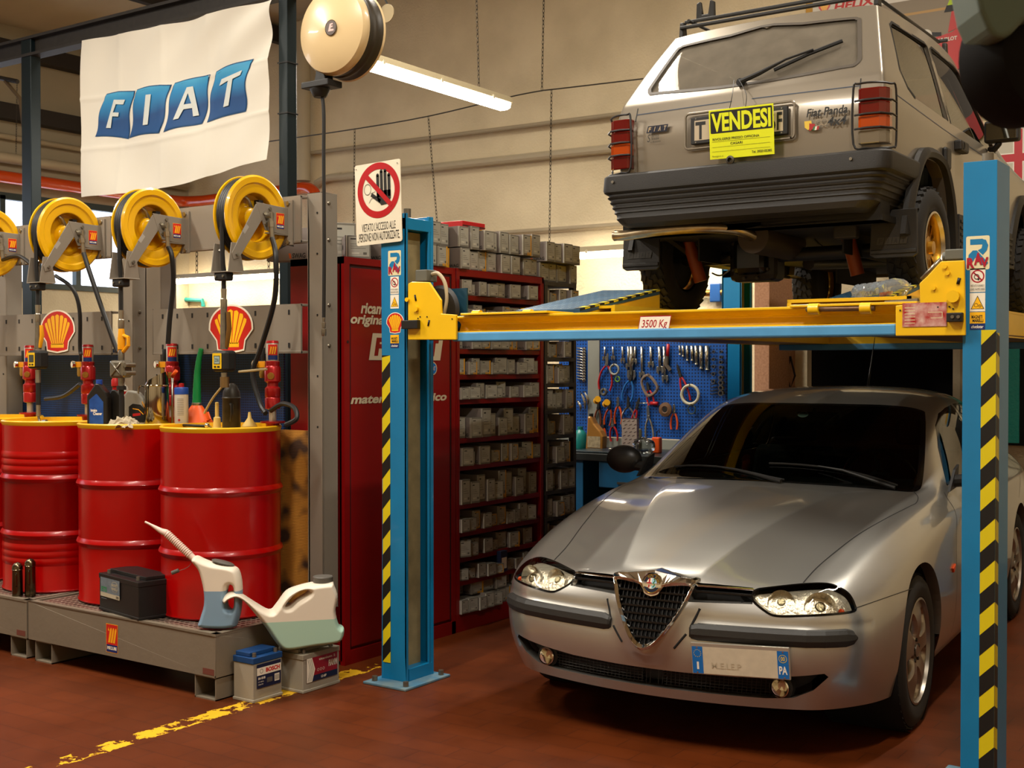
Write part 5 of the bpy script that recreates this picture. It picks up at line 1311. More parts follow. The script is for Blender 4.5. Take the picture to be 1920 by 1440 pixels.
 strip('strip_lamp', (-8.6, 1.2, 4.4), (-8.6, 2.8, 4.4), 'lit strip lamp high on the left near the window wall', .15, 1.4)
 # chains and the sagging cable
 yc = 8.9; chain(at_y(893, -20, 7.5), at_y(898, 163, 7.5), .018, 'chain holding the hanging strip lamp from the roof')
 chain(at_y(1020, -20, yc), at_y(1016, 170, yc), .019, 'long chain dropping from the roof to the thin cable')
 for i, (p0, p1, lab) in enumerate((((665, 242), (663, 432), 'chain hanging from the cable behind the round red prohibition sign'), ((803, 218), (822, 447), 'chain hanging from the cable above the left lift post'), ((1034, 168), (1030, 466), 'chain hanging from the cable above the right end of the grey boxes'))):
  chain(at_y(*p0, yc), at_y(*p1, yc), .019, lab)
 chain(at_y(369, 455, WY - .3), at_y(369, 515, WY - .3), .03, 'short chain behind the middle hose reel holding a wall lamp'); chain(at_y(504, 480, WY - .3), at_y(504, 510, WY - .3), .03, 'short chain behind the right hose reel holding a wall lamp')
 mb = MB(); mb.tube(smoothpts([at_y(500, 266, yc), at_y(665, 242, yc), at_y(803, 218, yc), at_y(950, 183, yc), at_y(1016, 170, yc), at_y(1034, 168, yc), at_y(1195, 149, yc), at_y(1600, 100, yc)], False, 4), .006, mat('cable_dark', '2a241c'), 5); prop(mb.build('cable'), 'thin dark cable strung along in front of the back wall', 'cable')
 # green air line with valve
 gr = mat('air_green', '1b8a82', rough=.3); y = WY - .05
 al = thing('air_line', 'turquoise air pipe with a small blue valve left of the far blue post', 'pipe', tuple(at_y(1340, 549, y)))
 mb = MB(); mb.tube([at_y(1250, 551, y), at_y(1368, 548, y)], .018, gr, 8); mb.tube([at_y(1367, 548, y), at_y(1365, 480, y)], .018, gr, 8); mb.build('pipe_run', al)
 mb = MB(); p = at_y(1343, 549, y - .02); mb.box(p, (.10, .06, .16), mat('valve_blue', '174a86', rough=.4)); mb.build('valve', al, bevel=.008)
 mb = MB(); mb.cyl(p - Vector((.11, 0, 0)), p - Vector((.05, 0, 0)), .03, mat('brass', '9a7438', rough=.3, metal=.8)); mb.cyl(p + Vector((.05, 0, 0)), p + Vector((.16, 0, 0)), .03, mat('brass', '')); mb.build('brass_fitting', al)
 mb = MB(); mb.tube([at_y(255, 557, y), at_y(380, 563, y), at_y(381, 575, y)], .025, gr, 8); prop(mb.build('air_line'), 'turquoise air pipe on the back wall seen below the middle hose reel', 'pipe')
 # belts hanging in the doorway
 for k, (px_, l) in enumerate(((1452, .24), (1464, .30), (1474, .27))):
  p = at_y(px_ + 4 * k, 668, WY - .12); mb = MB(); mb.tube([p, p + Vector((-.03, 0, -l * .5)), p + Vector((.0, 0, -l)), p + Vector((.04, 0, -l * .6)), p], .009, mat('belt_rubber', '1a120e'), 6, cap=False); prop(mb.build('drive_belt'), ('drive belt hanging nearest the brick pier', 'drive belt hanging in the middle of the three by the pier', 'drive belt hanging furthest from the brick pier')[k], 'belt')
def frosted(name, col, f):
 m = thin_glass(name + '_clear', 'eceff0', rough=.05, ior=1.5); nt = m.node_tree; o = [n for n in nt.nodes if n.type == 'OUTPUT_MATERIAL'][0]; src = o.inputs[0].links[0].from_socket
 mx = nt.nodes.new('ShaderNodeMixShader'); mx.inputs[0].default_value = f; df = nt.nodes.new('ShaderNodeBsdfDiffuse'); df.inputs[0].default_value = (*hx(col), 1); nt.links.new(src, mx.inputs[1]); nt.links.new(df.outputs[0], mx.inputs[2]); nt.links.new(mx.outputs[0], o.inputs[0]); return m
# ------------------------------------------------------------------ four post lift
def hazard(d, x0, x1, z0, z1, period=.145, slope=1.1, wrap=None):
 ye = mat('tape_yellow', 'd2bf12', rough=.45); bk = mat('tape_black', '100f0d', rough=.5); d.rect(x0, z0, x1, z1, ye); w = x1 - x0; n = int((z1 - z0) / period) + 2; k0 = d.k
 for i in range(-1, n):
  a = z0 + i * period; pts = [(x0, a), (x1, a + w * slope), (x1, a + w * slope + period / 2), (x0, a + period / 2)]
  P = [(x, min(max(z, z0), z1)) for x, z in pts]
  if len(set(P)) > 2: d.poly(P, bk, layer=k0)
 d.k = k0 + 1
def rav_stickers(post, o, u, x0, w, zt, n):
 """sticker column on a post face; zt = top of each sticker"""
 cream = mat('sticker_cream', 'd9cfa6', rough=.4); blu = mat('post_blue', '0674a6', rough=.45); red = mat('decal_darkred', 'a3142a', rough=.4); wh = mat('decal_white', 'e9e2d0', rough=.4); bk = mat('decal_black', '16130f', rough=.5); ye = mat('decal_yellow2', 'f2b619', rough=.35)
 up = (0, 0, 1); cx = x0 + w / 2; K = .76; q = zt[0]; z1 = q; o0 = Vector(o)
 d = Decal(o0 + Vector((cx, 0, q)), (K, 0, 0), (0, 0, K)); cx_ = cx; cx = 0; z1, z0, hw = 0, -.155, .052
 d.rect(cx - hw, z0, cx + hw, z1, cream, r=.008); s = .104
 d.line([(cx - .034, z1 - .027), (cx + .022, z1 - .027)], .026, blu); d.poly([(cx + .016, z1 - .014), (cx + .036, z1 - .02), (cx + .046, z1 - .045), (cx + .040, z1 - .068), (cx + .022, z1 - .088), (cx + .0, z1 - .066), (cx + .016, z1 - .058), (cx + .020, z1 - .044)], blu)
 d.poly([(cx - .044, z1 - .115), (cx - .040, z1 - .085), (cx - .022, z1 - .066), (cx - .004, z1 - .066), (cx + .046, z1 - .125), (cx + .032, z1 - .14), (cx + .016, z1 - .13), (cx - .012, z1 - .098), (cx - .020, z1 - .115)], blu)
 d.text('R', cx - .048, cx - .014, z0 + .008, z0 + .056, red, bold=.05); d.text('A', cx - .016, cx + .020, z0 + .022, z0 + .078, red, bold=.05); d.text('V', cx + .012, cx + .048, z0 + .010, z0 + .056, red, bold=.05)
 d.build('maker_sticker', post)
 d = Decal(o0 + Vector((cx_, 0, zt[1])), (K, 0, 0), (0, 0, K)); z1 = 0; hw = .034; d.rect(cx - hw, z1 - .108, cx + hw, z1, wh); d.ring(cx, z1 - .036, .024, .030, red); d.line([(cx - .018, z1 - .018), (cx + .018, z1 - .054)], .006, red); d.ring(cx - .004, z1 - .038, .009, .012, bk); d.disc(cx + .004, z1 - .050, .004, bk)
 d.text('VIETATO FUMARE E', cx - .030, cx + .030, z1 - .084, z1 - .074, bk); d.text('USARE FIAMME LIBERE', cx - .032, cx + .032, z1 - .100, z1 - .090, bk); d.build('no_smoking_sticker', post)
 d = Decal(o0 + Vector((cx_, 0, zt[2])), (K, 0, 0), (0, 0, K)); z1 = 0; d.rect(cx - hw, z1 - .085, cx + hw, z1, wh); d.poly([(cx - .030, z1 - .074), (cx + .030, z1 - .074), (cx, z1 - .012)], bk); d.poly([(cx - .026, z1 - .072), (cx + .026, z1 - .072), (cx, z1 - .018)], ye); d.ring(cx - .006, z1 - .056, .007, .009, bk); d.ring(cx + .011, z1 - .060, .004, .006, bk); d.build('warning_sticker', post)
 if zt[3]:
  d = Decal(o0 + Vector((cx_ + .003, 0, zt[3])), u, up); shell_logo(d, 0, 0, .050); d.build('shell_sticker', post)
 d = Decal(o0 + Vector((cx_, 0, zt[4])), (K, 0, 0), (0, 0, K)); z1 = 0; d.rect(cx - hw, z1 - .052, cx + hw, z1, ye); d.text('MAGNETI', cx - .026, cx + .022, z1 - .030, z1 - .014, bk, bold=.03); d.text('MARELLI', cx - .022, cx + .026, z1 - .046, z1 - .032, bk, bold=.03); d.build('parts_sticker', post)
 d = Decal(o0 + Vector((cx_, 0, zt[4])), (K, 0, 0), (0, 0, K)); z1 = -.053; d.rect(cx - hw, z1 - .028, cx + hw, z1, mat('decal_navy', '142a66', rough=.35)); d.text('checkstar', cx - .027, cx + .027, z1 - .021, z1 - .007, wh, bold=.02, shear=.2); d.build('service_sticker', post)
def build_lift():
 B = mat('post_blue', '0674a6', rough=.42, noise=.10, nscale=6, coat=.2); Y = mat('lift_yellow', 'e8b806', rough=.42, noise=.10, nscale=4, coat=.15); LB = mat('rail_blue', '4f94c4', rough=.45, noise=.15, nscale=9); CI = mat('channel_cream', '8a7d58', rough=.8, noise=.3, nscale=14); DK = mat('greasy_dark', '15110d', rough=.5); ST = mat('raw_steel', '7a7264', rough=.4, metal=.8)
 L = thing('car_lift', 'blue and yellow four-post car lift carrying the beige hatchback', 'car lift', (-2.42, 4.45, 0))
 # ---- near left post, channel opening to the right
 x0, x1, y0, y1, zt = -3.825, -3.675, 4.455, 4.655, 2.215
 def channel(x0, x1, y0, y1, s, zt, name='post'):
  """s=+1 opens to +x"""
  t = .012; xb = x0 if s > 0 else x1
  mb = MB(); mb.bx((x0, y0, .012), (x1, y0 + t, zt), B); mb.bx((x0, y1 - t, .012), (x1, y1, zt), B); mb.bx((xb, y0, .012), (xb + s * t, y1, zt), B)
  lip = .03; xo = x1 if s > 0 else x0
  mb.bx((xo - s * t, y0, .012), (xo, y0 + .014, zt), B); mb.bx((xo - s * t, y1 - lip, .012), (xo, y1, zt), B)
  mb.bx((x0, y0, zt - .075), (x1, y1, zt - .02), B); mb.bx((x0 - .01, y0 + .02, .012), (x1, y1, .07), B)
  p = mb.build(name, L, bevel=.002)
  m2 = MB(); m2.bx((xb + s * .03, y0 + .06, .07), (xb + s * .10, y1 - .035, zt - .08), CI); m2.bx((xb + s * .02, y0 + .02, .07), (xb + s * .09, y0 + .05, zt - .08), DK); c = m2.build('chain_cover', L); c.parent = p
  m2 = MB(); m2.cyl(((x0 + x1) / 2, (y0 + y1) / 2, zt - .02), ((x0 + x1) / 2, (y0 + y1) / 2, zt + .035), .018, ST, n=12); m2.build('top_nut', L).parent = p
  m2 = MB(); m2.bx((x0 - .035, y0 - .10, 0), (x1 + .075, y1 + .04, .012), mat('plate_worn', '6f8286', rough=.5, noise=.6, nscale=9, col2='2f6f93')); bp = m2.build('base_plate', L, bevel=.003); bp.parent = p
  for bx_, by_ in ((x0 + .005, y0 - .06), (x1 + .045, y0 - .06), (x1 + .045, y1 + .005)):
   m2 = MB(); m2.cyl((bx_, by_, .012), (bx_, by_, .035), .014, ST, n=6); m2.build('anchor_bolt', L).parent = bp
  return p
 p1 = channel(x0, x1, y0, y1, 1, zt)
 o = (x0, y0, 0); u = (1, 0, 0)
 # sticker heights from the photograph, given as pixel rows at the post face
 z = lambda py, x=-3.75: at_y(735, py, y0).z
 rav_stickers(p1, o, u, .025, .11, (z(470), z(519), z(553), z(606), z(628)), 1)
 d = Decal(o, u, (0, 0, 1)); hazard(d, .002, .052, .09, 1.55); d.build('hazard_tape', L).parent = p1
 # ---- near right post, closed side to the right
 X0, X1, Y0, Y1 = -1.149, -1.036, 4.455, 4.64
 mb = MB(); mb.bx((X0, Y0, .012), (X1, Y1, 2.213), B); mb.bx((X0, Y0 + .05, .012), (X0 + .002, Y1 - .03, 2.10), DK); p2 = mb.build('post', L, bevel=.003)
 m2 = MB(); m2.bx((X0 - .1, Y0 - .1, 0), (X1 + .06, Y1 + .04, .012), mat('plate_worn', '')); m2.build('base_plate', L).parent = p2
 m2 = MB(); m2.cyl((X1 - .05, Y0 + .08, 2.21), (X1 - .05, Y0 + .08, 2.25), .02, ST, n=12); m2.build('top_nut', L).parent = p2
 zr = lambda py: at_y(1840, py, Y0).z
 rav_stickers(p2, (X0, Y0, 0), u, .005, .09, (zr(442), zr(503), zr(549), None, zr(585)), 2)
 d = Decal((X0, Y0, 0), u, (0, 0, 1)); hazard(d, .063, .113, .05, 1.625, .145, -1.0 if 0 else 1.0); d.build('hazard_tape', L).parent = p2
 d = Decal((X1, Y0, 0), (0, 1, 0), (0, 0, 1)); ye = 0
 yy = mat('tape_yellow', ''); bb = mat('tape_black', ''); d.rect(0, .05, .045, 1.615, yy); k0 = d.k
 for i in range(-1, 12):
  a = .05 + .05 + i * .145; P = [(0, a), (.045, a - .02), (.045, a - .02 + .0725), (0, a + .0725)]; P = [(x, min(max(z_, .05), 1.615)) for x, z_ in P]
  if len(set(P)) > 2: d.poly(P, bb, layer=k0)
 d.build('hazard_tape', L).parent = p2
 # ---- far posts
 channel(-3.83, -3.68, 8.25, 8.45, 1, zt); channel(-1.15, -1.0, 8.25, 8.45, -1, zt)
 # ---- cross beams
 def beam(yf, name, s):
  xa, xb = -3.40, -1.38; mb = MB()
  sec = [(0, 1.726), (0, 1.716), (.045, 1.700), (.055, 1.690), (.045, 1.660), (.0, 1.654), (.0, 1.640), (.16, 1.640), (.16, 1.726)]
  mb.prism([(s * a, b) for a, b in sec], (xa, yf, 0), (0, 1, 0), (0, 0, 1), (xb - xa, 0, 0), Y); o_ = mb.build(name, L, bevel=.002)
  mb = MB(); mb.bx((xa, yf - s * .012, 1.611), (xb, yf + s * .17, 1.652), LB); mb.build('bumper_rail', L, bevel=.006).parent = o_
  return o_
 bm_ = beam(4.46, 'cross_beam', 1); b2 = beam(8.44, 'cross_beam', -1)
 d = Decal(at_y(1196, 621, 4.458), (1, 0, 0), (0, 0, 1), lift=.002); w = .155; rd = mat('decal_darkred', ''); d.poly([(0, 0), (w - .012, 0), (w, .062), (.012, .062)], rd); d.poly([(.003, 0), (w - .014, 0), (w - .003, .058), (.014, .058)], mat('decal_white', '')); d.text('3500 Kg', .018, w - .018, .004, .046, rd, bold=.01, shear=.25); lab = d.build('load_label', L); lab.parent = bm_
 # ---- yellow carriages at the post ends
 def carriage(pts, yf, t, name='carriage_plate'):
  P = [at_y(a, b, yf) for a, b in pts]; mb = MB(); mb.prism([(p.x, p.z) for p in P], (0, yf, 0), (1, 0, 0), (0, 0, 1), (0, t, 0), Y); return mb.build(name, L, bevel=.003)
 c1 = carriage([(765, 637), (855, 637), (855, 590), (827, 588), (826, 562), (804, 529), (772, 528), (765, 532)], 4.43, .014)
 m2 = MB(); m2.bx((-3.62, 4.56, 1.62), (-3.40, 4.57, 1.86), mat('pulley_blue', '12384a', rough=.5)); m2.lathe([(.0001, 0), (.10, 0), (.115, .012), (.10, .024), (.0001, .024)], (-3.52, 4.50, 1.76), DK, (0, 1, 0), 32); m2.build('pulley', L).parent = c1
 def bits(px_list, r, m, parent, yf, h=.012):
  for a, b in px_list: q = at_y(a, b, yf); m2 = MB(); m2.cyl(q, q - Vector((0, h, 0)), r, m, n=14); m2.build('bolt', L).parent = parent
 bits([(781, 579)], .014, Y, c1, 4.43); bits([(784, 597), (788, 594), (801, 594), (848, 598)], .003, DK, c1, 4.43, .003); bits([(765, 562)], .010, Y, c1, 4.43)
 for a, b in (((778, 553), (780, 564)), ((805, 600), (803, 611))): m2 = MB(); m2.tube([at_y(*a, 4.43), at_y(*b, 4.43)], .005, DK, 6); m2.build('slot', L).parent = c1
 m2 = MB(); q0, q1 = at_y(762, 617, 4.42), at_y(786, 600, 4.42); m2.bx((q0.x - .02, 4.405, q0.z), (q1.x, 4.43, q1.z), DK); gb = m2.build('guide_block', L, bevel=.003); gb.parent = c1
 m2 = MB(); q0, q1 = at_y(795, 529, 4.5), at_y(813, 506, 4.5); m2.bx((q0.x - .02, 4.46, q0.z), (q1.x - .01, 4.54, q1.z), mat('cast_grey', '5b5a50', rough=.5)); sw = m2.build('limit_switch', L, bevel=.004); sw.parent = c1
 m2 = MB(); m2.tube(smoothpts([at_y(810, 514, 4.5), at_y(822, 513, 4.5), at_y(834, 530, 4.5), at_y(838, 560, 4.5), at_y(833, 588, 4.5)], False, 5), .009, mat('hose_cream', 'a89a7c', rough=.5), 8); m2.build('hose', L).parent = c1
 c2 = carriage([(1679, 573), (1725, 569), (1724, 531), (1738, 518), (1764, 490), (1808, 488), (1810, 629), (1679, 630)], 4.43, .014)
 bits([(1789, 556)], .022, Y, c2, 4.43, .02); bits([(1772, 500), (1777, 512), (1751, 540)], .008, Y, c2, 4.43, .008); bits([(1688, 582), (1759, 576), (1780, 575), (1787, 579)], .003, DK, c2, 4.43, .003)
 m2 = MB(); m2.tube([at_y(1799, 521, 4.43), at_y(1796, 533, 4.43)], .006, DK, 6); m2.build('slot', L).parent = c2
 m2 = MB(); q0, q1 = at_y(1776, 604, 4.42), at_y(1806, 586, 4.42); m2.bx((q0.x, 4.405, q0.z), (q1.x, 4.43, q1.z), DK); gb = m2.build('guide_block', L, bevel=.003); gb.parent = c2
 bits([(1786, 594), (1797, 594)], .006, ST, gb, 4.405, .005)
 m2 = MB(); q0, q1 = at_y(1777, 489, 4.5), at_y(1806, 468, 4.5); m2.bx((q0.x, 4.46, q0.z), (q1.x + .03, 4.54, q1.z), mat('cast_grey', '')); m2.cyl(at_y(1768, 482, 4.5), at_y(1778, 482, 4.5), .018, mat('cast_grey', '')); m2.build('limit_switch', L, bevel=.004).parent = c2
 m2 = MB(); m2.tube([at_y(1728, 524, 4.44), at_y(1764, 486, 4.44)], .008, mat('steel_rod', '8a8478', rough=.3, metal=.9), 8); m2.build('edge_rod', L).parent = c2
 d = Decal(at_y(1692, 613, 4.428), (1, 0, 0), (0, 0, 1)); rr = mat('plate_red', '9c1c18', rough=.5, noise=.5, nscale=30, col2='c9a79a'); d.rect(0, 0, .155, .085, rr)
 for k in range(6): d.k = 1; d.rect(.008, .012 + k * .011, .045, .014 + k * .011, mat('sticker_cream', ''))
 d.k = 1; d.line([(.09, .05), (.14, .05), (.14, .03), (.10, .03)], .002, mat('sticker_cream', '')); d.build('instruction_plate', L).parent = c2
 # ---- runways
 ck = mat('runway_steel', '56697a', rough=.4, metal=.3, bump=.8, bscale=55)
 for xa, xb in ((-3.60, -3.04), (-2.14, -1.58)):
  mb = MB(); mb.bx((xa, 5.3, 1.655), (xa + .02, 9.2, 1.80), Y); mb.bx((xb - .02, 5.3, 1.655), (xb, 9.2, 1.80), Y); mb.bx((xa, 5.3, 1.785), (xb, 9.2, 1.80), Y); mb.bx((xa, 4.62, 1.655), (xb, 9.2, 1.67), mat('under_brown', '6e4706', rough=.6)); mb.bx((xa, 4.62, 1.655), (xa + .02, 5.3, 1.72), Y); mb.bx((xb - .02, 4.62, 1.655), (xb, 5.3, 1.72), Y)
  mb.build('runway', L, bevel=.003)
 # ---- chequered stop flaps, hinged at the near end of each runway
 def flap(nl, nr, fr, fl, z0, z1, name='ramp_flap'):
  A = at_z(*nl, z0); B_ = at_z(*nr, z0); C_ = at_z(*fr, z1); D_ = at_z(*fl, z1); ax = (A.x + 0) ; t = Vector((0, 0, -.028))
  V = [A, B_, C_, D_]; mb = MB(); mb.add(V + [v + t for v in V], [(0, 1, 2, 3), (7, 6, 5, 4), (0, 4, 5, 1), (1, 5, 6, 2), (2, 6, 7, 3), (3, 7, 4, 0)], mat('flap_blue', '2f5a78', rough=.45, noise=.4, nscale=12)); f = mb.build(name, L, bevel=.002)
  mb = MB(); nx, ny = 18, 24; up = Vector((0, 0, .0015))
  for i in range(nx):
   for j in range(ny):
    s = (i + .5 + (.25 if j % 2 else -.25)) / nx; r_ = (j + .5) / ny; c = A.lerp(B_, s).lerp(D_.lerp(C_, s), r_) + up; e = (B_ - A).normalized(); g = (D_ - A).normalized(); dd = (e + g if (i + j) % 2 else e - g).normalized(); pp = Vector((-dd.y, dd.x, 0)) * .0025
    mb.add([c - dd * .013, c - pp * 1.7, c + dd * .013, c + pp * 1.7], [(0, 1, 2, 3)], mat('cheq_stud', '8fa2ac', rough=.35, metal=.3))
  s = mb.build('chequer_studs', L); s.parent = f; s['kind'] = 'stuff'
  # striped right edge strip
  mb = MB(); n = 9; w = (B_ - A).normalized() * .035
  for k in range(n * 2):
   p = B_.lerp(C_, k / (2 * n)); q = B_.lerp(C_, (k + 1) / (2 * n)); m_ = mat('tape_yellow', '') if k % 2 else mat('tape_black', ''); u2 = up * 1.6
   mb.poly([p - w + u2, p + u2, q + u2, q - w + u2], m_); mb.poly([p + Vector((.002, 0, 0)), p + Vector((.002, 0, -.008)), q + Vector((.002, 0, -.008)), q + Vector((.002, 0, 0))], m_)
  mb.build('hazard_tape', L).parent = f
  mb = MB(); mb.add([B_ + t, C_ + t, Vector((C_.x, C_.y, 1.79)), Vector((B_.x, B_.y, 1.76)), A + t, D_ + t, Vector((D_.x, D_.y, 1.79)), Vector((A.x, A.y, 1.76))], [(0, 1, 2, 3), (4, 7, 6, 5), (1, 5, 6, 2)], Y); mb.build('flap_support', L).parent = f
  return f
 flap((967, 582), (1087, 579), (1237, 543), (1130, 544), 1.776, 1.925); f2 = flap((1522, 570), (1650, 566), (1735, 527), (1640, 530), 1.79, 1.93)
 def hinge(a, b, z=1.742, yf=4.50):
  p, q = at_y(*a, yf), at_y(*b, yf); mb = MB(); mb.tube([p, q], .010, mat('rusty_rod', '6e5138', rough=.5, metal=.5), 8); h = mb.build('hinge_rod', L)
  for f_ in (.12, .88): c = p.lerp(q, f_); m2 = MB(); m2.cyl(c - Vector((.02, 0, 0)), c + Vector((.02, 0, 0)), .022, Y, n=14); m2.build('hinge_sleeve', L).parent = h
 hinge((880, 591), (1006, 589)); hinge((1512, 580), (1640, 578), yf=4.45)
 for a, b in (((868, 590), (1030, 588)), ((1484, 575), (1722, 572))):
  p, q = at_y(*a, 4.46), at_y(*b, 4.46); mb = MB(); mb.bx((p.x, 4.44, p.z - .004), (q.x, 4.66, p.z + .006), Y); mb.build('ledge_plate', L, bevel=.002)
 m2 = MB(); m2.cyl(at_y(1660, 571, 4.55), at_y(1722, 566, 4.55), .014, mat('grease_brown', '4a3a1c', rough=.5)); m2.build('grease_pin', L)
 # crumpled water bottle lying on the right flap
 a = at_y(1606, 553, 5.62); b = at_y(1706, 538, 5.95)
 bt = thing('plastic_bottle', 'crumpled clear plastic bottle with a red printed label lying on the right ramp flap', 'bottle', tuple(a)); pg = frosted('pet', 'd9dddf', .16)
 t = (b - a); Ln = t.length; t.normalize(); prof = [(.0001, 0), (.035, .004), (.047, .02)] + [(.047 + .004 * math.sin(k * 2.3) - .004 * (k % 3 == 0), .03 + k * .016) for k in range(15)] + [(.040, Ln - .05), (.018, Ln - .02), (.016, Ln)]
 mb = MB(); mb.lathe(prof, a, pg, t, 18); random.seed(5)
 for v in mb.v: v += Vector((random.uniform(-1, 1), random.uniform(-1, 1), random.uniform(-1, 1))) * .005
 mb.build('bottle_body', bt, sharp=180)
 mb = MB(); mb.lathe([(.0485, .10), (.049, .19)], a, mat('bottle_label', 'b9a9a0', rough=.4, noise=.9, nscale=45, col2='a83a34'), t, 18, 0, 4.4); mb.build('bottle_label', bt)
 # prohibition sign on the left post
 S0 = at_y(669, 462, 4.44); S1 = at_y(754, 452, 4.44); S2 = at_y(750, 305, 4.44); S3 = at_y(661, 312, 4.44)
 sg = thing('prohibition_sign', 'white sign with a crossed-out hand in a red ring atop the left lift post', 'sign', tuple(S0)); u = (S1 - S0); W = u.length; u.normalize(); v = (S3 - S0); Hh = v.length; v = (v - u * v.dot(u)).normalized(); n = u.cross(v); wp = mat('sign_plate', 'd8cfb8', rough=.4)
 r = .012; P = []
 for cx, cy, a in ((W - r, r, -90), (W - r, Hh - r, 0), (r, Hh - r, 90), (r, r, 180)):
  for k in range(5): tt = R(a + k * 22.5); P.append((cx + r * math.cos(tt), cy + r * math.sin(tt)))
 mb = MB(); mb.prism(P, S0 - n * .004, u, v, n * .004, wp); mb.build('plate', sg)
 d = Decal(S0, u, v); bk = mat('decal_black', ''); rd = mat('sign_red', 'a8121a', rough=.4); cx, cy, ro = W * .52, Hh * .655, W * .465
 d.text("VIETATO L'ACCESSO ALLE", W * .13, W * .87, Hh * .165, Hh * .265, bk, bold=.0); d.text('PERSONE NON AUTORIZZATE', W * .06, W * .94, Hh * .045, Hh * .145, bk, bold=.0)
 d.ring(cx, cy, ro * .76, ro, rd, 64)
 hx_, hy_ = cx + .030, cy - .004
 for i, (fx, top) in enumerate(((-.033, .075), (-.010, .092), (.013, .092), (.036, .070))): d.k = 3; d.line([(hx_ + fx, hy_ - .03), (hx_ + fx, hy_ + top)], .017, bk); d.k = 3; d.disc(hx_ + fx, hy_ + top, .0085, bk, n=12)
 d.poly([(hx_ - .042, hy_ + .0), (hx_ + .045, hy_ + .0), (hx_ + .045, hy_ - .04), (hx_ + .025, hy_ - .065), (hx_ - .015, hy_ - .068), (hx_ - .035, hy_ - .045)], bk, layer=3); d.k = 3; d.line([(hx_ - .02, hy_ - .05), (hx_ - .075, hy_ - .012)], .018, bk)
 d.k = 3; d.ring(cx - .068, cy + .010, .020, .022, bk, 24, 1.2); d.k = 3; d.line([(cx - .05, cy - .012), (cx - .02, cy - .004)], .002, bk); d.k = 3; d.line([(cx - .06, cy - .055), (cx - .045, cy - .035), (cx + .01, cy - .03)], .002, bk)
 d.k = 5; s2 = ro * .86; d.line([(cx - s2 * .70, cy + s2 * .70), (cx + s2 * .70, cy - s2 * .70)], .024, rd)
 for a, b in ((.012, .02), (W - .014, .02), (.012, Hh - .02), (W - .014, Hh - .02)): d.disc(a, b, .003, mat('bolt_dark', '3a342c', rough=.4, metal=.8), n=8)
 d.build('sign_print', sg)
 mb = MB(); mb.bx((-3.80, 4.444, 2.10), (-3.72, 4.455, 2.2), ST); mb.build('mounting_bracket', sg)
# ------------------------------------------------------------------ red cupboard, red shelf unit, grey rack and the grey parts boxes
def parts_box(w, h, d, kind):
 """one carton: origin at the middle of its bottom front edge, front looking to +x, width along y"""
 gb = mat('box_grey', '6b665c', rough=.55, noise=.12, nscale=20); ft = mat('box_front', '87847a', rough=.5); lb = mat('box_label', '9a978b', rough=.5); wt = mat('box_print_and_highlight', 'b3afa0', rough=.5); ye = mat('box_yellow', 'cf9312', rough=.5); bk = mat('box_ink', '23201c', rough=.6); og = mat('box_orange', 'c85a18', rough=.5)
 side = mat('box_side', '7a6f68', rough=.5)
 t = thing('parts_box', '', 'box', (0, 0, 0))
 mb = MB(); mb.bx((-d, -w / 2, 0), (0, w / 2, h), gb); mb.build('carton', t, bevel=.002)
 f = Decal((0, -w / 2, 0), (0, 1, 0), (0, 0, 1), lift=.0006); f.rect(w * .12, h * .10, w * .94, h * .94, lb); f.rect(w * .02, 0, w * .07, h, wt, layer=0)  # pale strip down the left edge is a painted edge highlight
 f.k = 1; f.rect(w * .20, h * .82, w * .42, h * .87, bk, layer=1)
 for k in range(3): f.rect(w * .20, h * (.44 + k * .09), w * (.8 - .12 * k), h * (.455 + k * .09), mat('box_inkpale', '55524a'), layer=1)
 f.rect(w * .25, h * .20, w * .55, h * .27, wt, layer=1); f.rect(w * .70, h * .18, w * .84, h * .28, mat('box_inkpale', ''), layer=1)
 if kind == 1:
  f.rect(w * .86, 0, w * .97, h, ye, layer=2)
  for k in range(3): f.poly([(w * (.5 + .15 * k), h * .02), (w * (.6 + .15 * k), h * .02), (w * (.56 + .15 * k), h * .16), (w * (.48 + .15 * k), h * .16)], ye, layer=2)
 if kind == 2:
  f.line([(w * .3, h * .9), (w * .8, h * .9), (w * .9, h * .5), (w * .85, h * .1), (w * .4, h * .06)], w * .07, ye)
 f.build('front_label', t)
 s = Decal((-d, -w / 2, 0), (1, 0, 0), (0, 0, 1), lift=.0006); s.rect(0, 0, d, h, side); s.rect(d * .975, 0, d, h, wt, layer=1)  # narrow pale strip at the front edge: highlight painted on
 if kind != 3:
  s.k = 1; s.text('SWAG', d * .62, d * .93, h * .06, h * .22, bk, bold=.03); s.poly([(d * .55, h * .06), (d * .60, h * .06), (d * .58, h * .22), (d * .53, h * .22)], og)
  s.k = 1; s.poly([(d * .30, h * .35), (d * .45, h * .70), (d * .62, h * .62), (d * .66, h * .42), (d * .5, h * .48)], bk)
 s.build('side_print', t)
 return t
BOXN = [0]
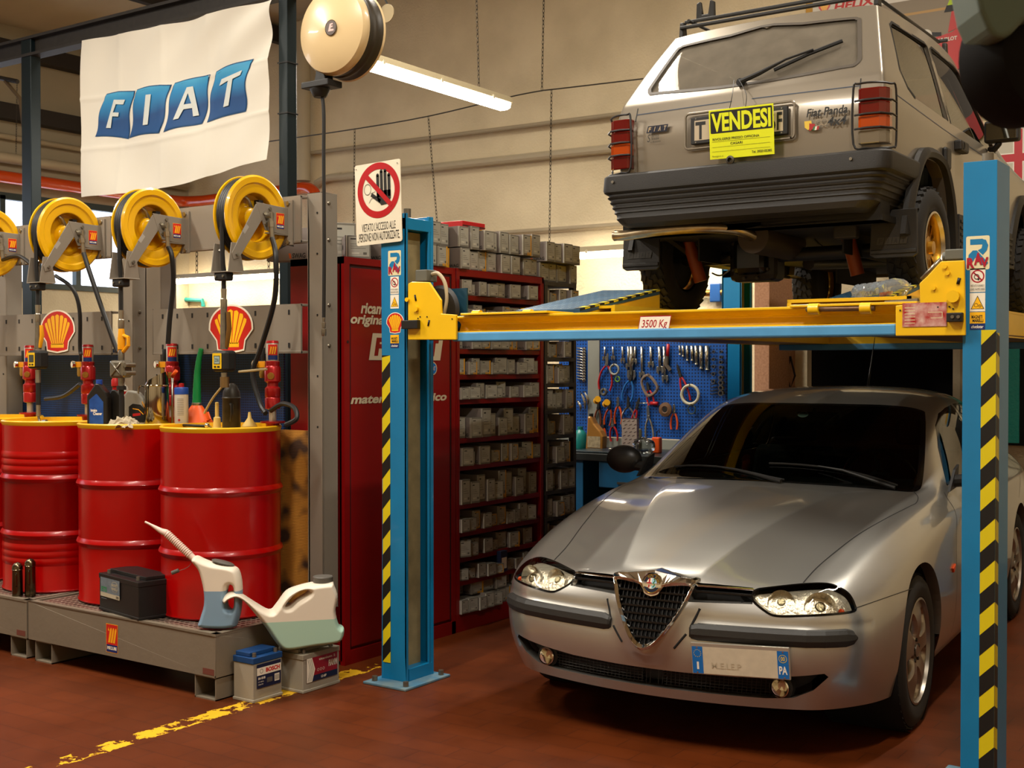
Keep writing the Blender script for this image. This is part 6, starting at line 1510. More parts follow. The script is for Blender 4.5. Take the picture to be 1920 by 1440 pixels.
def place_boxes(protos, rows):
 """rows: (phrase, group, z, y0, y1, count, xfront, heights) – cartons side by side along a shelf"""
 used = set()
 for phrase, grp, z, y0, y1, n, xf, hs, tilt in rows:
  y = y0; wsum = 0; ws = []
  for i in range(n):
   h = hs[i % len(hs)] * random.uniform(.94, 1.05); ws.append((h, random.choice((.8, .9, 1.0, 1.05))))
  tot = sum(w for _, w in ws); sc = (y1 - y0) / tot
  for i, (h, wf) in enumerate(ws):
   w = wf * sc; k = random.choices(range(len(protos)), weights=[8, 2, 1, 3][:len(protos)])[0]; P, pw, ph, pd = protos[k]
   a = tilt * random.uniform(-1, 1) if random.random() < .6 else 0
   loc = (xf + random.uniform(-.05, .03) * (1 if tilt else .3), y + w / 2, z + .001)
   lab = '%s, %s' % (phrase, nth(i, n))
   if k not in used: r = P; used.add(k); r.location = loc; r.rotation_euler = (0, 0, -abs(a)); r['label'] = lab; r['group'] = grp; r.scale = (1, w * .93 / pw, h / ph)
   else: dup(P, loc, -abs(a), lab, grp, (1, w * .93 / pw, h / ph))
   y += w
WORDS = ['first', 'second', 'third', 'fourth', 'fifth', 'sixth', 'seventh', 'eighth', 'ninth', 'tenth', 'eleventh', 'twelfth', 'thirteenth', 'fourteenth', 'fifteenth', 'sixteenth', 'seventeenth']
def nth(i, n): return 'leftmost' if i == 0 else ('rightmost' if i == n - 1 else '%s from left' % WORDS[i])
def cupboards():
 random.seed(11)
 RD = mat('cupboard_red', '7c0203', rough=.4, noise=.06, nscale=5, coat=.1); RD2 = mat('shelf_red', '780304', rough=.4, noise=.25, nscale=12); DKr = mat('gap_dark', '2a0606', rough=.6); XF = -4.16; TOP = 2.045
 # closed cupboard
 c = thing('cupboard', 'tall closed red metal cupboard lettered ricambi originali, behind the left lift post', 'cupboard', (XF - .19, 5.02, 0))
 mb = MB(); mb.bx((XF - .37, 4.56, .02), (XF - .02, 5.475, TOP), RD); mb.bx((XF - .37, 4.56, TOP - .035), (XF, 5.475, TOP), RD); mb.bx((XF - .03, 4.56, 0), (XF, 4.60, TOP), RD); mb.bx((XF - .03, 5.44, 0), (XF, 5.475, TOP), RD); mb.bx((XF - .03, 4.56, 0), (XF, 5.475, .07), RD); mb.build('carcass', c, bevel=.003)
 mb = MB(); mb.bx((XF - .02, 4.612, .085), (XF - .004, 5.428, TOP - .05), RD); d_ = mb.build('door', c, bevel=.003)
 for y in (4.606, 5.434): m2 = MB(); m2.bx((XF - .006, y - .004, .08), (XF - .003, y + .004, TOP - .045), DKr); m2.build('door_gap', c).parent = d_
 m2 = MB(); m2.bx((XF - .006, 4.606, TOP - .05), (XF - .003, 5.434, TOP - .044), DKr); m2.build('door_gap', c).parent = d_
 O = Vector((XF - .004, 0, 0)); wt = mat('door_white', 'c2b294', rough=.5)
 g = lambda px, py: (lambda p: (p.y, p.z))(at_x(px, py, XF)); zz = lambda a, b: (g(680, a)[1], g(680, b)[1])
 for nm_, txt, px_, w_, pa, pb in (('ricambi_lettering', 'ricambi', 677, .24, 588, 566), ('originali_lettering', 'originali', 658, .30, 613, 589), ('materiale_lettering', 'materiale elettrico', 658, None, 757, 740)):
  d = Decal(O, (0, 1, 0), (0, 0, 1), lift=.002); a, b = zz(pa, pb); y_ = g(px_, pb)[0]; d.text(txt, y_, y_ + w_ if w_ else g(838, 750)[0], a, b, wt, bold=.035, shear=.22); d.build('door_lettering', c).parent = d_
 d = Decal(O, (0, 1, 0), (0, 0, 1), lift=.002); ya, yb = g(692, 650)[0], g(836, 650)[0]; a, b = zz(675, 624); fiat_logo(d, ya, a, yb - ya - .04, b - a, wt, RD, sh=.22, gap=.06, bold=.05); d.build('door_logo', c).parent = d_
 p = at_x(811, 691, XF); d = Decal(p, (0, 1, 0), (0, 0, 1), lift=.003); d.disc(0, 0, .036, mat('chrome', '')); d.disc(0, 0, .030, mat('plate_blue', '1565b0')); d.text('FIAT', -.022, .022, -.010, .012, mat('chrome', ''), bold=.03); d.build('round_badge', c).parent = d_
 m2 = MB(); m2.cyl((XF - .03, 4.585, 1.62), (XF + .002, 4.585, 1.62), .008, DKr, n=10); m2.build('keyhole', c)
 # open shelf unit
 SH = [1.90, 1.755, 1.595, 1.45, 1.31, 1.09, .935, .717, .56, .416, .284, .10]
 u = thing('shelf_unit', 'open red metal shelf unit packed with grey boxes, right of the red cupboard', 'shelf unit', (XF - .19, 5.93, 0))
 mb = MB(); ya, yb = 5.48, 6.375; mb.bx((XF - .42, ya, 0), (XF, ya + .02, TOP), RD); mb.bx((XF - .42, yb - .02, 0), (XF, yb, TOP), RD); mb.bx((XF - .03, ya, 0), (XF, ya + .035, TOP), RD); mb.bx((XF - .03, yb - .03, 0), (XF, yb, TOP), RD); mb.bx((XF - .42, ya, 0), (XF - .41, yb, TOP), mat('shelf_back', '1d0808', rough=.8)); mb.bx((XF - .42, ya, TOP - .04), (XF, yb, TOP), RD); mb.bx((XF - .03, ya, 0), (XF, yb, .10), RD); mb.build('frame', u, bevel=.003)
 for z in SH[:-1]: m2 = MB(); m2.bx((XF - .40, ya + .02, z - .028), (XF - .008, yb - .02, z), RD2); m2.build('shelf', u, bevel=.002)
 m2 = MB(); m2.bx((XF - .40, ya + .02, .07), (XF - .008, yb - .02, .10), RD2); m2.build('shelf', u, bevel=.002)
 # grey slotted rack
 gy = mat('rack_grey', '3d3830', rough=.5, noise=.3, nscale=15)
 r = thing('parts_rack', 'narrow dark grey slotted metal rack of boxes between the red shelves and the workbench', 'shelf unit', (XF - .2, 6.57, 0)); YA, YB = 6.385, 6.76
 for a, b in ((XF - .035, YA), (XF - .035, YB - .035), (XF - .40, YA), (XF - .40, YB - .035)):
  m2 = MB(); m2.bx((a, b, 0), (a + .035, b + .003, 2.03), gy); m2.bx((a + .032, b, 0), (a + .035, b + .035, 2.03), gy); m2.build('upright', r)
 RS = [2.03, 1.86, 1.70, 1.557, 1.395, 1.23, 1.07, .893, .724, .559, .40, .2]
 for z in RS: m2 = MB(); m2.bx((XF - .40, YA, z - .03), (XF + .002, YB, z - .005), gy); m2.build('shelf', r, bevel=.002)
 protos = []
 for k in range(4): protos.append((parts_box(.10, .15, .26, k), .10, .15, .26))
 rows = []
 nm = ['top', 'second', 'third', 'fourth', 'fifth', 'sixth', 'seventh', 'eighth', 'ninth', 'tenth', 'eleventh', 'bottom']
 for i, z in enumerate(SH):
  gap = (TOP - .04 if i == 0 else SH[i - 1] - .028) - z
  hmax = gap * .86; hs = [hmax * f for f in (random.choice((.95, .7, .75, .9)), .72, .95, .8, .66, .97)]
  n = random.choice((9, 10, 10)); rows.append(('grey parts box on the %s shelf of the red unit' % nm[i], 'grey parts boxes on the red shelves', z, 5.505, 6.31 + random.uniform(-.04, .03), n, XF + .005, hs, .36))
 # upper layer on the lowest shelf and one on the eighth
 rows.append(('grey box in the second layer of the bottom red shelf', 'grey parts boxes on the red shelves', .185, 5.56, 6.2, 6, XF - .03, [.085], .1)); rows[-2] = rows[-2][:7] + ([.078, .082], .2)
 rn = ['topmost', 'second', 'third', 'fourth', 'fifth', 'sixth', 'seventh', 'eighth', 'ninth', 'tenth', 'eleventh', 'lowest']
 for i, z in enumerate(RS[1:11]):
  gap = RS[i] - .03 - z + .005; rows.append(('grey parts box on the %s tier of the slotted rack' % rn[i], 'grey parts boxes on the slotted rack', z - .005, YA + .02, YB - .03, 4, XF + .01, [gap * .85, gap * .7, gap * .9], .1))
 # two layers on top
 rows.append(('grey box in the lower layer on top of the red unit', 'grey parts boxes on top of the red unit', TOP, 5.50, 6.36, 10, XF - .01, [.115, .12, .11], .05))
 rows.append(('grey box in the upper layer on top of the red unit', 'grey parts boxes on top of the red unit', TOP + .123, 5.50, 6.34, 9, XF - .02, [.115, .12, .13], .08))
 rows.append(('grey box in the lower layer on top of the slotted rack', 'grey parts boxes on top of the slotted rack', 2.026, 6.39, 6.80, 4, XF, [.12], .03))
 rows.append(('grey box in the upper layer on top of the slotted rack', 'grey parts boxes on top of the slotted rack', 2.149, 6.39, 6.80, 4, XF, [.125], .03))
 rows.append(('grey box atop the cupboard below the prohibition sign', 'grey parts boxes on top of the cupboard', TOP, 4.86, 5.16, 3, XF - .02, [.115, .12], .04))
 rows.append(('grey box, lower layer atop the cupboard beside the lift post', 'grey parts boxes on top of the cupboard', TOP, 5.2, 5.49, 3, XF - .01, [.115], .03))
 rows.append(('grey box, upper layer atop the cupboard beside the lift post', 'grey parts boxes on top of the cupboard', TOP + .123, 5.2, 5.49, 3, XF - .01, [.125], .03))
 place_boxes(protos, rows)
 P = protos[0][0]
 for loc, rz, lab, sc in (((XF - .05, 4.72, TOP + .001), R(-42), 'tilted grey parts box at the left end of the cupboard top', (1, 1.3, .8)), ((XF - .22, 4.80, TOP + .001), R(-30), 'grey parts box behind the tilted one on the cupboard top', (1, 1.3, 1.35)), ((XF - .30, 4.66, TOP + .001), R(10), 'grey parts box standing at the back left corner of the cupboard top', (1, 1, 1.1))):
  dup(protos[1][0] if rz > 0 else P, loc, rz, lab, 'grey parts boxes on top of the cupboard', sc)
 t = thing('carton', 'flat bright red carton lying on the topmost grey boxes', 'box', (XF - .2, 5.72, TOP + .245)); mb = MB(); mb.bx((XF - .32, 5.62, TOP + .252), (XF - .06, 5.84, TOP + .285), mat('carton_red', 'b5171a', rough=.4)); mb.build('carton_body', t, bevel=.002); m2 = MB(); m2.bx((XF - .0595, 5.62, TOP + .256), (XF - .0585, 5.84, TOP + .262), mat('box_ink', '')); m2.build('carton_print', t)
 t = thing('carton', 'yellow carton standing behind the topmost grey boxes', 'box', (XF - .3, 6.1, TOP)); mb = MB(); mb.bx((XF - .38, 6.0, TOP), (XF - .29, 6.13, TOP + .30), mat('carton_yellow', 'c08a10', rough=.5)); mb.build('carton_body', t, bevel=.002); m2 = MB(); m2.bx((XF - .289, 6.01, TOP + .20), (XF - .288, 6.12, TOP + .22), mat('box_ink', '')); m2.build('carton_print', t)
 # white and blue odd box on a low shelf
 t = thing('parts_box', 'dark blue and white box leaning between grey ones on a low red shelf', 'box', (XF, 5.92, .284)); mb = MB(); mb.bx((XF - .2, 5.885, .286), (XF + .02, 5.955, .41), mat('odd_navy', '1b2440', rough=.5)); mb.build('carton', t, bevel=.002); d = Decal((XF + .02, 5.885, .286), (0, 1, 0), (0, 0, 1)); d.rect(.01, .02, .06, .085, mat('decal_white', 'e9e2d0')); d.build('front_label', t)
# ------------------------------------------------------------------ oil dispensing island
def can_lathe(mb, c, prof, m, n=32): mb.lathe(prof, c, m, (0, 0, 1), n)
def island():
 GY = mat('rack_taupe', '80776a', rough=.45, metal=.1, noise=.06, nscale=4); HO = mat('hole_dark', '14110e', rough=.8); ST = mat('raw_steel', '7a7264', rough=.4, metal=.8); BK = mat('rubber_black', '121110', rough=.5); ZN = mat('zinc', 'a09a8c', rough=.3, metal=.9)
 yb = 4.42
 def hy(px, py, y): return at_y(px, py, y - .18)
 k = thing('rack_frame', 'taupe grey steel frame with two crossbars carrying the hose reels', 'rack', (-5.5, 4.65, 0))
 def col(x0, x1, zb):
  mb = MB(); w = x1 - x0; mb.bx((x0, yb, zb), (x1, yb + .012, 2.35), GY); mb.bx((x0, yb, zb), (x0 + .012, yb + .11, 2.35), GY); mb.bx((x1 - .012, yb, zb), (x1, yb + .11, 2.35), GY); mb.bx((x0, yb + .10, zb), (x1, yb + .11, 2.35), GY); c = mb.build('upright', k, bevel=.002)
  for z in (2.05, 1.75, 1.45, 1.2, 2.25): m2 = MB(); m2.cyl((x1 - .03, yb - .002, z), (x1 - .03, yb, z), .005, HO, n=8); m2.build('bolt_hole', k).parent = c
  for z in (2.30, 2.12, 1.80, 1.60): m2 = MB(); m2.lathe([(.0001, .008), (.008, .006), (.011, 0)], (x1, yb + .05, z), ST, (1, 0, 0), 8); m2.build('bolt', k).parent = c
 col(-4.272, -4.178, .301); col(-5.50, -5.375, .301); col(-5.73, -5.61, .301); col(-6.92, -6.80, .301)
 def cross(x0, x1, z0, z1, holes=True):
  mb = MB(); mb.bx((x0, yb - .05, z0), (x1, yb - .038, z1), GY); mb.bx((x0, yb - .05, z1 - .012), (x1, yb, z1), GY); mb.bx((x0, yb - .05, z0), (x1, yb, z0 + .012), GY); c = mb.build('crossbar', k, bevel=.002)
  if holes:
   for z in (z0 + .04, z1 - .04):
    n = int((x1 - x0) / .12)
    for i in range(n):
     x = x0 + .08 + i * (x1 - x0 - .16) / max(n - 1, 1); m2 = MB(); m2.bx((x - .006, yb - .0515, z - .012), (x + .006, yb - .0505, z + .012), HO); m2.build('slot', k).parent = c
 cross(-5.375, -4.272, 2.105, 2.335, False); cross(-5.375, -4.272, 1.562, 1.805); cross(-6.80, -5.73, 2.105, 2.335, False); cross(-6.80, -5.73, 1.562, 1.805)
 # perforated blue back panel
 def perf(nt, b, N, L): flat_dots(N, L, N('ShaderNodeTexCoord'), 75, 'XZ', .30, '0c3668', '02060e', b, .5)
 pp = node_mat('perforated_blue', perf)
 for x0, x1, lab in ((-5.45, -4.62, 'perforated dark blue panel behind the rightmost drum'), (-6.85, -5.70, 'perforated dark blue panel behind the left drums')):
  mb = MB(); mb.bx((x0 - .05, yb + .13, .31), (x1 + .05, yb + .14, 1.60), pp); prop(mb.build('perforated_panel'), lab, 'panel')
 d = MB(); yy = mat('notice_olive', '8a7b22', rough=.6); random.seed(4)
 for r_ in range(14): d.bx((-6.30, yb + .165, 1.20 + r_ * .022), (-5.98 - random.random() * .08, yb + .168, 1.208 + r_ * .022), yy)
 # sumps
 def grate(nt, b, N, L): flat_dots(N, L, N('ShaderNodeTexCoord'), 30, 'XY', .33, '756558', '0a0705', b, .35)
 gm = node_mat('grating', grate); SG = mat('sump_grey', '776c5c', rough=.5, noise=.12, nscale=3, bump=.1, bscale=30)
 for x0, x1, lab in ((-5.585, -4.19, 'low grey steel spill pallet under the near drums, with a red MECLUBE sticker'), (-7.0, -5.60, 'second low grey spill pallet, at the left edge under the farther drums')):
  s = thing('spill_pallet', lab, 'spill pallet', ((x0 + x1) / 2, 4.1, 0)); mb = MB(); y0, y1 = 3.746, 4.50; mb.bx((x0, y0, .105), (x1, y0 + .01, .30), SG); mb.bx((x0, y1 - .01, .105), (x1, y1, .30), SG); mb.bx((x0, y0, .105), (x0 + .01, y1, .30), SG); mb.bx((x1 - .01, y0, .105), (x1, y1, .30), SG); mb.bx((x0, y0, .105), (x1, y1, .115), SG); mb.bx((x0, y0, .292), (x1, y0 + .045, .30), SG); mb.bx((x1 - .045, y0, .292), (x1, y1, .30), SG); mb.build('tray', s, bevel=.002)
  mb = MB(); mb.bx((x0 + .04, y0 + .04, .286), (x1 - .04, y1 - .01, .296), gm); mb.build('grating', s)
  for a, b in ((x0 + .05, x0 + .19), (x1 - .145, x1 - .005)):
   mb = MB(); t = .006; mb.bx((a, y0 + .005, 0), (b, y1 - .005, t), SG); mb.bx((a, y0 + .005, 0), (a + t, y1 - .005, .105), SG); mb.bx((b - t, y0 + .005, 0), (b, y1 - .005, .105), SG); mb.bx((a, y0 + .005, .099), (b, y1 - .005, .105), SG); mb.bx((a + t, y1 - .03, t), (b - t, y1 - .02, .1), HO); mb.build('fork_channel', s)
  m2 = MB(); m2.bx((x1 - .085, y0 - .001, .115), (x1 - .012, y0, .142), mat('makers_plate', '6a3a30', rough=.5)); m2.build('rating_plate', s)
  if x1 > -5:
   A = at_y(200, 1221, y0); d2 = Decal((A.x, y0, A.z), (1, 0, 0), (0, 0, 1)); M_logo(d2, 0, 0, .083, .133); d2.build('maker_sticker', s)
 # drums
 RD = mat('drum_red', '9c0000', rough=.3, coat=.15, noise=.08, nscale=3, spec=.3); YL = mat('drum_yellow', 'd9a413', rough=.35)
 def drum(cx, cy, lab, ribs, top=1.205):
  t = thing('oil_drum', lab, 'drum', (cx, cy, .30), 0, 'red oil drums on the spill pallets'); z0, r = .30, .288; H_ = top - z0
  prof = [(r - .02, .004), (r, 0), (r + .006, .008), (r, .018)]
  for f, a in ribs:
   z = H_ * f; prof += [(r, z - .022), (r + a * .6, z - .012), (r + a, z), (r + a * .6, z + .012), (r, z + .022)]
  prof += [(r, H_ - .02)]; mb = MB(); mb.lathe(prof, (cx, cy, z0), RD, (0, 0, 1), 72); mb.build('drum_body', t)
  mb = MB(); mb.lathe([(r, H_ - .022), (r + .004, H_ - .012), (r + .006, H_ - .002), (r, H_ + .004), (r - .010, H_ + .002), (r - .012, H_ - .016), (.0001, H_ - .016)], (cx, cy, z0), YL, (0, 0, 1), 72); mb.build('drum_lid', t); return t
 main = ((.335, .012), (.665, .012)); DC = [(-4.615, 4.165), (-5.25, 4.16), (-5.885, 4.14), (-6.52, 4.13)]
 drum(*DC[0], 'red oil drum with yellow lid, nearest and rightmost, beside the cardboard', main)
 drum(*DC[1], 'red oil drum with yellow lid behind the black battery', main)
 drum(*DC[2], 'red oil drum with extra ribs behind the two small oil cans', ((.335, .012), (.665, .012), (.72, .006), (.76, .006), (.80, .006), (.26, .005), (.22, .005), (.18, .005)))
 drum(*DC[3], 'red oil drum cut off by the left edge of the picture', main)
 TZ = 1.19
 # reels
 YR = mat('reel_yellow', 'dba50c', rough=.25, coat=.5)
 reel_names = ('yellow hose reel at the left picture edge', 'yellow hose reel left of the middle one', 'yellow hose reel in the middle, above the steel jug', 'rightmost yellow hose reel, above the scallop sign')
 def reel(cx, cy, cz, lab):
  t = thing('hose_reel', lab, 'hose reel', (cx, cy, cz), 0, 'yellow hose reels'); r = .204; ax = (1, 0, 0)
  C = Vector((cx, cy, cz))
  for s, nm in ((1, 'flange'), (-1, 'flange')):
   c = C + Vector((s * .034, 0, 0)); pr = [(.118, -.004), (.120, .002), (.128, .004), (.160, .004), (.168, .012), (r - .010, .013), (r, .006), (r - .002, 0), (.17, .002), (.12, -.010)]
   mb = MB(); mb.lathe(pr if s > 0 else [(a, -b) for a, b in pr], c, YR, ax, 56); mb.build(nm, t)
  mb = MB(); mb.lathe([(.075, -.04), (.122, -.035), (.122, .034), (.118, .034), (.112, -.012), (.06, -.018), (.05, .01), (.04, .016), (.0001, .018)], C, YR, ax, 48); mb.tube([C + Vector((.0, .02, .02)), C + Vector((.01, -.03, .085)), C + Vector((.0, -.045, .10))], .009, ZN, 8); mb.box(C + Vector((.005, .045, .07)), (.03, .028, .04), BK); mb.box(C + Vector((.005, .075, .02)), (.03, .02, .03), BK); mb.build('drum_core', t)
  mb = MB();
  for i in range(4):
   for rr in (.145, .170, .188): mb.tube([C + Vector((-.021 + i * .014, rr * math.cos(a), rr * math.sin(a))) for a in [2 * PI * q / 40 for q in range(41)]], .0105, BK, 6, cap=False)
  hs = mb.build('wound_hose', t); hs['kind'] = 'stuff'
  # swing arm and wall bracket on the near side
  s = 1; x = cx + .062
  mb = MB(); arm = [(.02, .07), (.04, .03), (-.14, -.205), (-.175, -.215), (-.185, -.185), (-.03, .06)]
  mb.prism(arm, (x, cy, cz), (0, 1, 0), (0, 0, 1), (.006, 0, 0), GY); mb.prism([(-.03, .07), (.19, .06), (.19, -.075), (.03, -.06), (.0, .0)], (x + .001, cy, cz), (0, 1, 0), (0, 0, 1), (.006, 0, 0), GY); mb.bx((x - .03, cy + .18, cz - .12), (x + .035, cy + .19, cz + .10), GY); mb.bx((x - .01, cy + .0, cz + .056), (x + .006, cy + .19, cz + .063), GY); mb.bx((x - .01, cy + .04, cz - .075), (x + .006, cy + .19, cz - .068), GY)
  mb.bx((cx - .09, cy + .16, cz - .06), (x, cy + .19, cz + .05), GY)
  a_ = mb.build('swing_arm', t, bevel=.001)
  d = Decal((x + .007, cy + .10, cz - .045), (0, 1, 0), (0, 0, 1), lift=.001); M_logo(d, 0, 0, .052, .075); d.build('maker_sticker', t).parent = a_
  d = Decal((x + .006, cy - .105, cz - .09), Vector((0, .55, .72)).normalized(), Vector((0, -.72, .55)).normalized(), lift=.001); d.rect(0, 0, .045, .022, mat('sticker_silver', '9a948a', rough=.4)); d.build('rating_label', t).parent = a_
  for yy, zz in ((.02, .02), (.055, .045), (.03, -.03), (-.155, -.19)): m2 = MB(); m2.cyl((x + .006, cy + yy, cz + zz), (x + .016, cy + yy, cz + zz), .009, ZN, n=6); m2.build('bolt', t).parent = a_
  for yy, zz in ((.182, .085), (.182, -.105)): m2 = MB(); m2.cyl((x + .01, cy + yy - .01, cz + zz), (x + .01, cy + yy, cz + zz), .011, ZN, n=6); m2.build('bolt', t).parent = a_
  # swivel joint and feed hose
  mb = MB(); mb.cyl((x + .006, cy + .035, cz + .01), (x + .045, cy + .035, cz + .01), .016, ZN); mb.cyl((x + .035, cy + .035, cz + .025), (x + .035, cy + .045, cz - .10), .012, ZN); mb.cyl((x + .035, cy + .037, cz - .02), (x + .035, cy + .039, cz - .045), .017, ZN, n=6); mb.build('swivel', t)
  # roller guide at the outlet
  mb = MB(); oy, oz = cy - .175, cz - .235
  for xs in (cx - .055, cx + .06): mb.prism([(-.03, .10), (.02, .10), (.045, -.035), (-.05, -.035)], (xs, oy + .02, oz), (0, 1, 0), (0, 0, 1), (.005, 0, 0), GY)
  mb.bx((cx - .055, oy - .03, oz - .04), (cx + .065, oy + .065, oz - .035), GY); mb.tube([(cx - .053, cy + .0, cz - .03), (cx - .053, oy + .02, oz + .06)], .014, ZN, 6)
  mb.build('outlet_guide', t, bevel=.001)
  mb = MB(); p = Vector((cx, oy, oz - .058)); mb.box(p, (.085, .05, .042), BK); o = mb.build('hose_stopper', t, bevel=.008)
  for q in (-.025, .025): m2 = MB(); m2.cyl(p + Vector((q, -.026, 0)), p + Vector((q, -.03, 0)), .006, ZN, n=8); m2.build('bolt', t).parent = o
  return t, Vector((cx, oy, oz)), Vector((x + .035, cy + .045, cz - .10))
 RC = []
 for i, (px_, py_) in enumerate(((-20, 455), (130, 440), (287, 427), (480, 408))):
  p = at_y(px_, py_, 4.18); RC.append(reel(p.x - .034, 4.18, p.z, reel_names[i]))
 def hose(pts, r, lab, t=None, m=BK, name='hose', n=8):
  mb = MB(); mb.tube(smoothpts(pts, False, 6), r, m, n); o = mb.build(name, t)
  if lab: prop(o, lab, 'hose')
  return o
 # feed hoses from the reels down to the pumps
 q = RC[3][2]; hose([q, hy(517, 480, 4.34), hy(515, 560, 4.36), hy(490, 650, 4.40), hy(474, 700, 4.4), hy(487, 755, 4.4), hy(498, 775, 4.38)], .013, 'thick black hose looping from the rightmost reel down behind the right pump')
 q = RC[2][2]; hose([q, hy(322, 480, 4.40), hy(325, 530, 4.42), hy(318, 600, 4.42), hy(315, 645, 4.42)], .013, 'thick black hose from the middle reel down to the pump behind the steel jug')
 q = RC[1][2]; hose([q, hy(168, 510, 4.40), hy(195, 590, 4.42), hy(220, 660, 4.44)], .013, 'thick black hose slanting right from the second reel')
 hose([hy(104, 517, 4.36), hy(135, 540, 4.38), hy(149, 580, 4.4), hy(150, 650, 4.42), hy(152, 665, 4.42)], .011, 'black hose arching down beside the left scallop sign')
 q = RC[0][2]; hose([q, hy(35, 480, 4.36), hy(60, 497, 4.36)], .011, 'short black hose end of the leftmost reel')
 hose([at_y(508, 770, 4.26), at_y(530, 757, 4.24), at_y(552, 765, 4.22), at_y(556, 785, 4.20), at_y(535, 797, 4.18)], .012, 'short black hose loop at the right edge of the near drum')
 hose([hy(150, 720, 4.3), hy(120, 742, 4.34), hy(85, 748, 4.36)], .011, 'black hose sagging between the two left pumps')
 # scallop signs
 for px_, py_, s_, lab, yy in ((433, 617, .125, 'red and yellow scallop sign behind the rightmost dispensing gun', yb - .052), (108, 622, .125, 'red and yellow scallop sign behind the left dispensing gun', yb - .052)):
  c = at_y(px_, py_, yy); t = thing('scallop_sign', lab, 'sign', tuple(c)); d = Decal(c, (1.22, 0, 0), (0, 0, 1), lift=.002); shell_logo(d, 0, 0, s_); d.build('emblem', t)
 # pumps on the drums
 PR = mat('pump_red', '9c1212', rough=.3, metal=.4, coat=.4); AL = mat('pump_silver', 'b5ac9c', rough=.35, metal=.6)
 def pump(px_, y, lab, topz=1.64):
  p = at_y(px_, 700, y); x = p.x; t = thing('air_pump', lab, 'pump', (x, y, TZ), 0, 'red and silver drum pumps')
  mb = MB(); mb.lathe([(.018, 0), (.018, .10)], (x, y, TZ), AL, n=20); mb.build('stem', t)
  mb = MB(); mb.lathe([(.06, .03), (.06, .038), (.02, .042), (.03, .0), (.035, .03)], (x, y, TZ), PR, n=24); mb.build('bung_adapter', t)
  mb = MB(); mb.lathe([(.02, .095), (.036, .10), (.038, .15), (.035, .155), (.038, .16), (.038, .20), (.028, .21), (.028, .225), (.040, .235), (.040, .30), (.034, .31), (.036, .33), (.030, .335)], (x, y, TZ), PR, n=28); mb.build('pump_body', t)
  mb = MB(); mb.lathe([(.031, .33), (.031, topz - TZ - .01), (.028, topz - TZ - .004), (.0001, topz - TZ)], (x, y, TZ), AL, n=28); mb.lathe([(.032, topz - TZ - .014), (.029, topz - TZ - .002), (.0001, topz - TZ + .002)], (x, y, TZ), PR, n=28); mb.build('air_cylinder', t)
  q = 1 / math.sqrt(2)
  def wrap(p_, a, b, l):
   ang = (a - .025) / .0325 + PI * .24; rr = .0325 + l; return Vector((x + rr * math.sin(ang), y - rr * math.cos(ang), p_.z))
  d = Decal((x, y, topz - .095), (1, 0, 0), (0, 0, 1), warp=wrap);
  for k in range(6): a = .004 + k * .008; d.k = 0; d.rect(a, 0, a + .0081, .022, mat('decal_navy', '142a66')); d.k = 0; d.rect(a, .022, a + .0081, .075, mat('decal_red', 'c2221a'))
  d.k = 2
  for k in range(3): a = .010 + .011 * k; d.poly([(a, .028), (a + .007, .028), (a + .014, .062), (a + .008, .066)], mat('decal_yellow', 'f0a61c'), layer=2)
  d.build('maker_sticker', t)
  m2 = MB(); m2.lathe([(.0001, .004), (.016, .003), (.018, 0)], (x + .022, y - .033, TZ + .26), mat('gauge_gold', '9a6a2a', rough=.3, metal=.7), (.55, -.83, 0), 16); m2.build('sight_glass', t)
  m2 = MB(); bx = x - .065; m2.cyl((bx, y, TZ + .33), (bx, y, TZ + .40), .010, BK); m2.bx((bx - .025, y - .02, TZ + .30), (bx + .035, y + .02, TZ + .335), mat('regulator_yellow', 'c9820e', rough=.4)); m2.lathe([(.016, -.05), (.020, -.04), (.020, .0)], (bx, y, TZ + .30), mat('bowl_amber', '8a6a2c', rough=.2), n=14); rg = m2.build('regulator', t, bevel=.002)
  m2 = MB(); gx = bx - .03; m2.lathe([(.020, 0), (.021, .014), (.019, .016)], (gx, y - .02, TZ + .318), mat('chrome', 'd8d4cc'), (-.3, -.95, 0), 20); m2.lathe([(.0001, .0145), (.0185, .0145)], (gx, y - .02, TZ + .318), mat('gauge_face', 'cfc8b8', rough=.4), (-.3, -.95, 0), 20); m2.build('pressure_gauge', t).parent = rg
  return t
 pump(511, 4.30, 'red and silver pump at the right of the near drum', 1.625); pump(323, 4.36, 'red and silver pump behind the tall steel jug', 1.62); pump(165, 4.30, 'red and silver pump left of the blue-labelled bottle', 1.62); pump(56, 4.30, 'red and silver pump at the far left', 1.62)
 # dispensing guns on the outlet hoses
 CH = mat('gun_steel', '8f897c', rough=.3, metal=.85, noise=.3, nscale=30); GY2 = mat('gun_yellow', 'd8930c', rough=.35)
 def gun(i, lab, ysc, kind):
  q = RC[i][1]; y = q.y; X = q.x; t = thing('dispensing_gun', lab, 'dispensing gun', (X, y, ysc[3])); H1 = lambda py: at_y(X and 0 or 0, py, y)
  z = lambda py: at_y(430 if i == 3 else (235 if i == 2 else 80), py, y).z
  mb = MB(); mb.tube([(X, y - .01, q.z + .24), (X, y - .008, q.z + .05), (X, y, q.z - .05), (X, y, z(ysc[0]))], .011, BK, 8); mb.build('outlet_hose', t)
  mb = MB(); mb.lathe([(.013, 0), (.016, .01), (.016, .05), (.012, .055), (.014, .10)], (X, y, z(ysc[0]) - .09), ZN, n=12); mb.build('hose_end', t)
  zt, zb = z(ysc[0]) - .08, z(ysc[1])
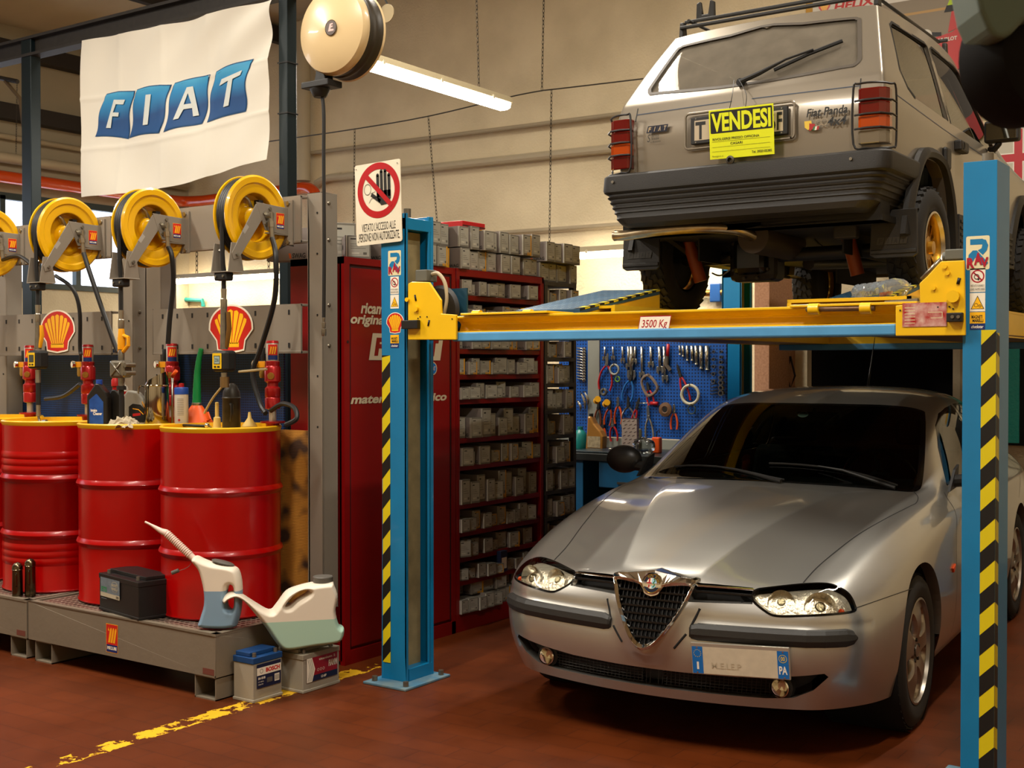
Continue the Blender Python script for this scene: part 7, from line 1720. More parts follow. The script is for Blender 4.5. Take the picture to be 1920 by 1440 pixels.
  if kind == 'yellow':
   mb = MB(); mb.tube([(X, y, zt), (X + .004, y, (zt + zb) / 2), (X, y, zb)], [.014, .021, .018], GY2, 12); mb.build('grip', t)
   mb = MB(); mb.tube([(X + .015, y, zb + .07), (X + .055, y, zb + .06), (X + .055, y, zb + .02), (X + .02, y, zb - .01), (X - .015, y, zb - .01), (X - .015, y, zb + .02)], .010, GY2, 8); mb.build('trigger_guard', t)
   mb = MB(); mb.tube([(X, y, zb), (X, y, zb - .08)], .016, CH, 12); mb.box((X - .005, y, zb - .10), (.11, .06, .09), CH);
   mb.build('body', t, bevel=.012)
   for a in (-.02, .02): m2 = MB(); m2.tube([(X - .035, y - .032, zb - .10 - a * 1.6), (X + .035, y - .032, zb - .10 + a * 1.6)], .004, CH, 6); m2.build('casting_rib', t)
   for a in (-.02, .02): m2 = MB(); m2.cyl((X + .065, y - .03, zb - .10 + a), (X + .065, y + .03, zb - .10 + a), .012, CH); m2.build('cover_bolt', t)
   mb = MB(); mb.tube([(X, y, zb - .14), (X, y, zb - .20)], .017, CH, 12); mb.tube([(X, y, zb - .20), (X, y, zb - .36)], .013, BK, 10); mb.tube([(X, y, zb - .36), (X, y, zb - .40)], .012, ZN, 10); mb.cyl((X, y, zb - .205), (X, y, zb - .185), .024, BK); mb.build('spout', t)
  else:
   mb = MB(); mb.tube([(X, y, zt), (X, y, zb)], [.015, .019], CH, 12); mb.build('grip', t)
   mb = MB(); mb.tube([(X + .03, y, zt - .02), (X + .036, y, (zt + zb) / 2), (X + .018, y, zb + .01)], [.010, .012, .010], mat('gun_worn', '6e4a14', rough=.5, metal=.3) if i == 3 else GY2, 8); mb.build('trigger', t)
   mb = MB(); mb.box((X, y, zb - .055), (.105, .065, .10), BK); me = mb.build('meter', t, bevel=.014)
   d = Decal((X - .042, y - .033, zb - .092), (1, 0, 0), (0, 0, 1), lift=.001); d.rect(0, 0, .062, .074, mat('meter_yellow', 'd8ae10', rough=.4), r=.004); d.rect(.010, .022, .052, .062, BK); d.rect(.013, .025, .049, .059, mat('lcd', '8fa39b', rough=.3) if i == 3 else mat('lcd_dark', '3a3f38', rough=.3)); d.k = 3; d.rect(.012, .006, .026, .014, BK); d.k = 3; d.rect(.034, .006, .05, .014, BK)
   if i == 3: d.k = 4; d.text('256', .018, .044, .034, .050, mat('lcd_ink', '3c4a48'))
   d.build('meter_face', t).parent = me
   zz = zb - .11; mb = MB(); mb.tube([(X, y, zz), (X, y, zz - .07)], .014, ZN, 12)
   if i == 3: mb.tube([(X + .004, y, zz - .02), (X + .004, y, zz - .07)], .022, mat('gun_brass', '8a6f48', rough=.35, metal=.8), 12)
   mb.build('outlet', t)
   if i == 1:
    mb = MB(); mb.tube([(X, y, zz - .06), (X, y, zz - .19)], .013, BK, 10); mb.tube([(X, y, zz - .19), (X, y, zz - .25)], .012, ZN, 10); mb.tube(smoothpts([(X, y, zz - .25), (X + .01, y, zz - .285), (X + .05, y - .02, zz - .29), (X + .09, y - .03, zz - .275)], False, 4), .007, CH, 8); mb.tube([(X + .085, y - .03, zz - .278), (X + .13, y - .04, zz - .272)], [.012, .008], CH, 8); mb.build('spout', t)
 gun(3, 'steel dispensing gun with lit yellow meter hanging above the dark jug', (545, 655, 0, 1.5), 'm')
 gun(2, 'yellow-handled dispensing gun with cast body hanging from the middle reel', (585, 655, 0, 1.5), 'yellow')
 gun(1, 'dispensing gun with a dark yellow-framed meter hanging at the left', (575, 655, 0, 1.5), 'm')
 for a, lab in ((((500, 692), (470, 695), (448, 697)), 'thin clear tube leading to the gauge of the right pump'), (((425, 715), (400, 745), (383, 775)), 'thin amber tube slanting behind the green funnel')):
  hose([at_y(*q_, 4.12) for q_ in a], .006, lab, m=mat('clear_tube', '9a8a68', rough=.3), n=6)
 # ---- things on the drum lids
 def on(px_, py_, z=TZ): return at_z(px_, py_, z)
 def o2(px_, y_): q_ = at_y(px_, 700, y_); q_.z = TZ; return q_
 p = on(369, 797) ; t = thing('funnel', 'orange funnel with a long green neck upside down on the near drum', 'funnel', tuple(p)); OR = mat('funnel_orange', 'd9530c', rough=.4); GR = mat('funnel_green', '0f7a3c', rough=.35)
 mb = MB(); mb.lathe([(.088, 0), (.090, .012), (.084, .018), (.030, .10), (.024, .105)], p, OR, n=36); mb.build('cone', t)
 mb = MB(); mb.lathe([(.024, .098), (.026, .102), (.026, .115), (.022, .118)], p, ZN, n=20); mb.build('clamp_ring', t)
 P = [p + Vector((0, 0, .115)), p + Vector((.002, 0, .20)), p + Vector((.006, 0, .27)), p + Vector((.018, 0, .34)), p + Vector((.036, 0, .40))]; mb = MB(); PP = smoothpts(P, False, 6); mb.tube(PP, [.022 - .011 * (i / len(PP)) + (.0015 if i % 2 else 0) for i in range(len(PP))], GR, 16); mb.build('flexible_neck', t)
 m2 = MB(); m2.tube([p + Vector((.07, 0, .02)), p + Vector((.105, 0, .035)), p + Vector((.085, 0, .07))], .006, OR, 6); m2.build('hanging_tab', t)
 p = on(407, 804); t = thing('nozzle', 'cream plastic nozzle standing between the orange funnel and dark jug', 'nozzle', tuple(p)); CRM = mat('nozzle_cream', 'cdb56a', rough=.45); mb = MB(); mb.lathe([(.020, 0), (.017, .055), (.010, .06), (.009, .13), (.0001, .132)], p, CRM, n=18); mb.build('cone', t)
 m2 = MB(); m2.lathe([(.022, 0), (.022, .006), (.019, .007)], p, CRM, n=18); m2.build('collar', t)
 dj = mat('jug_dark', '3e3a34', rough=.45, metal=.7, noise=.5, nscale=14); p = on(434, 806); t = thing('oil_jug', 'dark grimy metal measuring jug on the near drum under the gun', 'jug', tuple(p)); mb = MB(); mb.lathe([(.042, 0), (.044, .004), (.043, .15), (.046, .155), (.043, .16)], p, dj, n=32); mb.build('jug_body', t)
 mb = MB(); mb.lathe([(.043, .158), (.040, .185), (.026, .215), (.014, .225), (.0001, .226)], p, dj, n=32); mb.build('domed_lid', t)
 mb = MB(); mb.tube([p + Vector((.03, -.032, .125)), p + Vector((.052, -.045, .125)), p + Vector((.056, -.048, .08)), p + Vector((.04, -.04, .045))], .007, dj, 8); mb.build('handle', t)
 p = on(468, 800); t = thing('funnel', 'pale yellow small funnel lying mouth down behind the near drum rim', 'funnel', tuple(p)); mb = MB(); mb.lathe([(.038, 0), (.036, .008), (.010, .045), (.006, .075)], p, CRM, n=24); mb.build('cone', t); m2 = MB(); m2.lathe([(.039, 0), (.039, .005)], p, CRM, n=24); m2.build('rim', t)
 p = on(448, 792); t = thing('funnel', 'second orange funnel half hidden behind the dark jug', 'funnel', tuple(p)); mb = MB(); mb.lathe([(.07, 0), (.07, .012), (.03, .075), (.02, .09)], p, OR, n=32); mb.build('cone', t); m2 = MB(); m2.tube([p + Vector((.06, 0, .04)), p + Vector((.085, 0, .05)), p + Vector((.075, 0, .0))], .005, OR, 6); m2.build('hanging_tab', t)
 a, b = on(325, 800), on(385, 803); t = thing('ratchet_handle', 'black handled ratchet tool lying at the front of the near drum', 'tool', tuple(a)); mb = MB(); mb.tube([a + Vector((0, 0, .01)), b + Vector((0, 0, .01))], .007, BK, 8); mb.build('handle', t); mb = MB(); mb.sphere(b + Vector((.012, 0, .014)), .013, mat('chrome', ''), 14); mb.tube([b + Vector((.02, 0, .01)), b + Vector((.045, -.005, .008))], .006, mat('chrome', ''), 8); mb.build('head', t)
 # middle drum
 p = o2(186, 4.0); t = thing('fluid_bottle', 'black bottle with a blue label and blue cap on the second drum', 'bottle', tuple(p)); bb = mat('bottle_black', '171513', rough=.35)
 def bottle(t, p, w, h, m, cap, rot=0., dp=.7):
  ux = Vector((math.cos(rot), math.sin(rot), 0)); uy = Vector((-math.sin(rot), math.cos(rot), 0)); prof = [(-.5, 0), (.5, 0), (.5, .62), (.42, .74), (.14, .90), (.12, .93), (-.12, .93), (-.16, .88), (-.5, .66)]
  mb = MB(); mb.prism([(a * w, b * h) for a, b in prof], p - uy * w * dp / 2, ux, (0, 0, 1), uy * w * dp, m); mb.build('bottle_body', t, bevel=w * .09, seg=3)
  c = p + Vector((0, 0, h * .91)); mb = MB(); mb.lathe([(w * .16, 0), (w * .16, h * .10), (w * .14, h * .105), (.0001, h * .105)], c, cap, n=18); mb.build('cap', t); return ux, uy
 ux, uy = bottle(t, p, .105, .235, bb, mat('cap_blue', '1a3f8f', rough=.4), R(35)); d = Decal(p - uy * .0355 - ux * .040 + Vector((0, 0, .010)), ux, (0, 0, 1), lift=.0015); d.poly([(0, 0), (.072, 0), (.072, .115), (.040, .155), (.034, .155), (0, .125)], mat('label_blue', '1f4f9a', rough=.35, noise=.4, nscale=20, col2='123a7a')); d.text('Intake', .008, .040, .065, .080, mat('decal_white', ''), bold=.03); d.k = 1; d.text('Cleaner', .020, .066, .048, .063, mat('decal_white', ''), bold=.03); d.k = 1; d.text('tunap', .028, .05, .036, .043, mat('decal_white', '')) if False else None; d.build('label', t)
 p = o2(216, 4.10); t = thing('fluid_bottle', 'black bottle with a red cap behind the blue-labelled one', 'bottle', tuple(p)); ux, uy = bottle(t, p, .09, .20, bb, mat('cap_red', 'a01210', rough=.4), R(35)); mb = MB(); mb.lathe([(.016, .20), (.020, .205), (.020, .235), (.014, .245), (.014, .27), (.017, .272), (.015, .29), (.0001, .292)], p - Vector((.0, 0, 0)), mat('cap_red', ''), n=18); mb.build('pump_nozzle', t)
 p = o2(222, 4.17); t = thing('spray_can', 'white spray can with red stripes behind the black bottles', 'spray can', tuple(p)); mb = MB(); mb.lathe([(.022, 0), (.022, .19), (.018, .20), (.008, .21), (.006, .225)], p + Vector((.02, .02, 0)), mat('can_white', 'b9b3a6', rough=.3), n=24); mb.build('can_body', t)
 mb = MB(); mb.lathe([(.0224, .13), (.0224, .15)], p + Vector((.02, .02, 0)), mat('cap_red', ''), n=24); mb.build('stripe', t); mb = MB(); mb.lathe([(.0224, .16), (.0224, .175)], p + Vector((.02, .02, 0)), mat('cap_red', ''), n=24); mb.build('stripe', t)
 p = o2(252, 4.12); t = thing('oil_can', 'pale grey oil canister with a dark flame label behind the rag', 'canister', tuple(p)); ux = Vector((math.cos(R(35)), math.sin(R(35)), 0)); uy = Vector((-ux.y, ux.x, 0)); prof = [(-.045, 0), (.07, 0), (.07, .09), (.055, .14), (.025, .175), (-.03, .185), (-.045, .16)]
 mb = MB(); mb.prism(prof, p - uy * .03, ux, (0, 0, 1), uy * .06, mat('can_grey', '8f8c82', rough=.4)); mb.build('bottle_body', t, bevel=.01, seg=3); d = Decal(p - uy * .031, ux, (0, 0, 1), lift=.001); d.poly([(-.02, .02), (.065, .02), (.062, .085), (.04, .11), (-.0, .115), (-.02, .10)], bb); d.poly([(0, .05), (.04, .055), (.04, .068), (0, .064)], mat('cap_red', '')); d.line([(.0, .09), (.03, .085), (.055, .06)], .004, mat('decal_yellow', 'f0a61c')); d.build('label', t)
 # rag
 p = o2(232, 3.985); random.seed(9); t = None; mb = MB(); n = 26; vs = []; fs = []
 for i in range(n + 1):
  for j in range(n + 1):
   u_, v_ = i / n - .5, j / n - .5; rr = math.hypot(u_ * 2, v_ * 2); hgt = max(0, 1 - rr ** 2.2) * .042 + .008 * math.sin(u_ * 31 + 2 * math.sin(v_ * 19)) + .006 * math.sin(v_ * 43 + u_ * 17); vs.append(p + Vector((u_ * .20 + .012 * math.sin(v_ * 20), v_ * .15 + .01 * math.sin(u_ * 25), max(.001, hgt + .004))))
 for i in range(n):
  for j in range(n): fs.append((i * (n + 1) + j, (i + 1) * (n + 1) + j, (i + 1) * (n + 1) + j + 1, i * (n + 1) + j + 1))
 mb.add(vs, fs, mat('rag_cloth', 'a89a80', rough=.95, noise=.2, nscale=40), True); prop(mb.build('rag', sharp=180), 'crumpled beige rag on the second drum', 'rag')
 stl = mat('jug_steel', 'a9a294', rough=.12, metal=1.); p = o2(294, 4.17); t = thing('oil_jug', 'tall shiny steel jug with slanted hooded mouth on the second drum', 'jug', tuple(p)); mb = MB(); mb.lathe([(.061, 0), (.063, .003), (.061, .205), (.064, .208), (.061, .213)], p, stl, n=40); mb.build('jug_body', t)
 mb = MB(); vs = []; n = 32
 for k_ in range(n): a_ = 2 * PI * k_ / n; h_ = .213 + .055 * (1 + math.cos(a_ - R(35))) * .5 + .014; vs += [p + Vector((.061 * math.cos(a_), .061 * math.sin(a_), .213)), p + Vector((.052 * math.cos(a_) + .004, .052 * math.sin(a_), h_)), p + Vector((.044 * math.cos(a_) + .004, .044 * math.sin(a_), h_ - .004))]
 mb.add(vs, [(3 * k_ + q_, 3 * ((k_ + 1) % n) + q_, 3 * ((k_ + 1) % n) + q_ + 1, 3 * k_ + q_ + 1) for k_ in range(n) for q_ in (0, 1)], stl, True); mb.build('hood', t)
 mb = MB(); mb.tube(smoothpts([p + Vector((-.046, -.032, .20)), p + Vector((-.075, -.05, .205)), p + Vector((-.078, -.052, .15)), p + Vector((-.05, -.034, .10))], False, 4), .005, stl, 8); mb.build('handle', t)
 mb = MB(); mb.tube([p + Vector((-.06, -.045, .125)), p + Vector((-.03, -.055, .098))], .004, mat('cord_amber', 'a8701a', rough=.7), 6); mb.build('cord', t)
 t = thing('torch', 'orange grip poking up behind the steel jug', 'tool', tuple(on(316, 790))); q_ = o2(322, 4.22); mb = MB(); mb.tube([q_ + Vector((-.02, .02, .255)), q_ + Vector((.012, .02, .285))], .010, OR, 10); mb.build('grip', t); mb = MB(); mb.tube([q_ + Vector((-.02, .02, .0)), q_ + Vector((-.02, .02, .25))], .006, ZN, 8); mb.build('stem', t)
 p = o2(340, 4.20); t = thing('spray_can', 'white can with a blue lid and red nozzle beside the steel jug', 'canister', tuple(p)); mb = MB(); mb.lathe([(.034, 0), (.035, .003), (.035, .165)], p, mat('can_white', ''), n=28); mb.build('can_body', t); mb = MB(); mb.lathe([(.036, .165), (.036, .195), (.033, .20), (.012, .202)], p, mat('cap_blue', ''), n=28); mb.build('lid', t); mb = MB(); mb.lathe([(.014, .20), (.013, .22), (.0001, .222)], p, mat('cap_red', ''), n=16); mb.build('nozzle', t)
 u_ = Vector((math.cos(R(42)), math.sin(R(42)), 0)); d = Decal(p - Vector((-u_.y, u_.x, 0)) * .0352 - u_ * .018, u_, (0, 0, 1), lift=.001)
 for k_ in range(10): d.k = 0; d.rect(.002, .06 + k_ * .009, .034, .062 + k_ * .009, mat('print_grey', '6b665c', rough=.6))
 d.k = 0; d.poly([(.004, .035), (.011, .042), (.018, .035), (.011, .028)], mat('cap_red', '')); d.build('label', t)
 # ---- on the pallet
 bk2 = mat('battery_black', '131110', rough=.45)
 def battery(t, A, ux, w, l, h, body, lid, ribs=True):
  """A = near bottom corner; ux along the long side; second axis to the left"""
  uy = Vector((-ux.y, ux.x, 0)); mb = MB(); mb.prism([(0, 0), (w, 0), (w, l), (0, l)], A, ux, uy, (0, 0, h * .80), body); mb.prism([(-.004, -.004), (w + .004, -.004), (w + .004, l + .004), (-.004, l + .004)], A, ux, uy, (0, 0, .014), body); mb.build('case', t, bevel=.003)
  mb = MB(); mb.prism([(-.003, -.003), (w + .003, -.003), (w + .003, l + .003), (-.003, l + .003)], A + Vector((0, 0, h * .80)), ux, uy, (0, 0, h * .13), lid); mb.prism([(w * .04, l * .25), (w * .96, l * .25), (w * .96, l * .96), (w * .04, l * .96)], A + Vector((0, 0, h * .93)), ux, uy, (0, 0, h * .09), lid); mb.build('lid', t, bevel=.003)
  for f in (.13, .87): m2 = MB(); m2.lathe([(.010, 0), (.009, .018), (.0001, .019)], A + ux * w * f + uy * l * .14 + Vector((0, 0, h * .93)), mat('lead', '6f6b64', rough=.4, metal=.7), n=14); m2.build('terminal', t)
 A = at_z(183, 1143, .30); B_ = at_z(256, 1165, .30); Cc = at_z(310, 1145, .30); ux = (B_ - A).normalized(); w = (B_ - A).length; l = .19; t = thing('car_battery', 'black car battery with a silver and green label on the spill pallet', 'battery', tuple(A)); battery(t, A + Vector((0, .012, 0)), ux, max(w, .24), .185, .195, bk2, bk2)
 d = Decal(A + Vector((0, .012, .0)), ux, (0, 0, 1), lift=.0045); d.rect(.02, .085, .215, .165, mat('label_silver', '6f7d86', rough=.3, noise=.3, nscale=40)); d.rect(.02, .072, .215, .092, mat('label_cream', 'b0a78f', rough=.5)); d.k = 1; d.text('ETS', .03, .085, .096, .120, mat('label_green', '1e7a4a'), bold=.04); d.k = 1; d.disc(.165, .130, .036, mat('label_cream', ''), ry=.026); d.disc(.165, .130, .034, mat('label_silver', ''), ry=.024); d.text('MAGNETI', .136, .194, .131, .145, mat('label_cream', ''), bold=.03); d.k = 3; d.text('MARELLI', .138, .192, .114, .127, mat('label_cream', ''), bold=.03); d.k = 1
 for k_ in range(7): d.k = 2; d.rect(.18 + k_ * .004, .076, .182 + k_ * .004, .088, bk2)
 d.rect(.03, .062, .085, .065, mat('label_silver', '')); d.build('label', t)
 # small oil cans
 nk = mat('can_nickel', '6b5f4a', rough=.22, metal=1., noise=.3, nscale=20)
 for px_, h_, lab in ((33, .135, 'small shiny metal oil can with ball lid, the shorter, on the left'), (57, .155, 'small shiny metal oil can with domed lid, the taller, on the right')):
  p = at_z(px_, 1117, .30); t = thing('oil_can', lab, 'oil can', tuple(p), 0, 'small oil cans'); mb = MB(); mb.lathe([(.027, 0), (.028, .004), (.026, h_), (.029, h_ + .003), (.026, h_ + .006)], p, nk, n=28); mb.build('can_body', t); mb = MB(); mb.lathe([(.028, h_ + .006), (.027, h_ + .02), (.016, h_ + .036), (.0001, h_ + .042)], p, nk, n=28); mb.build('domed_lid', t); mb = MB(); mb.tube([p + Vector((.018, -.02, h_ * .9)), p + Vector((.034, -.03, h_ * .85)), p + Vector((.034, -.03, h_ * .45)), p + Vector((.022, -.02, h_ * .4))], .004, nk, 6); mb.build('handle', t)
 # white jug with blue fluid, flexible spout
 wp = mat('poly_white', 'ddd3c2', rough=.4, spec=.4); bl = mat('fluid_blue', '7c9ab2', rough=.35); gyc = mat('lid_grey', '56524c', rough=.5)
 def jugmesh(t, outline, o, ux, dep, split, m1, m2_, hole=None, name='jug_body', infl=.8):
  """upright flat container: outline (x,z) pillow-extruded to both sides, split in two colours at height split"""
  uy = Vector((-ux.y, ux.x, 0)); P = smoothpts([(a, b, 0) for a, b in outline], True, 4); P = [(p_.x, p_.y) for p_ in P]
  cx = sum(p_[0] for p_ in P) / len(P); cz = sum(p_[1] for p_ in P) / len(P)
  xs = [p_[0] for p_ in P]; zs = [p_[1] for p_ in P]; G = .0035; nx = int((max(xs) - min(xs)) / G) + 1; nz = int((max(zs) - min(zs)) / G) + 1
  bm = bmesh.new(); bmv = {}
  x0, z0 = min(xs), min(zs)
  for i in range(nx + 1):
   for j in range(nz + 1): bmv[i, j] = bm.verts.new((x0 + i * G, 0, z0 + j * G))
  for i in range(nx):
   for j in range(nz): bm.faces.new((bmv[i, j], bmv[i + 1, j], bmv[i + 1, j + 1], bmv[i, j + 1]))
  V_ = View('y'); fs = cut_inside(bm, V_, P, lambda c_, n_: True, .1); inn = set(fs); bmesh.ops.delete(bm, geom=[f for f in bm.faces if f not in inn], context='FACES')
  H_ = [(p_.x, p_.y) for p_ in smoothpts([(a, b, 0) for a, b in hole], True, 4)] if hole else None
  if H_: fs = cut_inside(bm, V_, H_, lambda c_, n_: True, .1); bmesh.ops.delete(bm, geom=fs, context='FACES')
  LV = [(min(xs) - 1, z0 - 1), (max(xs) + 1, z0 - 1), (max(xs) + 1, split), (min(xs) - 1, split)]
  low = cut_inside(bm, V_, LV, lambda c_, n_: True, 2)
  def dist(q, L):
   m_ = 9
   for a, b in zip(L, L[1:] + L[:1]):
    l2 = (b[0] - a[0]) ** 2 + (b[1] - a[1]) ** 2
    if l2 < 1e-12: continue
    s_ = max(0, min(1, ((q[0] - a[0]) * (b[0] - a[0]) + (q[1] - a[1]) * (b[1] - a[1])) / l2)); m_ = min(m_, math.hypot(q[0] - a[0] - s_ * (b[0] - a[0]), q[1] - a[1] - s_ * (b[1] - a[1])))
   return m_
  r_ = min(.022, dep * .5)
  for f in bm.faces: f.material_index = 1 if f.calc_center_median().z < split else 0; f.smooth = True
  for v in bm.verts:
   dd = dist((v.co.x, v.co.z), P)
   if H_: dd = min(dd, dist((v.co.x, v.co.z), H_))
   e_ = min(1, dd / r_); v.co.y = -(dep / 2) * (math.sqrt(max(0, 1 - (1 - e_) ** 2)))
  g = bmesh.ops.duplicate(bm, geom=list(bm.verts) + list(bm.edges) + list(bm.faces)); nv = [x_ for x_ in g['geom'] if isinstance(x_, bmesh.types.BMVert)]; nf = [x_ for x_ in g['geom'] if isinstance(x_, bmesh.types.BMFace)]
  for v in nv: v.co.y *= -1
  bmesh.ops.reverse_faces(bm, faces=nf); bmesh.ops.remove_doubles(bm, verts=bm.verts, dist=2e-4)
  inv = Wm(t).inverted()
  for v in bm.verts: v.co = inv @ (o + ux * v.co.x + uy * v.co.y + Vector((0, 0, v.co.z)))
  me = bpy.data.meshes.new(name); bm.to_mesh(me); bm.free(); me.materials.append(m1); me.materials.append(m2_); ob = bpy.data.objects.new(name, me); COL.objects.link(ob); ob.parent = t; OM[ob.name] = Wm(t); return ob
 o = at_z(400, 1181, .30) + Vector((0, .04, 0)); ux = CR.copy(); ux.z = 0; ux.normalize(); S_ = .00242   # metres per photo pixel at this depth
 S_ = (o - CAM).dot(CF) / F; g = lambda px_, py_: ((px_ - 400) * S_, (1180 - py_) * S_)
 t = thing('measuring_jug', 'white jug half full of blue fluid with ribbed spout, on the spill pallet', 'jug', tuple(o)); out = [g(*q_) for q_ in ((362, 1176), (364, 1160), (371, 1135), (371, 1110), (366, 1085), (360, 1068), (348, 1052), (356, 1043), (372, 1050), (390, 1056), (415, 1060), (433, 1067), (440, 1085), (442, 1110), (440, 1145), (434, 1168), (428, 1177), (400, 1180))]
 hl = [g(*q_) for q_ in ((417, 1100), (424, 1098), (427, 1108), (427, 1135), (423, 1143), (416, 1138), (414, 1118))]
 jugmesh(t, out, o, ux, .10, g(0, 1107)[1], wp, bl, hl)
 W3 = lambda px_, py_, dy=0: o + ux * g(px_, py_)[0] + Vector((0, 0, g(px_, py_)[1]))
 mb = MB(); PP = [W3(350, 1048).lerp(W3(298, 999), i / 36) for i in range(37)]; mb.tube(PP, [.017 + (.0025 if (i // 1) % 2 else -.0015) if 3 < i < 34 else .0155 for i in range(37)], mat('poly_pinkish', 'd8bfb2', rough=.4), 14); mb.build('ribbed_spout', t)
 mb = MB(); mb.tube([W3(300, 1001), W3(290, 997), W3(272, 986), W3(260, 980)], [.017, .013, .006, .005], mat('poly_pinkish', ''), 12); mb.build('spout_tip', t)
 mb = MB(); c = W3(406, 1057); mb.lathe([(.052, -.002), (.053, .003), (.045, .007), (.0001, .009)], c, gyc, (ux * .26 + Vector((0, 0, 1))).normalized() , 28);
 for v in mb.v:
  rel = v - c; uyy = Vector((-ux.y, ux.x, 0)); v -= uyy * rel.dot(uyy) * .35
 mb.build('lid', t)
 mb = MB(); mb.tube(smoothpts([W3(349, 1045), W3(345, 1060), W3(335, 1068), W3(322, 1072)], False, 4), .0012, gyc, 5); mb.tube([W3(310, 1076), W3(323, 1071)], .009, gyc, 10); mb.build('tethered_cap', t)
 # batteries on the floor
 A1 = at_z(475, 1319, 0); B1 = at_z(527, 1303, 0); ux1 = (B1 - A1); ux1 = ux1.normalized(); lg = mat('battery_grey', '9a9384', rough=.5); bl1 = mat('lid_blue', '123c6e', rough=.45)
 t = thing('car_battery', 'pale grey car battery with blue lid and red lettering, standing on the yellow line', 'battery', tuple(A1)); w1 = .175; l1 = .125; battery(t, A1, Vector((0, 1, 0)), w1, l1, .215, lg, bl1)
 d = Decal(A1, (0, 1, 0), (0, 0, 1), lift=.0045); d.rect(.018, .06, .165, .168, mat('label_navy', '131d3c', rough=.4)); d.rect(.018, .118, .165, .152, mat('decal_white', ''), layer=1); d.k = 2; d.text('BOSCH', .072, .158, .126, .146, mat('decal_red', ''), bold=.05); d.k = 2; d.ring(.045, .136, .008, .010, gyc); d.k = 2; d.text('S4 018', .025, .068, .099, .110, mat('decal_white', ''), bold=.04); d.k = 2; d.text('12V 40Ah', .025, .058, .086, .092, mat('decal_white', '')); d.k = 2; d.text('330A EN', .025, .055, .074, .080, mat('decal_white', ''))
 d.k = 2; d.rect(.125, .075, .155, .108, mat('decal_white', ''))
 for k_ in range(6): d.k = 3; d.rect(.128 + k_ * .0045, .08, .130 + k_ * .0045, .103, gyc)
 d.k = 2; d.rect(.078, .078, .112, .100, gyc); d.build('label', t)
 A2 = at_z(568, 1301, 0); t = thing('car_battery', 'grey car battery with red label standing under the big white canister', 'battery', tuple(A2)); battery(t, A2, Vector((0, 1, 0)), .242, .175, .19, lg, mat('lid_greige', '8c8473', rough=.5))
 d = Decal(A2, (0, 1, 0), (0, 0, 1), lift=.0045); d.rect(.02, .045, .225, .155, mat('decal_red', 'c2221a') if 0 else mat('label_red', '8f1220', rough=.4)); d.rect(.02, .045, .225, .072, mat('label_navy', ''), layer=1)
 d.poly([(.02, .045), (.055, .045), (.075, .10), (.055, .155), (.02, .155)], mat('decal_white', ''), layer=2)
 for k_ in range(3): d.k = 3; d.line([(.028 + .01 * k_, .05), (.043 + .01 * k_, .10), (.028 + .01 * k_, .15)], .002, gyc)
 d.k = 2; d.text('FIAMM', .165, .222, .095, .125, mat('decal_white', ''), bold=.05); d.k = 2; d.text('titanium 2', .10, .21, .135, .146, mat('decal_white', ''), bold=.02); d.k = 2; d.text('L2 60P', .115, .150, .052, .064, mat('decal_white', ''), bold=.04)
 for k_ in range(3): d.k = 2; d.ring(.095 + .018 * k_, .093, .005, .0065, mat('decal_white', ''), 16)
 d.build('label', t)
 # big canister on the battery
 o = Vector((A2.x - .06, A2.y + .05, .196)); S2 = (o - CAM).dot(CF) / F; b0 = (565, 1218); g2 = lambda px_, py_: ((px_ - b0[0]) * S2, (b0[1] - py_) * S2); q0 = P_px(o); b0 = (q0[0], 1219)
 t = thing('canister', 'big white watering canister with green fluid lying on the grey battery', 'canister', tuple(o)); gf = mat('fluid_green', 'a3c4b2', rough=.35); ux = Vector((CR.x, CR.y, 0)).normalized(); ux = Vector((math.cos(R(50)), math.sin(R(50)), 0)); kx = 1 / ux.dot(Vector((CR.x, CR.y, 0)).normalized())
 g3 = lambda px_, py_: (((px_ - b0[0]) * S2) * kx, (b0[1] - py_) * S2)
 out = [g3(*q_) for q_ in ((425, 1122), (432, 1112), (445, 1107), (458, 1111), (480, 1127), (508, 1145), (520, 1136), (538, 1112), (560, 1103), (585, 1098), (618, 1096), (624, 1104), (630, 1125), (626, 1150), (632, 1178), (641, 1184), (640, 1200), (628, 1212), (585, 1216), (545, 1220), (528, 1216), (515, 1200), (500, 1175), (482, 1150), (465, 1128), (450, 1118), (436, 1122), (430, 1128))]
 hl = [g3(*q_) for q_ in ((536, 1137), (548, 1122), (560, 1113), (572, 1110), (578, 1113), (570, 1120), (556, 1128), (544, 1138))]
 jugmesh(t, out, o, ux, .15, g3(0, 1163)[1], wp, gf, hl, 'canister_body')
 W4 = lambda px_, py_: o + ux * g3(px_, py_)[0] + Vector((0, 0, g3(px_, py_)[1]))
 c = W4(604, 1097); mb = MB(); mb.lathe([(.040, -.008), (.046, 0), (.047, .022), (.044, .026), (.0001, .026)], c, gyc, n=32);
 mb.build('screw_cap', t); mb = MB(); mb.lathe([(.040, -.02), (.040, .004)], c, wp, n=32); mb.build('neck', t)
 mb = MB(); a_, b_ = W4(432, 1119), W4(420, 1125); mb.tube([a_, b_], .013, gyc, 12); mb.tube(smoothpts([b_, W4(425, 1138), W4(440, 1142), W4(452, 1133), W4(455, 1120)], False, 4), .0012, gyc, 5); mb.build('spout_cap', t)
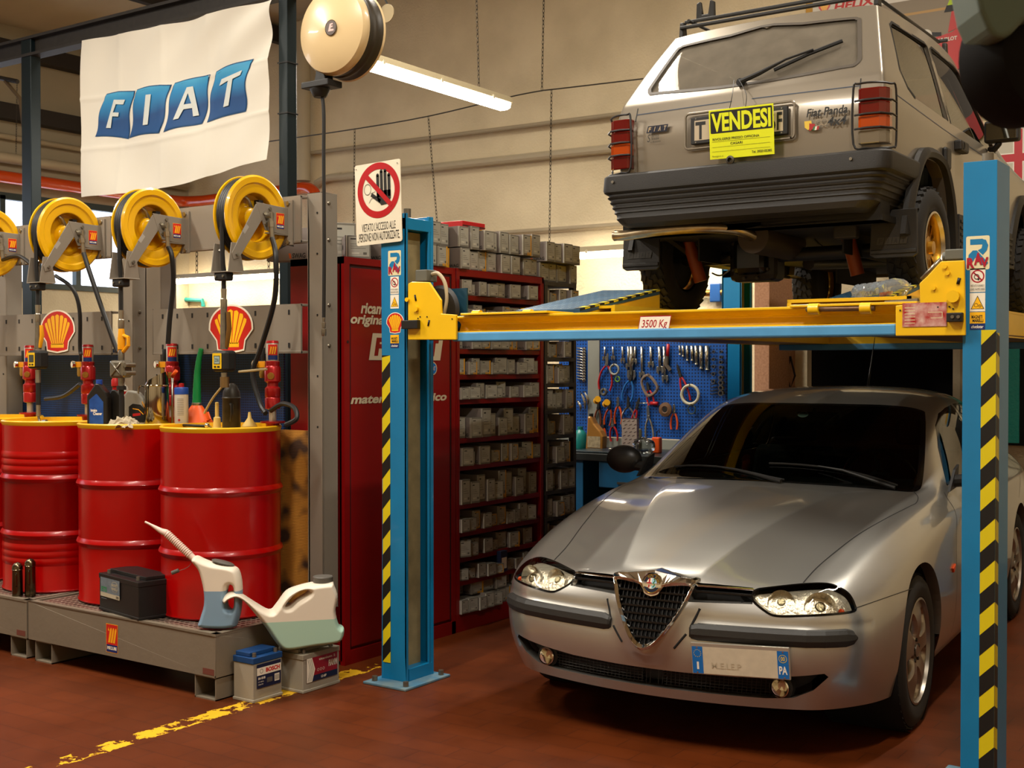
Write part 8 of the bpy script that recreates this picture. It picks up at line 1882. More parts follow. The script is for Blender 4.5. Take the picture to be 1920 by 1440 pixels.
 # stained cardboard
 def card(nt, b, N, L):
  tc = N('ShaderNodeTexCoord'); n = N('ShaderNodeTexNoise'); n.inputs['Scale'].default_value = 7.5; n.inputs['Detail'].default_value = 1; L(tc.outputs['Object'], n.inputs['Vector']); r = N('ShaderNodeValToRGB'); r.color_ramp.elements[0].position = .36; r.color_ramp.elements[0].color = (*hx('3a2006'), 1); r.color_ramp.elements[1].position = .50; r.color_ramp.elements[1].color = (*hx('a8701e'), 1); L(n.outputs['Fac'], r.inputs[0]); L(r.outputs[0], b.inputs['Base Color']); b.inputs['Roughness'].default_value = .9
  wv = N('ShaderNodeTexWave'); wv.bands_direction = 'Z'; wv.inputs['Scale'].default_value = 40; L(tc.outputs['Object'], wv.inputs['Vector']); bp = N('ShaderNodeBump'); bp.inputs['Strength'].default_value = .3; bp.inputs['Distance'].default_value = .003; L(wv.outputs['Fac'], bp.inputs['Height']); L(bp.outputs[0], b.inputs['Normal'])
 a = at_y(520, 805, 4.475); b = at_y(590, 802, 4.40); mb = MB(); mb.bx((a.x, 4.465, .302), (b.x - .055, 4.473, a.z), node_mat('cardboard', card)); prop(mb.build('cardboard_sheet'), 'oil-stained cardboard sheet standing between the near drum and the rack column', 'cardboard')
 # cream cable reel with its hose, hung in front of the rack column
 y = 4.25; c = at_y(632, 60, y); t = thing('cable_reel', 'round cream reel with an E badge hanging above the rack column', 'hose reel', tuple(c)); CR_ = mat('reel_cream', 'cdb488', rough=.3, coat=.4, noise=.05, nscale=5); BR = mat('reel_brown', '2e2618', rough=.45)
 r = at_y(632, 143, y).z; r = c.z - r; mb = MB(); mb.lathe([(.0001, .085), (r * .35, .080), (r * .75, .060), (r * .95, .040), (r, .020), (r * .99, .0)], c, CR_, (0, -1, 0), 56); mb.build('front_cover', t)
 mb = MB(); mb.lathe([(r * .985, .004), (r * .97, -.03), (r * 1.0, -.04), (r * .97, -.07), (r * 1.01, -.09), (r * .9, -.10), (.0001, -.10)], c, BR, (0, -1, 0), 56); mb.build('coil_drum', t)
 mb = MB(); mb.lathe([(r * 1.01, -.09), (r * 1.03, -.10), (r * .9, -.12), (.0001, -.13)], c, CR_, (0, -1, 0), 56); mb.build('rear_cover', t)
 d = Decal(at_y(621, 52, y - .083), (1, 0, 0), (0, 0, 1), lift=.003); d.disc(0, 0, .036, mat('chrome', '')); d.disc(0, 0, .033, mat('badge_brown', '4a3a32', rough=.4)); pk = mat('badge_pale', 'cda8a0', rough=.4); d.poly([(-.016, -.016), (.018, -.016), (.018, -.008), (-.002, -.006), (.000, .0), (.012, .002), (.012, .008), (.002, .007), (.003, .012), (.014, .014), (.012, .020), (-.006, .018)], pk); d.build('badge', t)
 bt = at_y(603, 155, y); mb = MB(); mb.box((bt.x, y, c.z - r - .03), (.17, .10, .03), BK); mb.cyl((bt.x - .01, y, c.z - r - .045), (bt.x - .01, y, c.z - r - .085), .05, BK, r2=.03); mb.prism([(-.02, 0), (.05, 0), (.03, .10), (0, .10)], (bt.x, y - .03, c.z - r - .02), (1, 0, 0), (0, 0, 1), (0, .06, 0), BK); mb.build('outlet_guide', t, bevel=.004)
 hx_ = at_y(603, 180, y); mb = MB(); mb.tube(smoothpts([(hx_.x, y, hx_.z + .02), at_y(607, 210, y), at_y(607, 300, y), at_y(608, 450, y), at_y(607, 595, y)], False, 5), .0085, BK, 8); mb.build('hanging_hose', t)
 mb = MB(); e = at_y(607, 600, y); mb.lathe([(.008, .04), (.006, .02), (.010, .018), (.010, .0), (.008, -.01), (.012, -.012), (.012, -.04), (.010, -.045)], e - Vector((0, 0, .03)), CH, n=12); mb.build('hose_coupling', t)
 mb = MB(); mb.tube([c + Vector((0, .06, r * .9)), (c.x, y + .06, 5.2)], .012, BK, 6); mb.build('hanger', t)
 e = at_y(726, 25, y + .4); t = thing('disc_tag', 'small round disc hanging behind the cream reel', 'tag', tuple(e)); mb = MB(); mb.lathe([(.0001, .004), (.045, .004), (.045, 0), (.0001, 0)], e, mat('tag_beige', '9a8a68', rough=.6), (0, -1, 0), 28); mb.build('disc', t); mb = MB(); mb.tube([e + Vector((0, .002, .045)), e + Vector((-.02, 0, .08)), e + Vector((-.02, .0, .4))], .005, BK, 6); mb.build('hook', t)
 # banner
 banner()
def P_px(p):
 v = p - CAM; t = v.dot(CF); return (960 + F * v.dot(CR) / t, 720 - F * v.dot(CU) / t)
def banner():
 y = 5.22; TL, TR, BL, BR_ = at_y(155, 76, y), at_y(509, 0, y), at_y(155, 370, y), at_y(505, 300, y); TR = Vector((TR.x, y, 3.68)); W = TR.x - TL.x
 TL = Vector((TL.x, y, 3.70)); random.seed(2)
 def S(u, v):
  """u 0..1 left to right, v 0..1 bottom to top"""
  zb = BL.z + (BR_.z - BL.z) * u - .045 * math.sin(PI * min(1, u * 1.0)) ** 1.0 * (1 if u < .62 else 1 - (u - .62) / .38) ;
  zt = TL.z + (TR.z - TL.z) * u - .02 * math.sin(PI * u); x0 = BL.x + (TL.x - BL.x) * v + .006 * math.sin(PI * v); x1 = BR_.x + (TR.x - BR_.x) * v + .006 * math.sin(3 * v); x = x0 + (x1 - x0) * u
  z = zb + (zt - zb) * v
  f = .010 * math.sin(u * 14 + v * 3) + .006 * math.sin(u * 31 - v * 7) + .010 * math.sin((u + v) * 9) * (1 - v)
  for c in (.22, .46, .70): f += .006 * math.exp(-((u - c) / .012) ** 2)
  for c in (.30, .62): f += .005 * math.exp(-((v - c) / .012) ** 2)
  f += .03 * math.exp(-((1 - u) * 3 + (1 - v) * 3)) * math.sin(20 * (u - v))
  return Vector((x, y - f - .01, z))
 mb = MB(); n = 90; vs = [S(i / n, j / n) for j in range(n + 1) for i in range(n + 1)]; fs = [(j * (n + 1) + i, j * (n + 1) + i + 1, (j + 1) * (n + 1) + i + 1, (j + 1) * (n + 1) + i) for j in range(n) for i in range(n)]
 def cloth(nt, b, N, L): b.inputs['Base Color'].default_value = (*hx('d6d0c2'), 1); b.inputs['Roughness'].default_value = .7; b.inputs['Sheen Weight'].default_value = .2
 t = thing('banner', 'white cloth banner with blue FIAT letter blocks hanging from the dark beam', 'banner', (TL.x + W / 2, y, 2.6)); mb.add(vs, fs, node_mat('banner_cloth', cloth), True); mb.build('cloth', t, sharp=180)
 def blue(nt, b, N, L):
  tc = N('ShaderNodeTexCoord'); sp = N('ShaderNodeSeparateXYZ'); L(tc.outputs['Object'], sp.inputs[0]); n = N('ShaderNodeTexNoise'); n.inputs['Scale'].default_value = 3; L(tc.outputs['Object'], n.inputs[0])
  ad = N('ShaderNodeMath'); ad.operation = 'MULTIPLY_ADD'; ad.inputs[1].default_value = .12; L(n.outputs['Fac'], ad.inputs[0]); L(sp.outputs['Z'], ad.inputs[2]); r = N('ShaderNodeValToRGB'); e = r.color_ramp.elements; e[0].position = .0; e[0].color = (*hx('10508a'), 1); e[1].position = 1; e[1].color = (*hx('0c5a94'), 1)
  m = r.color_ramp.elements.new(.42); m.color = (*hx('0b3f74'), 1); m = r.color_ramp.elements.new(.62); m.color = (*hx('1f7fb4'), 1); m = r.color_ramp.elements.new(.70); m.color = (*hx('3b96c0'), 1)
  mr = N('ShaderNodeMapRange'); mr.inputs['From Min'].default_value = .30; mr.inputs['From Max'].default_value = .95; L(ad.outputs[0], mr.inputs[0]); L(mr.outputs[0], r.inputs[0]); L(r.outputs[0], b.inputs['Base Color']); b.inputs['Roughness'].default_value = .6
 bm_ = node_mat('banner_blue', blue); lt = mat('banner_letter', 'c4c9c4', rough=.6); rim = mat('banner_rim', '0a4470', rough=.6)
 # printed blocks in the photo: corner pixels BL, BR, TR, TL
 blocks = [((179, 255), (234, 258), (250, 173), (198, 178)), ((241, 256), (302, 248), (320, 161), (259, 170)), ((313, 246), (377, 230), (392, 142), (328, 157)), ((388, 228), (457, 208), (471, 114), (404, 137))]
 def inv(q):
  """pixel -> (u,v) on the cloth plane"""
  p = at_y(q[0], q[1], y - .01); u, v = .5, .5
  for _ in range(12):
   s = S(u, v); du = (S(u + .01, v) - s) / .01; dv = (S(u, v + .01) - s) / .01; e = p - s; det = du.x * dv.z - du.z * dv.x
   u += (e.x * dv.z - e.z * dv.x) / det; v += (du.x * e.z - du.z * e.x) / det
  return u, v
 for ch, B in zip('FIAT', blocks):
  C = [Vector((*inv(q), 0)) for q in B]
  def Q(a, b, l): c = C[0].lerp(C[1], a).lerp(C[3].lerp(C[2], a), b) + Vector((.010 * math.sin(b * PI * 2 + (0 if ch in 'IA' else 1)), .008 * math.sin(a * PI), 0)); p = S(c.x, c.y); return p - Vector((0, .003 + l, 0))
  for e0, e1, m_, l in ((-.025, 1.025, rim, 0), (.0, 1.0, bm_, .002)):
   mb = MB(); k = 14; vs = [Q(e0 + (e1 - e0) * i / k, e0 + (e1 - e0) * j / k, l) for j in range(k + 1) for i in range(k + 1)]; fs = [(j * (k + 1) + i, j * (k + 1) + i + 1, (j + 1) * (k + 1) + i + 1, (j + 1) * (k + 1) + i) for j in range(k) for i in range(k)]; mb.add(vs, fs, m_, True); o_ = mb.build('printed_block' if l else 'block_edge', t, sharp=180)
  m0 = .36 if ch == 'I' else .22; m1 = .62 if ch == 'I' else (.80 if ch != 'T' else .84)
  m0, m1 = {'F': (.30, .78), 'I': (.42, .60), 'A': (.20, .84), 'T': (.26, .84)}[ch]
  shp = {'F': [[(0, 0), (.30, 0), (.42, .42), (.85, .42), (.88, .56), (.45, .56), (.52, .84), (1, .84), (1, 1), (.22, 1)]], 'I': [[(0, 0), (.85, 0), (1, 1), (.15, 1)]], 'A': [[(0, 0), (.22, 0), (.36, .30), (.36, .44), (.53, .80), (.53, 1), (.42, 1)], [(.53, 1), (.53, .80), (.64, .44), (.66, .30), (.76, 0), (1, 0), (.68, 1)], [(.30, .28), (.72, .28), (.68, .44), (.34, .44)]], 'T': [[(.22, 0), (.46, 0), (.66, .80), (1, .86), (1, 1), (.05, .92), (.0, .74), (.44, .79)]]}[ch]
  mb = MB()
  for poly in shp:
   pts = []
   for (a, b), (a2, b2) in zip(poly, poly[1:] + poly[:1]):
    pts.append((a, b))
   mb.poly([Q(m0 + a * (m1 - m0), .17 + b * .66, .009) for a, b in pts], lt)
  mb.build('printed_letter', t, sharp=180)
# ------------------------------------------------------------------ workbench with tool board, seen under the lift
def bench_area():
 def peg(nt, b, N, L): flat_dots(N, L, N('ShaderNodeTexCoord'), 42, 'XZ', .27, '0a4a98', '04183c', b, .45)
 pg = node_mat('pegboard_blue', peg); gy = mat('board_grey', '7c7d74', rough=.5); bl = mat('bench_blue', '0f5a86', rough=.45, noise=.2, nscale=8); dk = mat('bench_top', '1c211f', rough=.4, noise=.4, nscale=10)
 yb = 7.9; A = at_y(1048, 700, yb).x; B = at_y(1362, 700, yb).x; z0, z1 = at_y(1200, 834, yb).z, 1.90
 t = thing('tool_board', 'bright blue perforated tool board on the workbench, seen under the lift beam', 'tool board', ((A + B) / 2, yb, z0)); m1 = at_y(1103, 700, yb).x; m2_ = at_y(1125, 700, yb).x
 mb = MB(); mb.bx((A, yb, z0), (m1, yb + .02, z1), pg); mb.build('panel', t); mb = MB(); mb.bx((m2_, yb, z0 + .05), (B, yb + .02, z1), pg); mb.build('panel', t); mb = MB(); mb.bx((m1, yb - .01, z0 - .05), (m2_, yb + .03, z1), gy); mb.build('divider', t, bevel=.003); mb = MB(); mb.bx((A, yb - .006, z0 - .20), (B, yb + .02, z0 + .045), gy); mb.build('back_strip', t, bevel=.003)
 yf = 7.22; zt = .90
 t = thing('workbench', 'blue steel workbench with a dark oily top under the tool board', 'workbench', (-4.3, 7.5, 0)); x0, x1 = -5.4, -3.55
 mb = MB(); mb.bx((x0, yf, zt - .05), (x1, yb - .01, zt), dk); mb.build('worktop', t, bevel=.004)
 xl = at_y(1082, 900, yf).x
 for a in (xl - .01, x1 - .08): mb = MB(); mb.bx((a - .04, yf + .03, 0), (a + .04, yb - .05, zt - .05), bl); mb.build('leg', t, bevel=.004)
 a, b = at_y(1120, 900, yf).x, at_y(1225, 900, yf).x; mb = MB(); mb.bx((a, yf + .02, at_y(1120, 914, yf).z), (b, yb - .1, zt - .05), bl); dw = mb.build('drawer', t, bevel=.005); m3 = MB(); m3.bx((a + .15, yf + .005, .70), (b - .15, yf + .02, .715), mat('steel_rod', '8a8478', rough=.3, metal=.9)); m3.build('handle', t).parent = dw
 mb = MB(); mb.bx((x0, yb - .08, .05), (x1, yb - .05, zt - .06), mat('bench_back', '0a0d10', rough=.8)); mb.build('back_panel', t)
 ch = mat('tool_chrome', 'a8a59a', rough=.2, metal=.9); bk = mat('tool_black', '14120f', rough=.5); rd = mat('tool_red', 'a3161a', rough=.4); og = mat('tool_orange', 'c94a10', rough=.4); bu = mat('tool_blue', '1c62a8', rough=.4); yl = mat('tool_yellow', 'c99212', rough=.4)
 Y = yb - .015; G = lambda px, py, dy=0: at_y(px, py, Y - dy)
 def T(name, lab, cat, grp=None, p=None): return thing(name, lab, cat, tuple(p), 0, grp)
 def spanner(x, ya, yb_, w, lab, ring=True):
  a, b = G(x[0], ya), G(x[1], yb_); t = T('spanner', lab, 'spanner', 'spanners on the tool board', b); mb = MB(); mb.tube([a, b], w * .011, ch, 6); mb.build('shank', t); mb = MB(); d = (b - a).normalized(); sd = Vector((-d.z, 0, d.x)); r = w * .022
  mb.prism([(-r, -r), (r, -r), (r * 1.1, r * .4), (r * .5, r * 1.3), (r * .4, r * .2), (-r * .4, r * .2), (-r * .5, r * 1.3), (-r * 1.1, r * .4)], b + Vector((0, .004, 0)), sd, d, (0, -.010, 0), ch); mb.build('open_jaw', t, bevel=.001)
 sp = [((1134, 1134), 650, 672, .7, 'small spanner hanging first from the left on the blue board'), ((1149, 1150), 650, 671, .7, 'small spanner hanging second from the left on the blue board'), ((1167, 1168), 650, 676, .8, 'spanner hanging third from the left on the blue board'), ((1178, 1179), 650, 687, 1.0, 'spanner hanging beside the largest one, on its left'), ((1184, 1184), 650, 703, 1.5, 'largest bright spanner on the blue board'), ((1191, 1190), 650, 678, .9, 'shiny spanner just right of the largest one'), ((1203, 1204), 650, 703, 1.0, 'long dark spanner above the square gasket'), ((1220, 1221), 650, 684, 1.0, 'spanner hanging right of the square gasket'), ((1236, 1238), 650, 694, 1.2, 'spanner hanging left of the red brush'), ((1245, 1247), 650, 710, 1.1, 'longest spanner, next to the red brush')]
 for s in sp: spanner(*s)
 def pliers(c, ang, L, m, lab, m_jaw=None, spread=.16, name='pliers'):
  p = G(*c, .008); t = T(name, lab, 'pliers', None, p); a0 = R(ang); dn = Vector((math.sin(a0), 0, -math.cos(a0))); sd = Vector((dn.z * -1, 0, dn.x)); sd = Vector((math.cos(a0), 0, math.sin(a0))); j = m_jaw or ch
  mb = MB(); mb.prism([(-.012, -.01), (.012, -.01), (.009, L * .28), (.002, L * .34), (-.002, L * .34), (-.009, L * .28)], p + Vector((0, .004, 0)), sd, -dn, (0, -.010, 0), j); mb.cyl(p, p - Vector((0, .010, 0)), .012, j, n=12); mb.build('jaws', t, bevel=.001)
  for s in (1, -1): mb = MB(); mb.tube(smoothpts([p, p + dn * L * .2 + sd * s * L * spread * .7, p + dn * L * .5 + sd * s * L * spread, p + dn * L * .72 + sd * s * L * spread * .8], False, 4), .0075, m, 8); mb.build('grip', t)
 pliers((1138, 684), -6, .26, rd, 'adjustable pliers with red grips, upper left of the board', spread=.22)
 pliers((1182, 712), -12, .22, bu, 'pliers with blue grips below the largest spanner', bk, .20); pliers((1216, 730), 12, .16, rd, 'pliers with red grips seen through the square gasket', bk); pliers((1276, 705), 18, .26, rd, 'black long pliers with red grips through the cream hose coil', bk, .10)
 pliers((1159, 760), 0, .19, og, 'spread combination pliers with orange grips'); pliers((1178, 762), 0, .22, ch, 'large black jawed pliers with yellow green grips', bk, .26); pliers((1143, 765), -10, .18, og, 'pliers with dark orange grips under the yellow reels', bk); pliers((1264, 773), 0, .17, og, 'orange gripped pliers right of the brown disc', ch); pliers((1131, 800), 3, .16, og, 'long orange gripped pliers low beside the grey strip', bk, .12); pliers((1149, 798), 6, .16, rd, 'red gripped pliers low on the board behind the printed box', ch, .2); pliers((1216, 782), 4, .26, ch, 'slim bright pliers standing open at the bench back', ch, .12); pliers((1122, 765), -4, .20, mat('tool_wood', '6e3a20'), 'pliers with brown grips on the grey divider', bk, .14)
 pliers((1194, 765), -16, .24, rd, 'black angled pliers with red grips in the middle of the lower row', bk, .08)
 # screwdriver, brush, gasket, coils, discs
 t = T('screwdriver', 'red handled screwdriver lying across the pegs in the middle of the board', 'screwdriver', None, G(1200, 757)); mb = MB(); mb.tube([G(1192, 756, .01), G(1222, 756, .01)], .004, ch, 6); mb.build('blade', t); mb = MB(); mb.tube([G(1220, 756, .01), G(1234, 757, .01)], .014, rd, 8); mb.build('handle', t)
 t = T('wire_brush', 'wire brush with a red handle hanging right of the spanners', 'brush', None, G(1252, 668)); mb = MB(); mb.tube([G(1253, 645, .01), G(1252, 668, .01)], .012, rd, 8); mb.build('handle', t); mb = MB(); mb.tube([G(1251, 668, .01), G(1250, 685, .01), G(1257, 695, .01)], .015, mat('bristle', '4a4238', rough=.9), 8); mb.build('bristles', t)
 t = T('gasket', 'square brown flange gasket with a round hole on the board', 'gasket', None, G(1218, 723)); gm = mat('gasket_brown', '6b5a4c', rough=.6); mb = MB(); q = [G(1216, 704, .02), G(1203, 716, .02), G(1215, 742, .02), G(1233, 728, .02)]
 mb.tube(smoothpts(q, True, 5) + [smoothpts(q, True, 5)[0]], .011, gm, 6, cap=False); mb.build('flange', t)
 for q_ in ((1216, 702), (1231, 729), (1214, 743)): m3 = MB(); m3.cyl(G(*q_, .02), G(*q_, .035), .008, gm, n=10); m3.build('boss', t)
 def ring(c, r, w, m, lab, name='ring', cat='ring', n=2):
  p = G(*c, .03); t = T(name, lab, cat, None, p); mb = MB(); mb.tube([p + Vector((r * math.cos(2 * PI * k / 28), 0, r * math.sin(2 * PI * k / 28))) for k in range(29)], w, m, 8, cap=False); mb.build('coil', t)
  m3 = MB(); m3.tube([p + Vector((0, .03, r)), p + Vector((0, -.012, r)), p + Vector((0, -.012, r + .012))], .004, ch, 6); m3.build('peg', t)
 ring((1294, 740), .066, .011, mat('coil_cream', 'b0aa92', rough=.5), 'coil of cream tube hanging at the right of the board', 'tube_coil', 'tube coil'); ring((1152, 693), .036, .008, mat('coil_grey', '8a8a80', rough=.5), 'grey hose clamp ring beside the red pliers', 'clamp_ring'); ring((1158, 711), .018, .005, mat('coil_green', '5c8a1e', rough=.5), 'small green wire loop under the grey ring', 'wire_loop'); ring((1132, 735), .020, .011, mat('tape_grey', '4a4a46', rough=.5), 'grey tape roll on the divider', 'tape_roll', 'tape'); ring((1297, 768), .03, .004, mat('coil_dark', '2a3a2a', rough=.5), 'thin dark wire loop below the cream coil', 'wire_loop')
 p = G(1248, 768, .03); t = T('disc', 'brown flap disc with a dark centre on the board', 'disc', None, p); mb = MB(); mb.lathe([(.02, .012), (.026, .016), (.05, .010), (.052, 0)], p, mat('disc_brown', '5a3d22', rough=.7), (0, -1, 0), 28); mb.build('abrasive', t); mb = MB(); mb.lathe([(.0001, .012), (.02, .012)], p, bk, (0, -1, 0), 16); mb.build('hub', t)
 for c, lab in (((1118, 752), 'yellow cable reel, the left of two'), ((1135, 758), 'yellow cable reel, the right of two')):
  p = G(*c, .05); t = T('spool', lab, 'spool', None, p); mb = MB(); mb.lathe([(.024, 0), (.024, .006), (.016, .008), (.016, .040), (.024, .042), (.024, .048), (.0001, .048)], p, yl, (.6, -.6, .3), 18); mb.build('spool_body', t); mb = MB(); mb.lathe([(.018, .010), (.018, .038)], p, mat('thread_amber', 'b06f10', rough=.7), (.6, -.6, .3), 18); mb.build('winding', t)
 # chrome drills and sockets at the right and the spanner fan at the left
 for k, (x, ln) in enumerate(((1275, 664), (1281, 667), (1289, 675), (1298, 675), (1306, 682), (1315, 690), (1326, 692))):
  a, b = G(x - 1, 648), G(x, ln); t = T('socket_key', '%s chrome socket key in the row at the upper right of the board' % nth(k, 7), 'socket key', 'socket keys', b); mb = MB(); mb.tube([a, b], .008 + .0012 * k, ch, 8); mb.build('shaft', t); m3 = MB(); m3.tube([b, b - Vector((0, 0, .006))], .011 + .001 * k, ch, 8); m3.build('tip', t)
 for c0, (x0_, n, ya, yb2) in enumerate(((1340, 5, 660, 715), (1354, 9, 660, 737))):
  for k in range(n):
   y_ = ya + (yb2 - ya) * k / (n - 1); p = G(x0_, y_, .01); t = T('socket', 'chrome socket, %s from the top of the %s column' % (WORDS[k], 'left' if c0 == 0 else 'right'), 'socket', 'sockets in two columns at the right of the board', p); r_ = .011 + .0012 * k; mb = MB(); mb.lathe([(r_ * .6, .026), (r_, .026), (r_, 0)], p, ch, (0, -1, 0), 14); mb.build('socket_ring', t); m3 = MB(); m3.lathe([(.0001, .012), (r_ * .6, .012)], p, bk, (0, -1, 0), 12); m3.build('bore', t)
 for k in range(12):
  z_ = 652 + k * 5.2; a, b = at_y(1082, z_, Y), at_y(1096, z_ + 3, Y); t = T('spanner', '%s from the top in the fan of short spanners beside the rack' % WORDS[k], 'spanner', 'fan of short spanners', a); mb = MB(); mb.tube([a, b], .006, ch, 6); mb.build('shank', t); m3 = MB(); m3.lathe([(.007, 0), (.014, .002), (.014, .010), (.007, .012)], b, ch, (0, -1, 0), 10); m3.build('ring_end', t)
 for k, (a_, b_) in enumerate((((1090, 738), (1097, 768)), ((1083, 752), (1088, 770)), ((1096, 735), (1102, 760)))):
  t = T('shears', ('bright curved shears hanging beside the rack, the middle blade', 'bright curved shears beside the rack, the lowest blade', 'bright curved shears beside the rack, the rightmost blade')[k], 'tool', None, G(*a_)); mb = MB(); mb.tube(smoothpts([G(*a_, .01), G((a_[0] + b_[0]) / 2 + 3, (a_[1] + b_[1]) / 2, .02), G(*b_, .01)], False, 4), [.004 + .006 * math.sin(PI * i / 8) for i in range(9)], ch, 6); mb.build('blade', t); m3 = MB(); m3.sphere(G(*a_, .01), .008, bk, 8); m3.build('pivot', t)
 for k in range(4): a, b = G(1332, 722 + 6 * k), G(1345, 719 + 6 * k); t = T('allen_key', '%s from the top of four dark hex keys near the board edge' % WORDS[k], 'hex key', 'hex keys', b); mb = MB(); mb.tube([a, b, b - Vector((0, 0, .012))], .004, bk, 6); mb.build('key_rod', t)
 # things on the bench
 Z = .90
 p = at_z(1197, 851, Z); p = at_y(1180, 846, 7.42); p.z = Z; w = .105; h = at_y(1180, 786, 7.42).z - Z; t = thing('carton', 'upright pale carton printed with small diagonal words on the workbench', 'box', tuple(p)); u = Vector((math.cos(R(20)), math.sin(R(20)), 0)); v = Vector((-u.y, u.x, 0)); bx = mat('carton_pale', 'a3958c', rough=.5)
 mb = MB(); mb.prism([(-w / 2, 0), (w / 2, 0), (w / 2, w * .9), (-w / 2, w * .9)], p, u, v, (0, 0, h), bx); mb.build('carton_body', t, bevel=.002); mb = MB(); mb.prism([(-w / 2, 0), (w / 2, 0), (w / 2, w * .9), (-w / 2, w * .9)], p + Vector((0, 0, h)) , u, v, (0, 0, .004), mat('carton_brown', '3a1c16', rough=.5)); mb.build('flap', t)
 ink = mat('carton_ink', '4a3030', rough=.6)
 for o_, uu in ((p - u * w / 2, u), (p + u * w / 2, v)):
  d = Decal(o_, uu, (0, 0, 1), lift=.001)
  for i in range(9):
   for j in range(3): d.k = 0; x_ = .008 + j * .032 + (i % 2) * .012; z_ = .012 + i * h / 9.2; d.poly([(x_, z_), (x_ + .018, z_ + .008), (x_ + .017, z_ + .012), (x_ - .001, z_ + .004)], ink)
  d.build('carton_print', t)
 p = at_y(1113, 838, 7.5); p.z = Z; t = thing('oil_canister', 'golden oil canister with a side handle at the left of the workbench', 'canister', tuple(p)); gd = mat('canister_gold', '9a6a2c', rough=.35, metal=.3); mb = MB(); mb.prism([(-.07, 0), (.07, 0), (.075, .10), (.05, .14), (.0, .19), (-.03, .24), (-.055, .24), (-.055, .19), (-.06, .12)], p, (1, 0, 0), (0, 0, 1), (0, .07, 0), gd); mb.build('bottle_body', t, bevel=.012, seg=3); mb = MB(); mb.lathe([(.016, 0), (.016, .02), (.0001, .02)], p + Vector((-.042, .035, .24)), bk, n=12); mb.build('cap', t); d = Decal(p, (1, 0, 0), (0, 0, 1), lift=.002); d.poly([(-.05, .02), (.055, .02), (.055, .10), (-.05, .10)], mat('label_tan', 'a59372', rough=.5, noise=.5, nscale=40)); d.build('label', t)
 p = at_y(1088, 835, 7.6); p.z = Z; t = thing('fluid_bottle', 'turquoise bottle beside the golden canister on the workbench', 'bottle', tuple(p)); mb = MB(); mb.lathe([(.05, 0), (.052, .01), (.05, .10), (.03, .13), (.018, .14)], p, mat('bottle_teal', '14706a', rough=.35), n=24); mb.build('bottle_body', t); mb = MB(); mb.lathe([(.020, .14), (.020, .16), (.0001, .16)], p, mat('bottle_teal', ''), n=16); mb.build('cap', t)
 p = at_y(1197, 830, 7.6); p.z = Z; t = thing('spray_can', 'steel aerosol can behind the printed carton', 'spray can', tuple(p)); mb = MB(); mb.lathe([(.026, 0), (.026, .14), (.02, .155), (.008, .16)], p, mat('can_olive', '8a8a6a', rough=.3, metal=.5), n=20); mb.build('can_body', t); mb = MB(); mb.lathe([(.008, .16), (.008, .175), (.0001, .175)], p, bk, n=10); mb.build('nozzle', t)
 p = at_y(1207, 835, 7.4); p.z = Z + .05; mb = MB(); random.seed(8); mb.sphere(p, .07, thin_glass('plastic_film', 'd8dcdc', rough=.1, ior=1.4), 20, (1.15, .8, .85))
 for q in mb.v: q += Vector((random.uniform(-1, 1), random.uniform(-1, 1), random.uniform(-1, 1))) * .010
 for q in mb.v: q.z = max(q.z, Z + .002)
 prop(mb.build('plastic_bag', sharp=180), 'crumpled clear plastic bag right of the printed carton', 'plastic bag')
 p = at_y(1231, 838, 7.5); p.z = Z; t = thing('work_lamp', 'orange work lamp with a wire hook at the right of the bench', 'lamp', tuple(p)); mb = MB(); mb.bx(p + Vector((-.03, -.02, 0)), p + Vector((.03, .03, .11)), og); mb.build('housing', t, bevel=.008); mb = MB(); mb.tube([p + Vector((0, 0, .11)), p + Vector((.005, 0, .15)), p + Vector((.02, 0, .16)), p + Vector((.025, 0, .145))], .004, bk, 6); mb.build('hook', t)
 a = at_y(1085, 836, 7.35); t = thing('tool_tray', 'dark oily tray with scattered small parts on the left of the workbench', 'tray', (a.x + .2, 7.45, Z)); mb = MB(); mb.bx((a.x, 7.26, Z), (a.x + .42, 7.62, Z + .015), mat('tray_dark', '1d2c33', rough=.3, noise=.5, nscale=20)); mb.build('tray_base', t, bevel=.006)
 random.seed(12); mb = MB(); q = Vector((a.x + .2, 7.42, Z + .02)); mb.tube([q, q + Vector((.03, .01, 0))], .008, ch, 6); mb.build('loose_bolt', t)
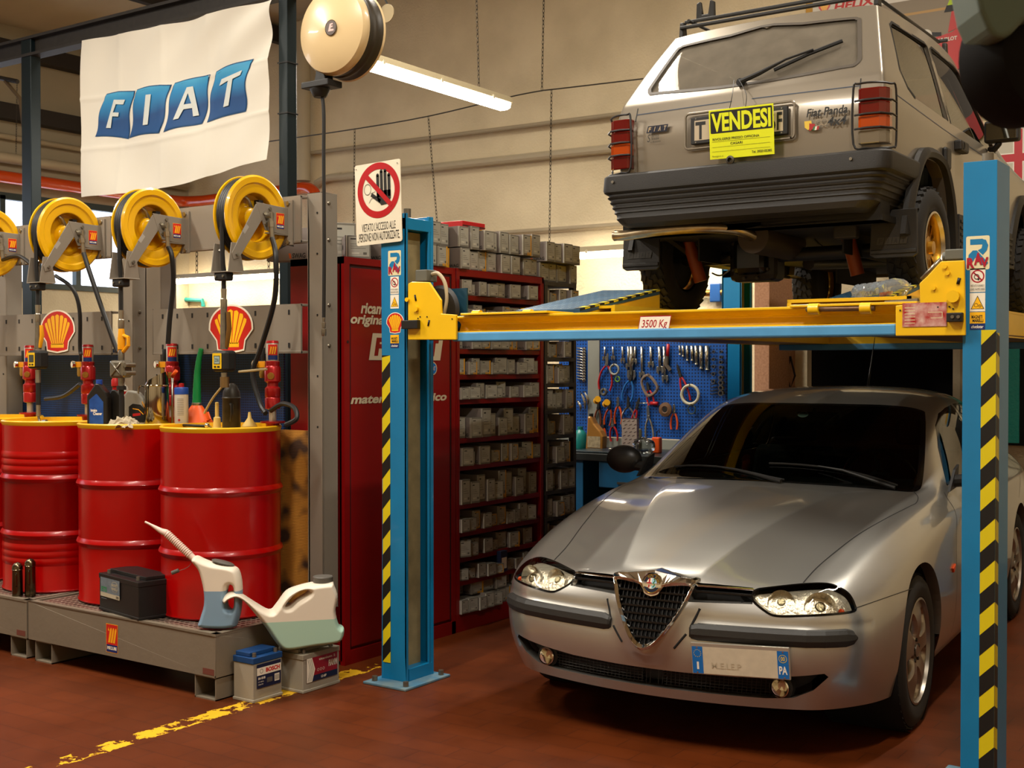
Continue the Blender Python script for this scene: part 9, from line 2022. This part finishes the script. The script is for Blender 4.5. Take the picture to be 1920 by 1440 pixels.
def small_things():
 # dark machine part close to the camera at the top right corner
 dk = mat('near_rubber', '0e0c0a', rough=.8, spec=.2); gg = mat('near_grey', '56665a', rough=.5)
 D = 1.9
 def at_d(px, py, d): return CAM + ray(px, py) * d
 c = at_d(1935, 112, D); t = thing('hanging_reel', 'dark round reel under a grey-green housing at the top right corner, close by', 'hose reel', tuple(c)); n = Vector((CF.x, CF.y, 0)).normalized()
 r_ = Vector((CR.x, CR.y, 0)).normalized(); ax = (r_ * .35 - n * .94).normalized(); mb = MB(); mb.lathe([(.0001, .05), (.06, .05), (.088, .035), (.101, .0), (.098, -.05), (.07, -.08), (.0001, -.09)], c, dk, ax, 40); mb.build('reel_body', t)
 mb = MB(); P = [at_d(q[0], q[1], D - .06) for q in ((1806, -60), (1824, 30), (1838, 62), (1850, 78), (1868, 82), (1884, 72), (1905, 50), (1960, 34), (1960, -60))]
 o = P[0]; u = r_; v = Vector((0, 0, 1)); mb.prism([((q - o).dot(u), (q - o).z) for q in P], o - n * .03, u, v, n * .10, gg); mb.build('housing', t, bevel=.012, seg=3)
 mb = MB(); mb.tube([at_d(1900, -40, D + .02), at_d(1900, -900, D + .02)], .012, dk, 8); mb.build('hanger', t)
def camera():
 cd = bpy.data.cameras.new('camera'); cam = bpy.data.objects.new('camera', cd); COL.objects.link(cam)
 cd.sensor_width = 36; cd.sensor_fit = 'HORIZONTAL'; cd.lens = 36 * F / 1920; cam.location = CAM; cd.clip_start = .05
 cam.rotation_euler = Matrix((CR, CU, -CF)).transposed().to_euler(); SC.camera = cam
 cd.dof.use_dof = True; cd.dof.focus_distance = 5.6; cd.dof.aperture_fstop = 9
 w = bpy.data.worlds.new('world'); SC.world = w; w.use_nodes = True
 w.node_tree.nodes['Background'].inputs[0].default_value = (.75, .85, 1, 1); w.node_tree.nodes['Background'].inputs[1].default_value = .15
 v = SC.view_settings; v.view_transform = 'Standard'; v.look = 'None'; v.exposure = EXPO; v.gamma = 1; v.use_curve_mapping = False
 SC.cycles.max_bounces = 8; SC.cycles.transparent_max_bounces = 12; SC.cycles.use_denoising = True; SC.cycles.sample_clamp_indirect = 6; SC.cycles.caustics_reflective = False; SC.cycles.caustics_refractive = False
EXPO = 0.0
room(); wall_things(); build_lift()
_a = build_saloon(); finish_saloon(*_a)
_b = build_hatch(); hang_sign(_b[2])
for f_ in ('cupboards', 'island', 'bench_area', 'small_things'):
 if f_ in globals(): globals()[f_]()
camera()
